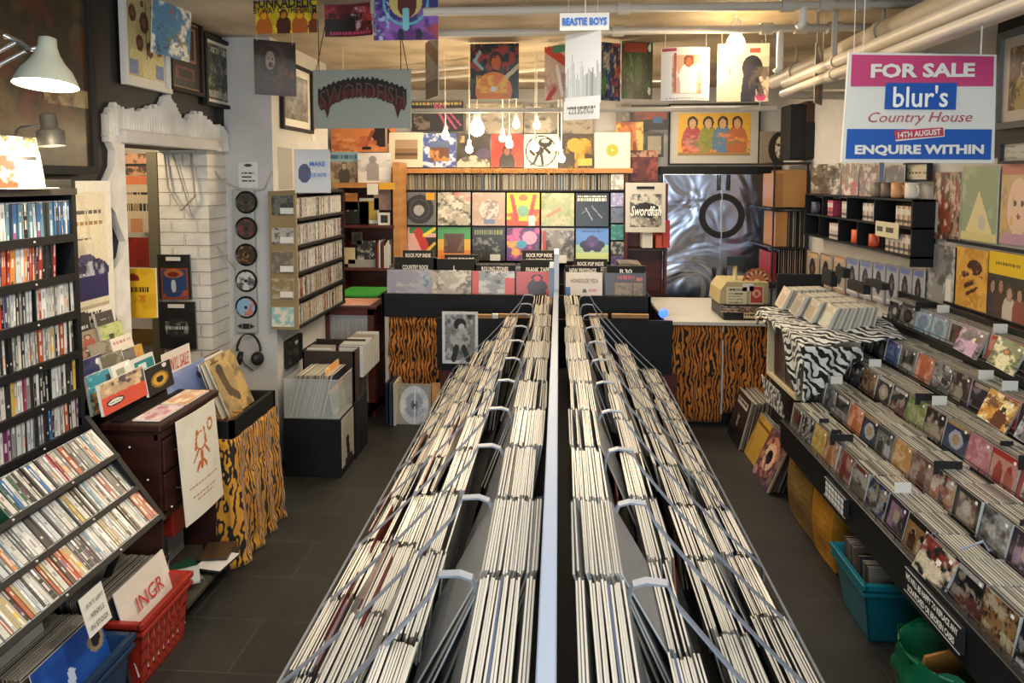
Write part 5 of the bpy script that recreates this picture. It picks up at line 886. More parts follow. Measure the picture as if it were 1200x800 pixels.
# main counter with record bins
y = 4.98; z0, z1 = at(600, 373, y).z, at(600, 345.5, y).z; xa, xb = at(447, 345, y).x, at(763, 345, y).x
ct = thing('shop_counter', 'black fronted shop counter with LP bins and tiger print panels beneath', 'counter', ((xa + xb) / 2, y + .2, 0)); MB().box(xa, xb, y, y + .02, z0, z1).build('fascia', BLACK, ct, bevel=.003); MB().box(xa, xb, y + .02, y + .55, z0, z0 + .02).build('bin_floor', BLACK, ct)
m = MB(); m.box(xa, xa + .02, y, y + .55, z0, z1); m.box(xb - .02, xb, y, y + .55, z0, z1); m.box(xa, xb, y + .53, y + .55, z0, z1); m.build('bin_side', BLACK, ct)
xt = at(518, 400, y).x; m = MB(); m.box(xa + .02, xa + .05, y + .01, y + .04, 0, z0, 'c8c0ac'); m.build('frame_post', MATTE, ct); MB().box(xa + .05, xb - .02, y + .42, y + .45, 0, z0).build('back_board', BLACK, ct)
def tigerpanel(xa, xb, y, z0, z1, parent, seams, name='tiger_panel'):
    m = MB(); g = []
    for j in range(31):
        t = j / 30; row = []
        for i in range(25):
            s_ = i / 24; puff = .02 * abs(math.sin(math.pi * min(1, max(0, ((t - ([0] + seams)[sum(t > q for q in seams)]) / max(.01, (seams + [1])[sum(t > q for q in seams)] - ([0] + seams)[sum(t > q for q in seams)]))))))
            row.append((xa + (xb - xa) * s_ + .006 * math.sin(t * 9), y - puff - .004 * math.sin(s_ * 20 + t * 5), z1 + (z0 - z1) * t))
        g.append(row)
    m.grid(g); o = m.build(name, TIGER, parent, smooth=True); sm = o.modifiers.new('t', 'SOLIDIFY'); sm.thickness = .006; return o
tigerpanel(xa + .05, xt + .03, y + .02, .16, z0, ct, [.16, .55, .82])
# sleeves and divider cards in the counter bins
FR = [(452, 506, 'grey lilac sleeve with a pale flower spray', Art(30, 18, '9a98a8').n('c8c4b0', .45, 4, 3, (.2, .2, .8, 1)).e(.85, .4, .06, .2, '4a8a9c').n('b0aeb8', .3, 4, 7)), (505, 552, 'creased silver grey photo sleeve', Art(26, 18, 'b0a898').n('6a6458', .4, 6, 3).n('d8d2c4', .35, 5, 7)), (552, 603, 'sleeve with a grey photo between red side bands', Art(26, 18, '8a8c8c').n('c8c8c4', .4, 4, 4).r(0, 0, .16, 1, 'c84c38').r(.78, .25, 1, 1, 'c84c38').n('4a4c4c', .3, 5, 8, (.3, 0, .75, 1))), (604, 654, 'red and black portrait sleeve with blue grey base', Art(26, 18, 'b8483c').fig(.5, .1, .7, '2a1a18', 'c84a3c', '3a2420').n('4a5a6c', .3, 4, 3, (0, .6, 1, 1))), (662, 706, 'cream sleeve with black and pink capitals', Art(26, 18, 'd8ccbc').r(0, .6, .12, 1, '3c6aa8').e(.52, .75, .06, .08, '4a4440').r(.62, .66, .85, .78, 'c89090')), (709, 757, 'dark brown sleeve with golden strings and red lettering', Art(26, 18, '3a2c1c').r(.22, .4, .92, 1, '8a6c3c').n('5a4424', .4, 9, 3, (.22, .4, .92, 1)).r(.66, .4, .7, 1, '1c1410').dash(.3, .72, .12, .14, 'b83c3c', 3).r(.76, .2, .93, .32, 'b85a3c'))]
for i, (x0, x1, lab, art) in enumerate(FR):
    sleeveF('front_record', art, x0 + 1, 316 + .8 * i, x1, 348, y + .06, lab + ', standing in the counter bin', lean=.02, group='front LPs of the counter bins')
    a = at(x0, 345, y + .08); b = at(x1, 345, y + .08)
    for k in range(14):
        c = SLC[(k * 5 + i) % 8]; w = min(.315, b.x - a.x) ; M = Matrix.Translation(((a.x + b.x) / 2 + .006 * math.sin(k * 2.1), y + .085 + k * .022, z0 + .03 + .012 * (k % 3))) @ Matrix.Rotation(R(-5), 4, 'X'); sleeve_bm(c, M, False, rest, w)
DC = [(466, 508, 297, 317, 'COUNTRY ROCK'), (512, 554, 299, 318, 'L'), (560, 600, 306, 319, 'ROLLING STONES'), (614, 650, 300, 320, 'FRANK ZAPPA'), (666, 700, 307, 321, 'NEW PRESSINGS'), (715, 752, 307, 322, 'R30')]
for i, (x0, x1, y0, y1, t_) in enumerate(DC):
    q = sleeveF('divider_card', Art(4, 4, '141414'), x0 - 4, y0 + 4, x1 + 4, y1 + 6, y + .10, 'black divider card ' + ['over the lilac sleeve', 'over the silver grey sleeve', 'over the red banded sleeve', 'over the red portrait sleeve', 'over the cream capitals sleeve', 'marked R30'][i], cat='divider card', mt=MATTE)
    text(t_, at((x0 + x1) / 2, y1 - 4, y + .092), .2 if len(t_) > 4 else (.09 if len(t_) > 1 else .02), .035, INKW, q, bold=.02)
for i, (x0, x1, y0, y1) in enumerate(((472, 508, 296, 312), (521, 560, 301, 312), (612, 652, 296, 312), (672, 712, 306, 316))):
    q = sleeveF('divider_card', Art(4, 4, '181818'), x0, y0 - 3, x1, y1 + 6, y + .30, ['tall rear divider card behind the country card', 'rear divider card behind the single letter card', 'tall rear divider card behind the zappa card', 'rear divider card behind the new pressings card'][i].replace('zappa', 'red portrait'), cat='divider card', mt=MATTE)
    text('ROCK POP INDIE', at((x0 + x1) / 2, y0 + 3, y + .29), .2, .03, INKW, q, bold=.02); text('NEW PRESSINGS', at((x0 + x1) / 2, y0 + 9, y + .29), .2, .028, INKW, q, bold=.02)
q = sleeveF('price_card', Art(4, 4, 'd0ccc4'), 652, 299, 664, 308, y + .2, 'small pale price card between the divider cards', cat='card')
text('HONGOS DE YECA', at(685, 329, y + .05), .2, .03, INKK, bpy.data.objects['front_record.004'])
for i in range(14):
    q = at(728 + i * 2.2, 300, 5.75); sleeve_bm(SLC[(i * 5) % 9], Matrix.Translation((q.x, 5.8, at(740, 350, 5.75).z)) @ Matrix.Rotation(R(-4 if i < 9 else -10), 4, 'Y') @ Matrix.Rotation(R(90), 4, 'Z'), False, rest, .31)
# records leaning on the floor by the counter
art = Art(36, 36, '9a9484').n('8a8474', .3, 3, 3).e(.5, .5, .44, .46, 'b8b8b4').ring(.5, .5, .3, .44, 'c8ccd0').ring(.5, .5, .14, .28, '9aa4b0').e(.5, .5, .12, .12, '6a7078').n('e8e8e8', .25, 6, 3, (.1, .1, .9, .9)).r(.5, .08, .54, .92, 'e0e4e8').e(.5, .5, .03, .03, '2a2a2a')
sleeveF('picture_disc', art, 465, 451, 504, 499, 4.85, 'clear wrapped silver picture disc leaning on the counter front at floor level', lean=.04)
sleeveF('record_cover', Art(20, 24, 'd8a058').n('c88a44', .4, 4, 3).grain(.1), 505, 450, 530, 497, 4.9, 'pale orange speckled sleeve leaning beside the silver picture disc', lean=.04)
for i, (c_, lab) in enumerate((('141820', 'black backed record with blue lettering'), ('2a3a50', 'dark blue backed record'), ('c8bca0', 'cream backed record'))):
    a = at(454 + i * 4.5, 452, 4.86); b = at(458 + i * 4.5, 499, 4.86); MB().box(a.x, b.x - .004, 4.8, 5.11, .006, .32, c_).build('floor_record', PRINT, None, lab + ' standing on edge at the foot of the tiger panel', 'record')
# right hand counter with till
y = 4.95; a = at(783, 377, y); b = at(903, 377, y); zt = a.z; xr = b.x; tc_ = thing('till_counter', 'white topped counter clad in tiger print fur under the till', 'counter', ((a.x + xr) / 2, y + .3, 0))
MB().box(a.x - .02, xr + .1, y - .02, y + 1.0, zt - .02, zt + .008).build('counter_top', mat('off_white_laminate', 'c0bcb0', .4), tc_, bevel=.004); MB().box(a.x, xr, y + .05, y + .9, .0, zt - .02).build('carcass', BLACK, tc_)
xm = at(847, 400, y).x; tigerpanel(a.x - .02, xm, y + .02, .03, zt - .02, tc_, [.22, .62]); tigerpanel(xm + .01, xr + .02, y + .03, .1, zt - .02, tc_, [.08, .5, .86]); MB().box(xm - .004, xm + .006, y, y + .03, .1, zt - .02).build('edge_cord', MATTE, tc_)
tl = thing('cash_register', 'old beige cash register covered in stickers with a pole display', 'cash register', (at(872, 370, y + .1).x, y + .2, zt + .01)); BE = mat('aged_beige_plastic', 'b0a070', .5, vary=.1)
a = at(851, 372, y + .05); b = at(905, 372, y + .05); zb = zt + .009; zd = at(870, 357, y + .05).z; MB().box(a.x - .02, b.x, y + .05, y + .45, zb, zd).build('cash_drawer', DARKM, tl, bevel=.006)
q0 = at(842, 352, y + .1); q1 = at(899, 357, y + .1); q2 = at(851, 330, y + .1); zc = at(870, 330, y + .1).z
m = MB(); pr = [(q0.x, zd + .002), (q1.x, zd + .002), (q1.x, zc), (q2.x, zc), (q0.x + .01, zd + .1)]; k = len(pr)
m.face([(x, y + .08, z) for x, z in pr]); m.face([(x, y + .42, z) for x, z in reversed(pr)])
for i in range(k): j = (i + 1) % k; m.face([(pr[i][0], y + .08, pr[i][1]), (pr[i][0], y + .42, pr[i][1]), (pr[j][0], y + .42, pr[j][1]), (pr[j][0], y + .08, pr[j][1])])
m.build('till_body', BE, tl)
p = at(861, 330, y + .2); MB().tube([(p.x, y + .2, zc), (p.x, y + .2, at(861, 309, y + .2).z)], .016, 12).build('display_pole', BE, tl, smooth=True); a = at(851, 300, y + .2); b = at(872, 311, y + .2); MB().box(a.x, b.x, y + .18, y + .22, b.z, a.z).build('customer_display', mat('dark_green_screen', '26302c', .3), tl, bevel=.006)
for nm, x0, y0, x1, y1, art in (('paper_notice', 853, 337, 877, 358, Art(24, 16, 'd0c8a0').dash(.1, .9, .1, .12, '4a4438', 3).dash(.1, .8, .35, .05, '5a5444', 4).dash(.1, .7, .5, .05, '5a5444', 5).dash(.1, .8, .65, .05, '5a5444', 6).dash(.1, .8, .82, .08, '5a5444', 7)), ('white_label', 872, 333, 885, 342, Art(6, 4, 'd8d4cc')), ('red_sticker', 880, 336, 897, 358, Art(14, 18, 'c8b898').r(.1, .05, .9, .9, 'b03838').e(.5, .4, .3, .22, 'd8a090').e(.5, .4, .14, .12, 'b03838')), ('sticker_row', 845, 359, 899, 366, Art(40, 6, '5a3c30').n('b09468', .4, 8, 3).n('c8b8a0', .25, 9, 8)), ('yellow_label', 872, 366, 893, 373, Art(14, 5, 'c8b080').r(.6, 0, 1, 1, 'c8b038').dash(.05, .6, .3, .3, '2a2620', 3))):
    a = at(x0, y0, y + .04); b = at(x1, y0, y + .04); c = at(x0, y1, y + .04); panel(nm, art, (a.x, y + (.046 if y0 > 355 else .075), a.z), (b.x - a.x, 0, 0), (0, 0, c.z - a.z), .003, tl)
m = MB(); c = at(887, 330, y + .15); K = 14
for i in range(K):
    t0 = math.pi * i / K; t1 = math.pi * (i + 1) / K
    for r0, r1, cc in ((.02, .06, 'a8643c'), (.06, .085, 'c8a070' if i % 2 else '6a2c1c'), (.085, .1, '8a3c28' if i % 2 else 'a8643c')): m.face([(c.x + r * math.cos(t) * 1.05, y + .15, c.z + r * math.sin(t)) for r, t in ((r0, t0), (r1, t0), (r1, t1), (r0, t1))], hx(cc))
o = m.build('paper_fan', PRINT, None, 'small rust and cream patterned fan standing on top of the till', 'fan'); sm = o.modifiers.new('t', 'SOLIDIFY'); sm.thickness = .004
a = at(765, 352, y + .3); b = at(776, 364, y + .3); MB().lathe([(0, -.02), (.03, -.02), (.035, 0), (.03, .02), (0, .02)], ((a.x + b.x) / 2 - .0, y + .0, (a.z + b.z) / 2), (0, -1, 0), 16).build('blue_light', mat('blue_lamp', '2040a0', .3, emit='3a60ff', estr=2.5), None, 'small glowing blue lamp between counter and till', 'lamp', smooth=True)
#PART7
# ------------------------------------------------------------------ right side: stepped CD rack
TX = [1.22, 1.385, 1.55, 1.715, 1.88]; TZ = [.63, .735, .843, .967, 1.125]; TY = [3.62, 3.77, 3.86, 3.98, 4.02]; TE = [1.60, 1.80, 2.0, 2.25, 2.50]; YN = 1.3
sr = thing('stepped_cd_rack', 'long black five stepped CD rack running along the wall under the poster display', 'CD rack', (1.62, 2.6, 0))
m = MB(); m.hexa([(1.19, YN, .375), (1.21, YN, .37), (1.21, YN, .52), (1.185, YN, .52), (1.19, 3.66, .375), (1.21, 3.66, .37), (1.21, 3.66, .52), (1.185, 3.66, .52)]); m.build('fascia', mat('satin_black', '1a1b1c', .35, coat=.2), sr, bevel=.003)
m = MB(); m.box(1.21, 1.24, YN, 3.64, .36, .40); m.box(1.55, 1.57, YN, 3.9, 0, .45); m.build('under_panel', BLACK, sr)
for i in range(5):
    zt = TZ[i] - .125; xe = (TX[i + 1] if i < 4 else 2.05)
    m = MB(); m.box(TX[i] - .012, xe - .005, YN, TY[i] + .02, zt - .012, zt - .002); m.box(TX[i] - .014, TX[i] - .008, YN, TY[i] + .02, zt - .012, zt + .012)
    if i < 4: m.box(xe - .012, xe - .002, YN, TY[i] + .02, zt, TZ[i + 1] - .13)
    m.build('step_tray', BLACK, sr)
    w_ = MB(); w_.tube([(TX[i] - .016, YN, zt + .03), (TX[i] - .016, TY[i], zt + .03)], .0022, 6); w_.tube([(TX[i] - .018, YN, zt + .005), (TX[i] - .018, TY[i], zt + .005)], .0022, 6)
    y = TY[i]
    while y > YN: w_.tube([(TX[i] - .017, y, zt), (TX[i] - .017, y, zt + .03)], .0018, 5); y -= .147
    w_.build('wire_front', WIRE, sr)
m = MB(); m.box(1.98, 2.0, YN, 4.1, .9, 1.15); m.build('back_board', BLACK, sr)
KEYA = {(0, 2): ('c8a830', 4), (0, 3): ('b8783c', 0), (0, 4): ('7a2018', 0), (1, 3): ('c86a2c', 0), (1, 6): ('c09038', 4), (1, 7): ('5a1c1a', 0), (1, 12): ('c8502c', 2), (2, 5): ('6a8a30', 4), (3, 2): ('3468b0', 2), (3, 4): ('c86030', 0), (4, 2): ('7aa8c8', 1), (4, 3): ('8ab0c8', 1), (2, 9): ('a82c20', 3), (3, 8): ('b02c28', 2), (2, 8): ('c06a80', 4), (4, 6): ('c8502c', 2)}
CNM = {'c8a830': 'yellow', 'b8783c': 'tan', '7a2018': 'dark red', 'c86a2c': 'orange', 'c09038': 'mustard', '5a1c1a': 'maroon', 'c8502c': 'orange and red', '6a8a30': 'lime green', '3468b0': 'bright blue', 'c86030': 'orange', '7aa8c8': 'pale blue', '8ab0c8': 'sky blue', 'a82c20': 'red', 'b02c28': 'red', 'c06a80': 'pink'}
TN = ['lowest', 'second', 'middle', 'fourth', 'top']; FM = {}
def facecd(key, a):
    """CD in its case, cover towards -x, origin at the bottom centre of the cover"""
    if key in FM: return FM[key]
    a.r(.76, .08, .86, .18, 'e4e4e0'); g = panel('x', a, (0, .0705, .1245), (0, -.141, 0), (0, 0, -.123), .0005, wantmesh=True); m = MB()
    m.v = [tuple(v.co) for v in g.vertices]; m.f = [tuple(p.vertices) for p in g.polygons]; cc = g.color_attributes['Col'].data; m.c = [tuple(cc[p.loop_start].color) for p in g.polygons]; m.m = [0] * len(m.f); bpy.data.meshes.remove(g)
    gr = hx('b8b8b4'); m.box(.0006, .0095, -.071, .071, 0, .125, cols=[hx('2c2c2e')] * 2 + [gr, hx('d0cec8'), gr, hx('d0cec8')]); m.box(-.001, .0, .0705, .0715, 0, .125, hx('1c1c1e')); m.box(-.001, .0, -.0715, -.0705, 0, .125, hx('a8a8a4'))
    FM[key] = m.mesh('cd_case', [WRAP]); return FM[key]
cdstuff = cds; tabs = []
for i in range(5):
    y = TY[i] - .08; k = 0; rr = random.Random(90 + i); zt = TZ[i] - .125
    while y > TE[i] - .1:
        sd = i * 31 + k; pi = rr.choice((0, 8, 5, 3, 6, 7, 1, 0, 8, 2)); st = rr.randrange(6); col = CN[pi]
        a = gen(sd, 15, pi, st)
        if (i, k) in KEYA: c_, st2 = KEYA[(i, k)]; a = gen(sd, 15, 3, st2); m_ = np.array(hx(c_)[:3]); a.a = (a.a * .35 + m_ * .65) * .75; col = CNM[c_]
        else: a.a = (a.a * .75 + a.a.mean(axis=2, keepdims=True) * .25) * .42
        ln = R(rr.uniform(8, 13)); front = 0
        M = Matrix.Translation((TX[i] + front, y, zt + .0015)) @ Matrix.Rotation(ln, 4, 'Y') @ Matrix.Rotation(R(rr.uniform(-2, 2)), 4, 'Z')
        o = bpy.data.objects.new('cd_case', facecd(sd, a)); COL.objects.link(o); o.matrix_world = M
        tag(o, f"{col} covered CD, {ORD[min(k, 11)]} slot of the {TN[i]} step from the zebra cloth" if k < 12 else f"{col} covered CD on the {TN[i]} step, {['first', 'second', 'third', 'fourth'][k - 12]} past the twelfth slot", 'CD', 'CDs fronting the steps'); NCD[0] += 1
        n = rr.choice((10, 11, 12)) if i < 4 else rr.choice((8, 10, 11))
        for j in range(1, n):
            t = .0113 * j; c_ = hx(rr.choice(('c8c4b4', 'b8b4a4', 'd8d4c4', 'a8a498', '8a867c', 'c0bca8', '6a665c', 'd0ccb8'))); dk = hx('4a4846')
            Mj = Matrix.Translation((TX[i] + t, y + rr.uniform(-.002, .002), zt + .0015 + rr.uniform(-.001, .002))) @ Matrix.Rotation(ln - R(.4) * j * .5, 4, 'Y')
            cdstuff.box(0, .0095, -.071, .071, 0, .125, M=Mj, cols=[dk, c_, c_, dk, hx(rr.choice(('b8b8b0', '3a3a3a', '8a3028', 'd8d4c8', '2c3c5a'))), dk]); cdstuff.box(.0095, .0112, -.068, .068, 0, .1235, dk, M=Mj)
        if rr.random() < .27: tabs.append((i, y - .074, rr.random() < .25))
        y -= .1475 if rr.random() < .8 else .152; k += 1
for j, (i, y, blk) in enumerate(tabs):
    zt = TZ[i]; q = MB().box(TX[i] + .04, TX[i] + (.085 if blk else .10), y, y + .002, zt - .03, zt + .018 if blk else zt + .038, '1a1a1a' if blk else 'd4d0c4').build('divider_tab', MATTE, None, f"{'black' if blk else 'white'} index tab sticking up between CDs on the {TN[i]} step", 'divider tab', f"{'black' if blk else 'white'} index tabs {TN[i]} step", )
for j, (i, y) in enumerate(((0, 3.08), (1, 2.55), (2, 2.35), (4, 3.7), (2, 3.02))): 
    o = B(TX[i] + .0, TX[i] + .10, y, y + .004, TZ[i] - .02, TZ[i] + .03, '141414').build('section_card', MATTE, None, ['black section card on the lowest step', 'black section card on the second step', 'black section card at the near part of the middle step', 'black section card on the top step', 'black section card at the zebra cloth part of the middle step'][j], 'section card')
# single CDs left propped forward on the steps
for j, (i, y, pi) in enumerate(((4, 3.2, 5), (4, 2.95, 4), (3, 2.72, 7), (3, 2.5, 8), (0, 2.2, 0))):
    o = bpy.data.objects.new('cd_case', facecd(900 + j, gen(900 + j, 15, pi, 0))); COL.objects.link(o); o.matrix_world = Matrix.Translation((TX[i] - .035, y, TZ[i] - .118)) @ Matrix.Rotation(R(18), 4, 'Y') @ Matrix.Rotation(R(12), 4, 'Z') @ Matrix.Rotation(R(6), 4, 'X'); tag(o, ['purple grey CD slumped forward on the top step', 'green toned CD slumped forward on the top step', 'amber CD slumped forward on the fourth step', 'black CD slumped forward on the fourth step', 'dark CD slumped forward on the lowest step'][j], 'CD'); NCD[0] += 1
# fascia plates and shelf bracket
for j, (pa, pb, ya, t1, t2) in enumerate(((976, 999, 574, 'REDUCED', 'PRICES'), (1076, 1134, 720, 'WE WILL BE HAPPY TO REPLACE ANY', 'SCRATCHED OR BROKEN CASES'))):
    y1 = atx(pa, ya, 1.186).y; y0 = atx(pb, ya, 1.186).y
    if j == 1: y1, y0 = 2.30, 1.98
    else: y1, y0 = 3.00, 2.78
    q = MB().box(1.170, 1.184, y0, y1, .42, .50, '101010').build('sign_plate', MATTE, None, ['white printed black plate far along the rack fascia above the yellow bags', 'black plate lettered in white about scratched cases on the rack fascia'][j], 'sign'); m = MB(); m.box(1.168, 1.171, y0, y1, .498, .501, 'a0a09c'); m.box(1.168, 1.171, y0, y1, .419, .422, 'a0a09c'); m.build('plate_edge', MATTE, q)
    if j == 1: text(t1, (1.169, (y0 + y1) / 2, .478), y1 - y0 - .02, .022, INKW, q, (0, -1, 0), bold=.03); text(t2, (1.169, (y0 + y1) / 2, .443), y1 - y0 - .05, .022, INKW, q, (0, -1, 0), bold=.03)
    else:
        m = MB()
        for r_ in range(3):
            for c_ in range(6): m.box(1.1665, 1.1675, y0 + .015 + c_ * .032, y0 + .04 + c_ * .032, .428 + r_ * .023, .445 + r_ * .023, 'd8d8d4')
        m.build('lettering', MATTE, q)
m = MB(); m.tube([(1.26, 2.16, .64), (1.33, 2.16, .67), (1.35, 2.16, .64)], .004, 6); m.build('metal_bracket', STEEL, None, 'shiny metal bracket between two bays of the stepped rack', 'bracket')
# wall-hung LPs in plastic
XW = 2.045
def wallR(nm, art, pf, pn, yt, yb, label, x=XW, fr=None, cat='record sleeve', group='wrapped LPs on the wall', lean=0):
    a = atx(pf, yt, x); b = atx(pn, yt, x); c = atx(pf, yb, x)
    if fr: return framed(nm, art, (x, a.y, a.z), (0, b.y - a.y, 0), (0, 0, c.z - a.z), label, **fr)
    return panel(nm, art, (x, a.y, a.z), (0, b.y - a.y, 0), (0, 0, c.z - a.z), .006, label=label, cat=cat, mt=WRAP, group=group)
WL = [(1095, 1127, 202, 279, 'brown and red group photo LP in a glinting plastic sleeve', Art(26, 28, '4a3c34').n('a88a78', .45, 6, 3).n('8a3c30', .35, 5, 6).n('c8b8a8', .25, 8, 9).r(0, .45, .2, .9, 'c8c4bc')),
      (1129, 1171, 195, 280, 'green LP with a pale cream triangle', Art(30, 30, '8a9a7c').n('a8b090', .4, 3, 3)), (1175, 1218, 190, 285, 'blurred portrait LP with a fair haired child', Art(30, 30, 'b8a078').n('8a7c58', .4, 4, 3).e(.5, .55, .3, .35, 'd8b8a0').n('c8a05c', .4, 4, 5, (0, .3, .4, .9)).e(.42, .5, .05, .03, '4a3c38').e(.62, .5, .05, .03, '4a3c38').e(.52, .66, .05, .03, '8a4a44').r(0, 0, 1, .16, 'b06a60').r(.1, .86, 1, 1, 'b0889c')),
      (1086, 1122, 284, 351, 'silver grey crumpled LP in plastic', Art(28, 28, '8a8a88').n('b8b8b4', .4, 6, 3).n('5a5a5c', .35, 5, 7).r(.68, .55, .85, 1, 'd8d4cc')), (1120, 1160, 288, 358, 'gold LP with dark scribbled lettering', Art(30, 30, 'c8963c').n('b07c2c', .35, 5, 4).e(.6, .3, .22, .12, '3a1c10').l(.25, .45, .75, .3, .05, '4a2010').l(.35, .62, .8, .45, .04, '4a2010').l(.4, .75, .7, .62, .03, '4a2010').n('d8a84c', .3, 8, 8)),
      (1159, 1205, 293, 381, 'yellow banded LP showing a row of standing figures', Art(36, 36, '3a3630').r(0, 0, 1, .3, 'd8b41c').dash(.2, .85, .13, .04, '6a5820', 3).fig(.15, .35, .5, '2a201a', '9a7864', '3a2c34').fig(.37, .33, .5, '3a2a1c', '9a7864', '4a3428').fig(.6, .4, .52, '5a4028', 'b09080', 'c0b4a4').fig(.85, .4, .5, '3a2c20', 'a08070', '8a4a3c').r(.45, .85, .8, 1, 'a83c28').r(0, .92, .4, 1, '2a2622'))]
X_ = WL[1][5]; 
for t in range(60): f = t / 60; X_.r(.5 - .38 * f, .32 + .6 * f, .5 + .42 * f, .33 + .6 * f + .012, 'd4c896')
X_.r(0, .9, 1, 1, 'c8c080').e(.6, .75, .1, .1, 'b8b4b0')
for pf, pn, yt, yb, lab, art in WL: wallR('wall_record', art, pf, pn, yt, yb, lab)
m = MB(); m.box(2.03, 2.045, YN, 3.72, 1.475, 1.49); m.box(2.03, 2.045, YN, 3.72, 1.145, 1.16); m.build('wall_rail', DARKM, None, 'dark double rail holding the wrapped wall LPs', 'rail')
wallR('framed_print', Art(24, 30, '6a5a3c').n('b0a070', .4, 6, 3).n('7a3c2c', .35, 5, 6).fig(.5, .2, .8, '3a2c1c', 'c0a478', 'a89458').n('3a3c28', .3, 7, 9), 1174, 1235, 40, 152, 'grey framed colourful figure print on the near black upper wall', x=2.03, fr=dict(fcol='6a6a68', mount='c8bcae', mw=.05, fw=.03))
wallR('framed_print', Art(16, 8, 'b0b0a8').n('6a6a60', .4, 4, 3), 1176, 1225, 166, 192, 'silver framed notice squeezed above the wrapped wall LPs', x=2.03, fr=dict(fcol='3a3a3c', mw=.01, fw=.012, mount='a0a09a'))
wallR('framed_card', Art(14, 8, 'c0b8a0').n('8a8268', .3, 3, 3).dash(.1, .9, .5, .2, '5a5444', 3), 1063, 1092, 191, 212, 'small black framed certificate just below the for sale sign', x=2.04, fr=dict(fcol='1a1a1a', mw=.008, fw=.01))
# cubby shelf
cu = thing('cubby_shelf', 'small black cubby shelf of mugs and cassettes on the wall', 'shelf', (2.0, 4.7, 1.37)); xa, xb, ya, yb, z0, z1 = 1.925, 2.05, 3.86, 5.5, 1.37, 1.69; zm = 1.53
for z in (z0, zm, z1 - .008): MB().box(xa, xb, ya, yb, z - .004, z + .008).build('board', BLACK, cu)
MB().box(xa, xb, ya, ya + .012, z0 - .05, z1 + .0).build('end_panel', BLACK, cu); MB().box(xa, xb, yb - .012, yb, z0, z1).build('end_panel', BLACK, cu); MB().box(xb - .006, xb, ya, yb, z0, z1).build('back_panel', BLACK, cu)
for y, a_, b_ in ((4.32, zm, z1), (4.72, zm, z1), (5.15, zm, z1), (4.55, z0, zm), (4.85, z0, zm), (5.2, z0, zm)): MB().box(xa + .004, xb, y, y + .008, a_, b_).build('partition', BLACK, cu)
def mug(x, y, z, c, label, r=.04, h=.09):
    t = thing('mug', label, 'mug', (x, y, z)); MB().lathe([(0, .004), (r * .9, .0), (r, .01), (r, h), (r * .92, h), (r * .9, .012), (0, .01)], (x, y, z), n=20, col=c).build('cup', PRINT, t, smooth=True); P = [(x, y - r - .002 - .024 * math.sin(a), z + h * .5 + .028 * math.cos(a)) for a in [math.pi * i / 8 for i in range(9)]]; MB().tube(P, .005, 8, c).build('handle', PRINT, t, smooth=True)
mug(1.98, 4.66, z0 + .008, 'c8501c', 'orange mug in the lower row of the cubby shelf'); mug(1.98, 4.42, z0 + .008, 'a8401c', 'rust mug at the open end of the lower cubby row', .034, .08); mug(1.98, 5.40, zm + .008, '2c3048', 'navy mug with white band in the far end of the upper cubby row'); mug(1.98, 3.98, z1 + .002, 'd0ccc0', 'white mug standing on top of the cubby shelf'); mug(1.98, 4.14, z1 + .002, 'b8885c', 'tan patterned mug on top of the cubby shelf'); mug(1.98, 4.27, z1 + .002, '5a4a44', 'dark patterned mug third along the cubby shelf top'); mug(1.98, 4.40, z1 + .002, '6a6258', 'grey brown patterned mug fourth along the cubby shelf top')
def tape(y, z, h, c, label, grp):
    m = MB(); m.box(1.945, 2.03, y, y + .016, z, z + h, c); m.box(1.944, 1.946, y + .002, y + .014, z + h * .55, z + h * .85, 'd8d4c8'); m.box(1.944, 1.946, y + .002, y + .014, z + h * .15, z + h * .3, '3a3430'); m.build('cassette', PRINT, None, label, 'cassette', grp)
for (y0_, n, z, cs, w_) in ((5.0, 5, zm + .009, ('a83c50', 'c86a70', 'a84858'), 'rose cassette in the upper cubby row'), (4.37, 8, zm + .009, ('b0a498', '8a8478', 'd0c8b8'), 'grey cream cassette in the middle of the upper cubby row'), (4.75, 5, zm + .009, ('c8c4b8', '9a948a'), 'pale cassette next to the rose ones in the upper cubby row'), (3.92, 9, zm + .009, ('b89478', '8a7a68', 'c8bca8'), 'tan cassette by the end panel in the upper cubby row'), (3.90, 16, z0 + .009, ('b0a090', '6a5c50', 'c8b8a0'), 'brown and cream cassette by the end panel in the lower cubby row'), (4.9, 8, z0 + .009, ('a89890', 'c0b0a8'), 'pinkish grey cassette in the lower cubby row')):
    for i in range(n): tape(y0_ + i * .019, z, .11, cs[i % len(cs)], w_, w_ + 's')
q = panel('price_card', Art(10, 4, 'c8c0a0').dash(.1, .9, .4, .3, '4a4438', 3), (1.92, 4.28, zm + .02), (0, -.28, 0), (0, 0, -.09), .003, label='cream strip card with small lettering on the cubby shelf edge', cat='card')
for pf, pn, yt, yb, lab, art in ((951, 985, 193, 231, 'wrapped brown and white photo pack standing on the cubby shelf', Art(24, 24, '6a6054').n('c8c0b4', .45, 6, 3).n('3a342c', .35, 5, 6)), (987, 1006, 192, 232, 'red and grey wrapped figure print on the cubby shelf', Art(16, 24, '8a7a6c').n('b84c2c', .35, 5, 3, (0, .4, 1, 1)).n('d0c8bc', .4, 6, 5)), (1008, 1030, 192, 232, 'second red and white wrapped print beside the blue edged one', Art(16, 24, '7a6a5c').n('c0b4a8', .45, 6, 7).n('a83c28', .3, 4, 3, (0, .5, 1, 1))), (1031, 1036, 190, 233, 'narrow blue edged pack on the cubby shelf', Art(3, 3, '24406c')), (1038, 1060, 194, 232, 'grey shiny wrapped pack by the blue edged one', Art(16, 20, '6a6660').n('a8a49c', .4, 5, 3))): wallR('wrapped_print', art, pf, pn, yt, yb, lab, x=2.0, cat='print', group=None)
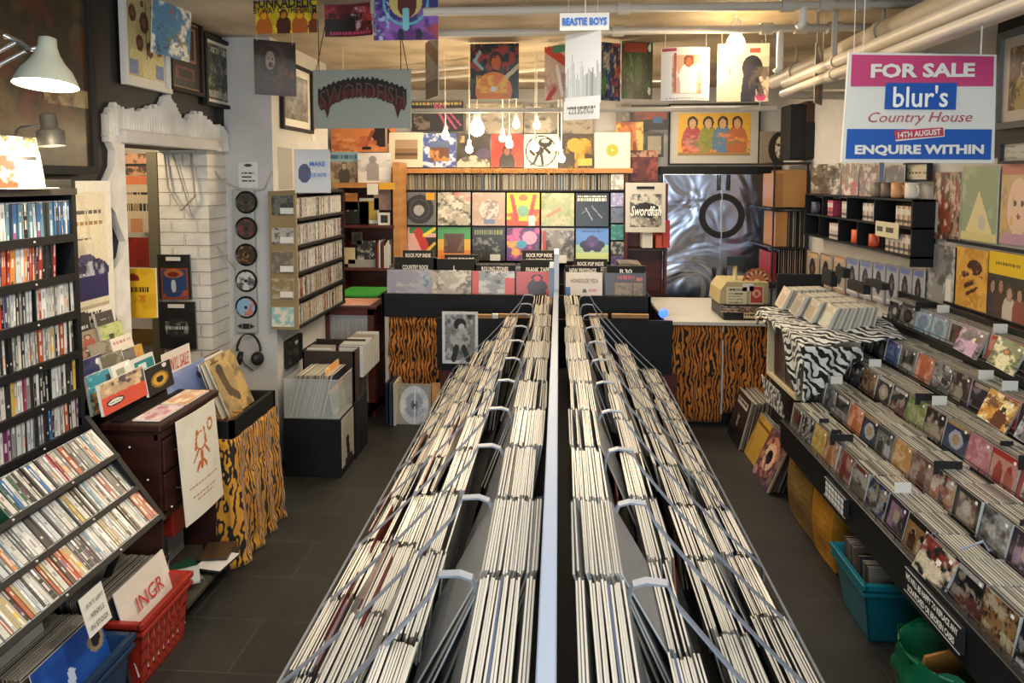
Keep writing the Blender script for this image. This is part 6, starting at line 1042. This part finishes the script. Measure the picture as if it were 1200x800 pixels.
for i in range(9):
    pf = 946 + 15.5 * i; art = Art(12, 24, '8a8c98' if i > 2 else ['9a8468', '8a7a70', 'b0805c'][i]).r(.08, .06, .92, .96, 'a0a0a8' if i > 2 else 'a89888').e(.5, .5, .26, .3, '2a2a30').e(.5, .5, .1, .12, '6a5a44').r(.1, .06, .9, .16, '6a7cae' if i > 2 else 'c8a888').r(.1, .85, .9, .93, 'd0ccc4'); wallR('blister_pack', art, pf, pf + 13.5, 293 + i * 2.6, 331 + i * 4.2, 'grey carded accessory pack with a dark oval hung below the cubby shelf', x=2.03, cat='accessory pack', group='carded packs under the cubby shelf')
# shelving and boxes in the far corner
y = 5.72; a = at(908, 190, y); b = at(948, 190, y); fs = thing('corner_shelving', 'grey metal shelving of brown boxes and records in the far corner', 'shelving', ((a.x + b.x) / 2, y + .3, 0)); zs_ = [at(925, p, y).z for p in (190, 244, 290, 336)]
for px in (908, 947): q = at(px, 190, y); MB().box(q.x - .006, q.x + .006, y - .006, y + .006, 0, zs_[0]).build('post', DARKM, fs)
for z in zs_: MB().box(a.x - .02, min(b.x + .02, 2.06), y, y + .6, z - .012, z).build('shelf', DARKM, fs)
for j, (x0, x1, y0, y1, c_, lab) in enumerate(((908, 917, 203, 243, '9a6a34', 'narrow brown carton on the corner shelving'), (918, 945, 199, 243, 'a87840', 'wide brown carton at the top of the corner shelving'), (909, 922, 248, 289, 'a8743c', 'brown carton on the middle corner shelf'), (903, 909, 296, 330, '8a1c28', 'dark red folder beside the corner shelving'))):
    p = at(x0, y0, y + .03); q = at(x1, y1, y + .03); MB().box(p.x, q.x, y + .03, y + .35, q.z, p.z, c_).build('carton', PRINT, None, lab, 'box', bevel=.002)
for i in range(9): q = at(924 + i * 2.6, 289, y + .05); sleeve_bm(['c8b8a0', '3a4a3a', 'd8ccb4', '8a8070', '26231f'][i % 5], Matrix.Translation((q.x, y + .2, zs_[2])) @ Matrix.Rotation(R(90), 4, 'Z'), False, rest, .29)
for i in range(13): q = at(912 + i * 2.7, 336, y + .05); sleeve_bm(['c8a890', 'b87860', 'd8ccb4', '8a5040', 'd8d0c0'][i % 5], Matrix.Translation((q.x, y + .2, zs_[3])) @ Matrix.Rotation(R(90), 4, 'Z'), False, rest, .3)
for x0, x1, y0, y1, c_, lab, yy in ((927, 946, 122, 187, '101012', 'tall black speaker on top of the corner shelving', 5.76), (946, 966, 143, 186, '141214', 'squat black speaker next to the brown one', 5.74), (967, 990, 140, 187, '7a4826', 'brown wooden speaker cabinet beside the for sale sign', 5.7), (946, 980, 118, 143, '4a2c20', 'dark brown box stacked over the squat black speaker', 5.75)):
    p = at(x0, y0, yy); q = at(x1, y1, yy); s_ = thing('speaker' if 'box' not in lab else 'brown_box', lab, 'speaker' if 'box' not in lab else 'box', ((p.x + q.x) / 2, yy, q.z)); xr_ = min(q.x, 2.2); MB().box(p.x, q.x, yy, yy + .25, q.z, p.z, c_).build('cabinet', MATTE, s_, bevel=.003); 
    if 'box' not in lab: MB().box(p.x + .015, q.x - .015, yy - .006, yy, q.z + .015, p.z - .015, c_).build('grille', MATTE, s_)
# cream cube with LPs, zebra cloth and CD box on top
cc = thing('record_cube', 'cream open sided cube of LPs under the zebra cloth', 'shelf', (1.46, 4.1, 0)); X0, X1, ya, yb, z0, z1 = 1.31, 1.66, 3.80, 4.33, .60, .94
MB().box(X0, X1, yb - .02, yb, z0, z1).build('end_panel', CREAM, cc); MB().box(X0, X1, ya, ya + .02, z0, z1).build('end_panel', CREAM, cc); MB().box(X0, X1, ya, yb, z0 - .02, z0).build('base', CREAM, cc); MB().box(X0, X1, ya, yb, z1, z1 + .02).build('top', CREAM, cc); MB().box(X1 - .01, X1, ya, yb, z0, z1).build('back', CREAM, cc); MB().box(1.42, X1, ya + .03, yb - .02, 0, z0 - .02).build('plinth', BLACK, cc)
yy = 3.83; rr = random.Random(8)
while yy < 4.24: sleeve_bm(rr.choice(('6a2c20', '3a2420', '8a4a34', '26231f', 'a88868', '4a3a30', '8a8078', '7a3428')), Matrix.Translation((X0 + .17, yy, z0 + .002)) @ Matrix.Rotation(R(-3), 4, 'X'), False, rest, .30, .004); yy += .0095
g = []
for j in range(41):
    v = j / 40; y = 4.46 - .84 * v; row = []
    drop = .035 + .27 * math.exp(-((v - .86) / .14) ** 2) + .03 * math.exp(-((v - .1) / .1) ** 2) + .03 * math.sin(v * 30)
    for i in range(41):
        s_ = i / 40
        if s_ < .5: X = 1.80 - (1.80 - 1.285) * (s_ / .5); Z = .967 + .05 * (1 - s_ / .5) + .008 * math.sin(X * 30 + y * 14) - (.04 * max(0, (v - .82) / .18))
        else: t = (s_ - .5) / .5; X = 1.285 - .012 - .018 * math.sin(y * 34 + t * 4) * t + .05 * t * max(0, v - .6) ; Z = .962 - drop * t - (.04 * max(0, (v - .82) / .18))
        row.append((X, y, Z))
    g.append(row)
g2 = []
for j in range(15):
    t = j / 14; g2.append([(1.285 + .30 * k / 20, 3.605 - .018 * math.sin(k * .9 + t * 2) * t + .03 * t, .93 - (.33 - .26 * k / 20) * t) for k in range(21)])
m = MB(); m.grid(g); m.grid(g2); o = m.build('zebra_cloth', ZEBRA, None, 'zebra print cloth draped over the cream record cube', 'cloth', smooth=True); sm = o.modifiers.new('t', 'SOLIDIFY'); sm.thickness = .004
o = panel('zebra_cloth', Art(1, 1, 'd0d0c8'), (1.27, 4.3, .58), (0, -.36, 0), (.03, 0, -.16), .004, label='strip of zebra cloth hanging beneath the cream record cube', cat='cloth', mt=ZEBRA, bow=.02)
for j, (X, y, z, ci, lab) in enumerate(((1.36, 4.30, 1.01, 3, 'cream fronted CD at the silver door end of the zebra cloth'), (1.39, 4.13, 1.0, 6, 'silvery wrapped CD second along the zebra cloth'), (1.42, 3.98, .995, 3, 'pale printed CD with a flower third along the zebra cloth'), (1.45, 3.83, .99, 9, 'cream squared CD nearest the steps on the zebra cloth'))):
    a_ = Art(15, 15, ['c8b8a4', 'a8a090', 'b8b0a0', 'b8b49c'][j]).n(['d8ccb8', 'd0ccc4', 'd8c890', 'd8d4c0'][j], .4, 4, j).r(.2, .3, .8, .9, ['c0ac94', '98927f', 'a89c80', 'c8c8b4'][j]); o = bpy.data.objects.new('cd_case', facecd(950 + j, a_)); COL.objects.link(o); o.matrix_world = Matrix.Translation((X, y, z)) @ Matrix.Rotation(R(24), 4, 'Y') @ Matrix.Rotation(R(4), 4, 'X') @ Matrix.Diagonal((1.05, 1.05, 1.05, 1)); tag(o, lab, 'CD'); NCD[0] += 1
    for k in range(1, 20):
        Mj = Matrix.Translation((X + k * .0125, y, z + .002)) @ Matrix.Rotation(R(24 - k * .6), 4, 'Y'); c_ = hx(('a8a498', 'c8c4b4', '8a867c', 'b8b4a4')[k % 4]); cdstuff.box(0, .0095, -.071, .071, 0, .125, M=Mj, cols=[c_] * 6)
for j, (px0, px1, y0, y1) in enumerate(((997, 1016, 327, 345), (1018, 1038, 326, 340), (967, 977, 315, 336), (983, 992, 312, 326))): a = atx(px0, y0, 1.68); b = atx(px1, y1, 1.68); B(1.66, 1.70, b.y, a.y, b.z, a.z, '121214').build('section_card', MATTE, None, ['long black section card behind the zebra cloth CDs', 'second black section card nearer the steps behind the zebra cloth CDs', 'small black holder standing at the far side of the zebra cloth CDs', 'small round topped black holder behind the zebra cloth CDs'][j], 'section card')
p = at(911, 321, 4.7); q = at(965, 345, 4.7); B(p.x, q.x, 4.7, 4.72, q.z - .05, p.z, '17181a').build('black_panel', MATTE, None, 'plain black panel standing behind the zebra cloth', 'board')
# records on the floor against the rack
def floorpack(xb, y0, y1, lean, h, n, cols, art, label, seed):
    w = y1 - y0; panel('record_cover', art, (xb + lean, y1, h), (0, -w, 0), (-lean, 0, -h + .003), .004, label=label, cat='record sleeve', mt=WRAP)
    rr = random.Random(seed)
    for i in range(1, n): a_ = math.atan2(lean, h); M = Matrix.Translation((xb + .008 * i, (y0 + y1) / 2 + rr.uniform(-.02, .02), .002 + rr.uniform(0, .006))) @ Matrix.Rotation(a_ * (1 - .02 * i), 4, 'Y') @ Matrix.Rotation(R(90), 4, 'Z'); sleeve_bm(rr.choice(cols), M, False, rest, math.hypot(lean, h) * rr.uniform(.93, 1.0), .004)
floorpack(1.20, 3.90, 4.2, .12, .29, 14, DKS, Art(34, 34, '5a3a44').n('8a6a5c', .45, 6, 3).ring(.45, .5, .27, .4, 'b87c5c').ring(.45, .5, .14, .27, 'd8b090').e(.45, .5, .14, .14, '0e0c10').n('3a2a4a', .3, 7, 5).e(.1, .9, .1, .1, 'b08088').grain(.2), 'swirling purple and tan LP with a dark eye leaning on the floor', 3)
floorpack(1.23, 4.22, 4.50, .10, .27, 8, ['c8a868', 'b89858', 'a88848'], Art(20, 20, 'b8903c').n('a07c30', .4, 3, 3).r(.1, .12, .9, .2, '6a4c20').r(.14, .5, .16, .95, '6a4c20'), 'gold brown LP leaning on the floor behind the swirling one', 4)
floorpack(1.20, 4.52, 4.84, .08, .33, 22, OLD, Art(24, 24, '17171a').r(.1, .1, .85, .24, 'b8b4a0').dash(.14, .8, .14, .06, '2a2a2a', 3).l(.4, .45, .5, .65, .02, 'b0b0b0').l(.5, .45, .4, .65, .02, 'b0b0b0'), 'black LP with a cream title band leaning farthest along the floor', 5)
# yellow bags, teal and green containers under the rack
for j, (y0, y1, c_, lab) in enumerate(((3.10, 3.34, 'b07818', 'bright amber paper bag standing below the rack fascia'), (3.36, 3.7, '7a5c28', 'dull mustard paper bag behind the bright amber one'))):
    m = MB(); g = []
    for k in range(13):
        z = .005 + .36 * k / 12; b_ = .02 * math.sin(math.pi * k / 12); g.append([(1.27 - b_, y1, z), (1.265 - b_ + .006 * math.sin(k), (y0 + y1) / 2, z), (1.27 - b_, y0, z), (1.33, y0 - b_ * .5, z), (1.40, y0, z)])
    m.grid(g); o = m.build('paper_bag', mat('amber_paper_%d' % j, c_, .6, vary=.15, bump=(9, .6)), None, lab, 'bag'); sm = o.modifiers.new('t', 'SOLIDIFY'); sm.thickness = .004
tc2 = crate('storage_crate', 'teal plastic crate of LPs on the floor under the rack fascia', 1.175, 1.52, 2.60, 2.90, .25, TEALP, slots=False, taper=.04)
yy = 2.63; rr = random.Random(4)
for y0 in (2.635, 2.76):
    for k in range(11): 
        M = Matrix.Translation((1.35, y0 + k * .0085, .02)) @ Matrix.Rotation(R(-8), 4, 'X'); sleeve_bm(rr.choice(('26231f', '4a4640', '5a4c3a', '6a5c48', '8c7858', '3a3430')), M, False, rest, .262 if y0 < 2.7 else .275, .004)
c = atz(1092, 762, .30); gb = thing('waste_bin', 'round green bin lined with a green bag and stuffed with paper', 'bin', (c.x + .06, c.y, 0)); cx, cy = c.x + .06, c.y
MB().lathe([(.0, .005), (.10, .0), (.145, .3), (.15, .3), (.15, .29), (.14, .28), (.1, .02)], (cx, cy, 0), n=24).build('bin_body', GRNP, gb, smooth=True); m = MB(); g = []
for k in range(9): g.append([(cx + (r_ := .15 + .012 * math.sin(k * .9 + i * 1.7) + .01 * (k == 4)) * math.cos(2 * math.pi * i / 32), cy + r_ * math.sin(2 * math.pi * i / 32), .31 - .025 * k + .008 * math.sin(i * 2.1)) for i in range(33)])
m.grid(g); m.build('bin_bag', GRNP, gb, smooth=True)
for j, (dx, dy, rz, c_, lab) in enumerate(((-.03, .03, 20, 'a06c2c', 'crumpled brown card sticking out of the green bin'), (.04, -.03, 70, '6a5c44', 'folded grey brown paper in the green bin'))): M = Matrix.Translation((cx + dx, cy + dy, .12)) @ Matrix.Rotation(R(rz), 4, 'Z') @ Matrix.Rotation(R(12), 4, 'X'); MB().box(-.09, .09, -.004, .004, 0, .19, c_, M=M).build('waste_card', MATTE, None, lab, 'paper')
# ------------------------------------------------------------------ hanging covers and signs
def hang(px0, py0, px1, py1, y, art, label, rz=0, bow=0, strings=True, name='hanging_record_cover', mt=WRAP):
    a = at((px0 + px1) / 2, py0, y); w = (at(px1, py0, y).x - at(px0, py0, y).x) / math.cos(R(rz)); z1 = at((px0 + px1) / 2, py1, y).z; root = thing(name, label, 'record sleeve', (a.x, y, z1)); u = Vector((math.cos(R(rz)), math.sin(R(rz)), 0)) * w
    panel('sleeve', art, a - u / 2, u, (0, 0, z1 - a.z), .004, root, bow=bow, mt=mt)
    for f in (-.42, .42): p = a + u * f; MB().tube([(p.x, p.y, p.z - .01), (p.x, p.y, 2.66)], .0012, 5).build('thread', PAPER, root)
    return root
h = hang(297, -35, 371, 39, 3.3, Art(44, 44, 'd8c020').n('b89c18', .3, 5, 3).fig(.14, .62, .4, 'a8501c', 'd89c28', 'b05c20').fig(.46, .62, .36, '6a2818', 'b88028', '4a2018').fig(.72, .62, .4, 'b0581c', 'd8a028', 'a85420').fig(.97, .66, .34, '5a2418', 'b0702c', '6a3018'), 'bright yellow sleeve with dark capitals and a row of orange faces', rz=-3)
text('FUNKADELIC', at(334, 3, 3.27), .31, .05, INKK, h, bold=.03); text('BY WAY OF THE DRUM', at(334, 12, 3.27), .31, .03, INKK, h, bold=.02)
hang(378, -28, 437, 42, 3.35, Art(34, 40, '5a1c20').n('a83440', .4, 5, 3, (0, .4, 1, .75)).n('1a1214', .45, 6, 6, (0, .6, 1, 1)).n('b8a0a0', .35, 9, 9, (.5, .5, 1, .9)).r(0, .7, .6, .92, '1c1416').dash(.1, .95, .92, .04, 'b03a60', 4), 'dark crimson curved sleeve with black skyline, beside the yellow one', rz=-8, bow=-.02)
hang(437, -30, 513, 47, 3.3, Art(46, 46, '3c3078').r(0, .8, 1, 1, '5a2c70').n('8a5ab0', .3, 5, 3).ring(.5, .42, .32, .36, '5ab0b8').e(.5, .4, .26, .26, 'c8b868').e(.52, .44, .15, .22, '5a2420').l(.5, .55, .5, .8, .05, '7ac0c8').n('a8c0d8', .3, 9, 6, (0, .4, .25, 1)).e(.42, .92, .05, .1, '1c1c3a').e(.7, .92, .05, .1, '1c1c3a').n('a8402c', .4, 6, 8, (.8, .75, 1, 1)), 'purple sleeve with a teal wreath round a brown figure')
hang(303, 48, 341, 112, 3.65, Art(34, 34, '241614').e(.42, .4, .34, .34, '3a201c').e(.4, .38, .26, .28, '120c0c').e(.38, .36, .11, .17, '8a7468').e(.38, .44, .05, .05, '1a1010').e(.34, .33, .02, .02, '1a1010').e(.43, .33, .02, .02, '1a1010').n('5a3028', .25, 9, 5, (.4, .4, 1, 1)), 'dark brown sleeve with a shouting face and big round hair', rz=35)
hang(494, 46, 517, 115, 4.1, Art(20, 34, '8a8680').n('5a5652', .4, 3, 3).l(0, 0, 1, .4, .12, '6a3424').r(0, .7, 1, 1, '1c1c1c'), 'grey and black sleeve turned edge on past the purple sleeve', rz=-62)
hang(551, 51, 608, 116, 4.35, Art(44, 50, '16181e').n('3a4a40', .35, 7, 3).n('a83c2c', .3, 8, 6, (0, 0, 1, .5)).l(.08, .3, .25, .45, .03, '8ab0b0').l(.2, .15, .1, .3, .03, '8ab0b0').e(.53, .3, .14, .16, '3a1c10').e(.53, .34, .1, .13, 'c8601c').e(.48, .85, .38, .34, 'd8762c').n('e8b040', .4, 7, 5, (.12, .58, .8, .9)).l(.75, .6, 1, .4, .04, 'c8b890').e(.48, .82, .06, .05, 'd8d8d0').e(.5, .24, .05, .03, '8a2818'), 'orange figure with flaming chest on a black psychedelic sleeve')
hang(638, 53, 668, 117, 4.35, Art(24, 44, 'd0b8ac').l(.0, .0, .9, .35, .09, 'c84840').r(.3, 0, 1, .14, '4a8a6a').n('b08a88', .35, 5, 3, (0, .3, 1, 1)).l(.5, .4, .7, .9, .06, 'f0ece4').l(.1, 1, .4, .8, .06, 'b84850'), 'pale pink sleeve with red and green corner triangles', rz=-35)
h = hang(663, 38, 703, 122, 3.2, Art(34, 44, 'e4e2dc'), 'white sleeve with a thin grey city skyline, under the blue lettered card', rz=-33)
sk = Art(34, 44, 'e4e2dc'); rr = random.Random(2)
for i in range(26): x = i / 26; sk.r(x, .88 - rr.uniform(.15, .5) * (.7 + .5 * math.sin(x * 9) ** 2), x + .03, .9, rr.choice(('a8a8a4', 'c0c0bc', '989894', 'b4b4ae')))
me = h.children[0]; 
bpy.data.objects.remove(me); a_ = at(683, 38, 3.2); w_ = .16 / math.cos(R(33)); u_ = Vector((math.cos(R(-33)), math.sin(R(-33)), 0)) * w_; panel('sleeve', sk, a_ - u_ / 2, u_, (0, 0, at(683, 122, 3.2).z - a_.z), .004, h)
p = fpan('name_card', Art(4, 3, 'ece8de'), 656, 15, 714, 35.5, 3.15, thick=.004, label='white card with chunky blue capitals hung from the ceiling', cat='sign'); text('BEASTIE BOYS', at(685, 25, 3.14), .20, .034, INKB, p, bold=.035)
m = MB(); q = at(686, 15, 3.155); m.tube([q, (q.x, 3.155, 2.66)], .003, 6); m.build('cord', PAPER, p)
p = fpan('name_card', Art(30, 14, 'e8e4dc').dash(.1, .9, .3, .12, '8a8478', 3).dash(.15, .85, .6, .1, 'a8a498', 5), 661, 118, 702, 140, 3.2, rz=-30, thick=.003, label='small white handwritten card just beneath the skyline sleeve', cat='sign'); text('2.75 BONUS', at(681, 129, 3.17), .13, .025, INKK, p, (math.cos(R(-30)), math.sin(R(-30)), 0))
hang(702, 50, 728, 118, 4.3, Art(30, 44, '1c3c78').n('b8502c', .4, 6, 3, (.3, 0, 1, 1)).n('3a8a3c', .3, 4, 6, (0, .4, .5, 1)).n('c8c0a0', .25, 9, 9).n('0e1424', .3, 6, 4), 'blue and orange busy psychedelic sleeve half behind the skyline sleeve', rz=30)
hang(728, 49, 766, 116, 4.4, Art(34, 44, '16241a').n('1c5a2c', .45, 4, 3).e(.55, .5, .22, .36, '24402a').e(.55, .5, .12, .26, '3a5a3c').r(.1, .02, .8, .18, '8a2c1c').e(.9, .1, .05, .07, 'c0c8b8').e(.9, .85, .05, .07, 'c0c8b8').n('2c8a3c', .35, 3, 8, (0, .2, .4, .7)), 'dark green sleeve with a carved figure and two pale clovers', rz=18)
hang(775, 56, 832, 118, 3.9, Art(40, 44, 'e0dcd4').r(.22, .15, .82, .88, 'c8a078').n('8a5030', .35, 6, 3, (.22, .15, .82, .88)).fig(.55, .15, .55, '7a3c28', 'a8603c', 'e8e4dc').n('f0ece0', .4, 5, 7, (.3, .3, .75, .8)).r(.25, .1, .3, .85, 'a8341c').r(.02, .02, .3, .07, 'a83028').dash(.1, .9, .95, .02, '5a5a70', 3), 'white curved sleeve with a warm figure in pale clothes', bow=.03)
hang(841, 51, 902, 119, 3.95, Art(46, 50, 'c8b49c').r(0, 0, 1, .22, 'd8c4ae').fig(.18, .4, .45, '6a5448', 'c8b09c', 'bcae9a').e(.68, .42, .2, .22, '26262e').l(.65, .5, .6, .95, .14, '2c2c38').l(.75, .6, .85, .85, .06, '26262e').e(.85, .92, .1, .07, 'b8407a').r(.62, .08, .82, .16, 'c05040').n('5a5048', .3, 6, 3, (.38, .4, 1, 1)), 'faded sleeve with a dark hooded figure right by the big bare bulb', rz=0)
hang(950, 54, 972, 122, 3.7, Art(24, 50, '2a2826').n('b06a2c', .45, 5, 3, (.1, .1, .6, 1)).l(.3, .05, .7, .2, .05, 'c8b8a0').r(.7, 0, 1, 1, '3a3836'), 'narrow looking dark sleeve with orange pattern beside the for sale sign', rz=58)
# logo sign: grey board, dark arched lettering over a maroon drip shape
Y = 3.7; sg = thing('shop_sign', 'grey hanging board with arched dark maroon horror style lettering', 'sign', at(425, 150, Y)); p = at(367, 82, Y); q = at(482, 150, Y)
MB().box(p.x, q.x, Y, Y + .008, q.z, p.z).build('board', mat('sign_grey', '8c9088', .6), sg)
c = at(424.5, 116, Y); W = (q.x - p.x); m = MB(); N_ = 60; rr = random.Random(6); tp = []; bt = []
for i in range(N_ + 1):
    f = -1 + 2 * i / N_; x = c.x + f * W * .455; tz = c.z + .115 - .065 * f * f + .008 * math.sin(i * 1.9) + rr.uniform(-.004, .004); bz = c.z + .012 - .09 * f ** 2 + rr.uniform(-.006, .006)
    if .72 < abs(f) < .86: bz -= .065 * (1 - abs(abs(f) - .79) / .07)
    if abs(f) > .93: bz += .05 * (abs(f) - .93) / .07
    tp.append((x, tz)); bt.append((x, bz))
for i in range(N_):
    m.face([(tp[i][0], Y - .002, tp[i][1]), (bt[i][0], Y - .002, bt[i][1]), (bt[i + 1][0], Y - .002, bt[i + 1][1]), (tp[i + 1][0], Y - .002, tp[i + 1][1])], hx('1c1210'))
    f0 = .55; a0 = tp[i][1] * (1 - f0) + bt[i][1] * f0; a1 = tp[i + 1][1] * (1 - f0) + bt[i + 1][1] * f0; m.face([(tp[i][0], Y - .003, a0), (bt[i][0], Y - .003, bt[i][1] + .006), (bt[i + 1][0], Y - .003, bt[i + 1][1] + .006), (tp[i + 1][0], Y - .003, a1)], hx('521a14' if i % 3 else '3c1210'))
m.build('drip_shape', MATTE, sg); text('SWORDFISH', (c.x, Y, c.z + .045), W * .87, .085, mat('olive_brown_ink', '5c5440', .6), sg, off=.005, bow=.05); text('SWORDFISH', (c.x, Y, c.z + .045), W * .86, .075, mat('maroon_ink', '4a1812', .6), sg, off=.007, bow=.05, bold=-.018)
m = MB()
for f in (-.94, -.88, .8, .94): x = c.x + f * W * .5; m.tube([(x, Y, p.z - .005), (x + (.06 if f < 0 else -.05) * (abs(f) > .9), Y, 2.66)], .0025, 5, '3a342c')
m.build('cord', MATTE, sg)
# for sale sign
Y = 2.62; fs_ = thing('for_sale_sign', 'large pink, white and blue for sale board hung before the poster wall', 'sign', at(1077, 190, Y)); P = lambda px, py, d=0: at(px, py, Y - d)
def plate(nm, quad, d, col, t=.0015, mt=None):
    k = [P(x, y, d) for x, y in quad]; m = MB(); m.hexa([(v.x, v.y, v.z) for v in (k[3], k[2])] + [(v.x, v.y + t, v.z) for v in (k[2], k[3])] + [(v.x, v.y, v.z) for v in (k[0], k[1])] + [(v.x, v.y + t, v.z) for v in (k[1], k[0])], hx(col)); return m.build(nm, mt or PRINT, fs_)
plate('board', ((995, 61), (1168, 64), (1165, 191), (986, 190)), 0, 'd8d4c6', .012); plate('pink_band', ((998.5, 64), (1165, 66), (1164, 101), (997, 101)), .003, 'c03c6c'); plate('blue_band', ((993, 151), (1162.5, 151.5), (1161, 187), (991, 186)), .003, '1450a0'); plate('blue_box', ((1038.5, 97), (1121.5, 97), (1120, 128.5), (1036.5, 128)), .005, '1450a0'); plate('red_tag_border', ((1048, 153), (1107, 148), (1107, 160), (1050, 165.5)), .006, 'e0dcd0'); plate('red_tag', ((1047.5, 153), (1105.5, 149), (1106, 159), (1049.5, 163.5)), .008, 'b83446')
u_ = P(1100, 100) - P(1000, 100); k_ = u_.length / 100; INKC = mat('cream_ink', 'ddd8ca', .6); INKCR = mat('crimson_ink', 'a83040', .6)
text('FOR SALE', P(1081, 82.5, .006), 121 * k_, 17 * k_, INKC, fs_, bold=.04); text("blur's", P(1078.5, 113, .008), 64 * k_, 26 * k_, INKW, fs_, bold=.012); text('Country House', P(1078, 139, .005), 121 * k_, 16 * k_, INKCR, fs_, shear=.3, bold=-.006); text('14TH AUGUST', P(1077, 156.3, .011), 50 * k_, 7 * k_, INKC, fs_, right=(1, 0, .085), up=(-.085, 0, 1), bold=.03); text('ENQUIRE WITHIN', P(1076.5, 176, .006), 151 * k_, 13.5 * k_, INKC, fs_, bold=.045)
for px in (1001, 1012, 1150): q = P(px, 66); MB().tube([(q.x, Y + .004, q.z), (q.x, Y + .004, 2.66)], .001 if px < 1100 else .003, 6).build('hanger', PAPER, fs_)
rest.build('record_sleeves', WRAP, None, 'remaining tightly filed LPs in the deep bins, crates and cabinet', 'records', kind='stuff')
cdstuff.build('cd_cases', WRAP, None, 'remaining packed CDs behind the fronted ones and in the pillar shelving', 'CDs', kind='stuff')
print('CDs', NCD[0])
#END
sc.view_settings.view_transform = 'Standard'; sc.view_settings.look = 'None'; sc.view_settings.gamma = 1; sc.view_settings.use_curve_mapping = False
sc.view_settings.exposure = 0.5
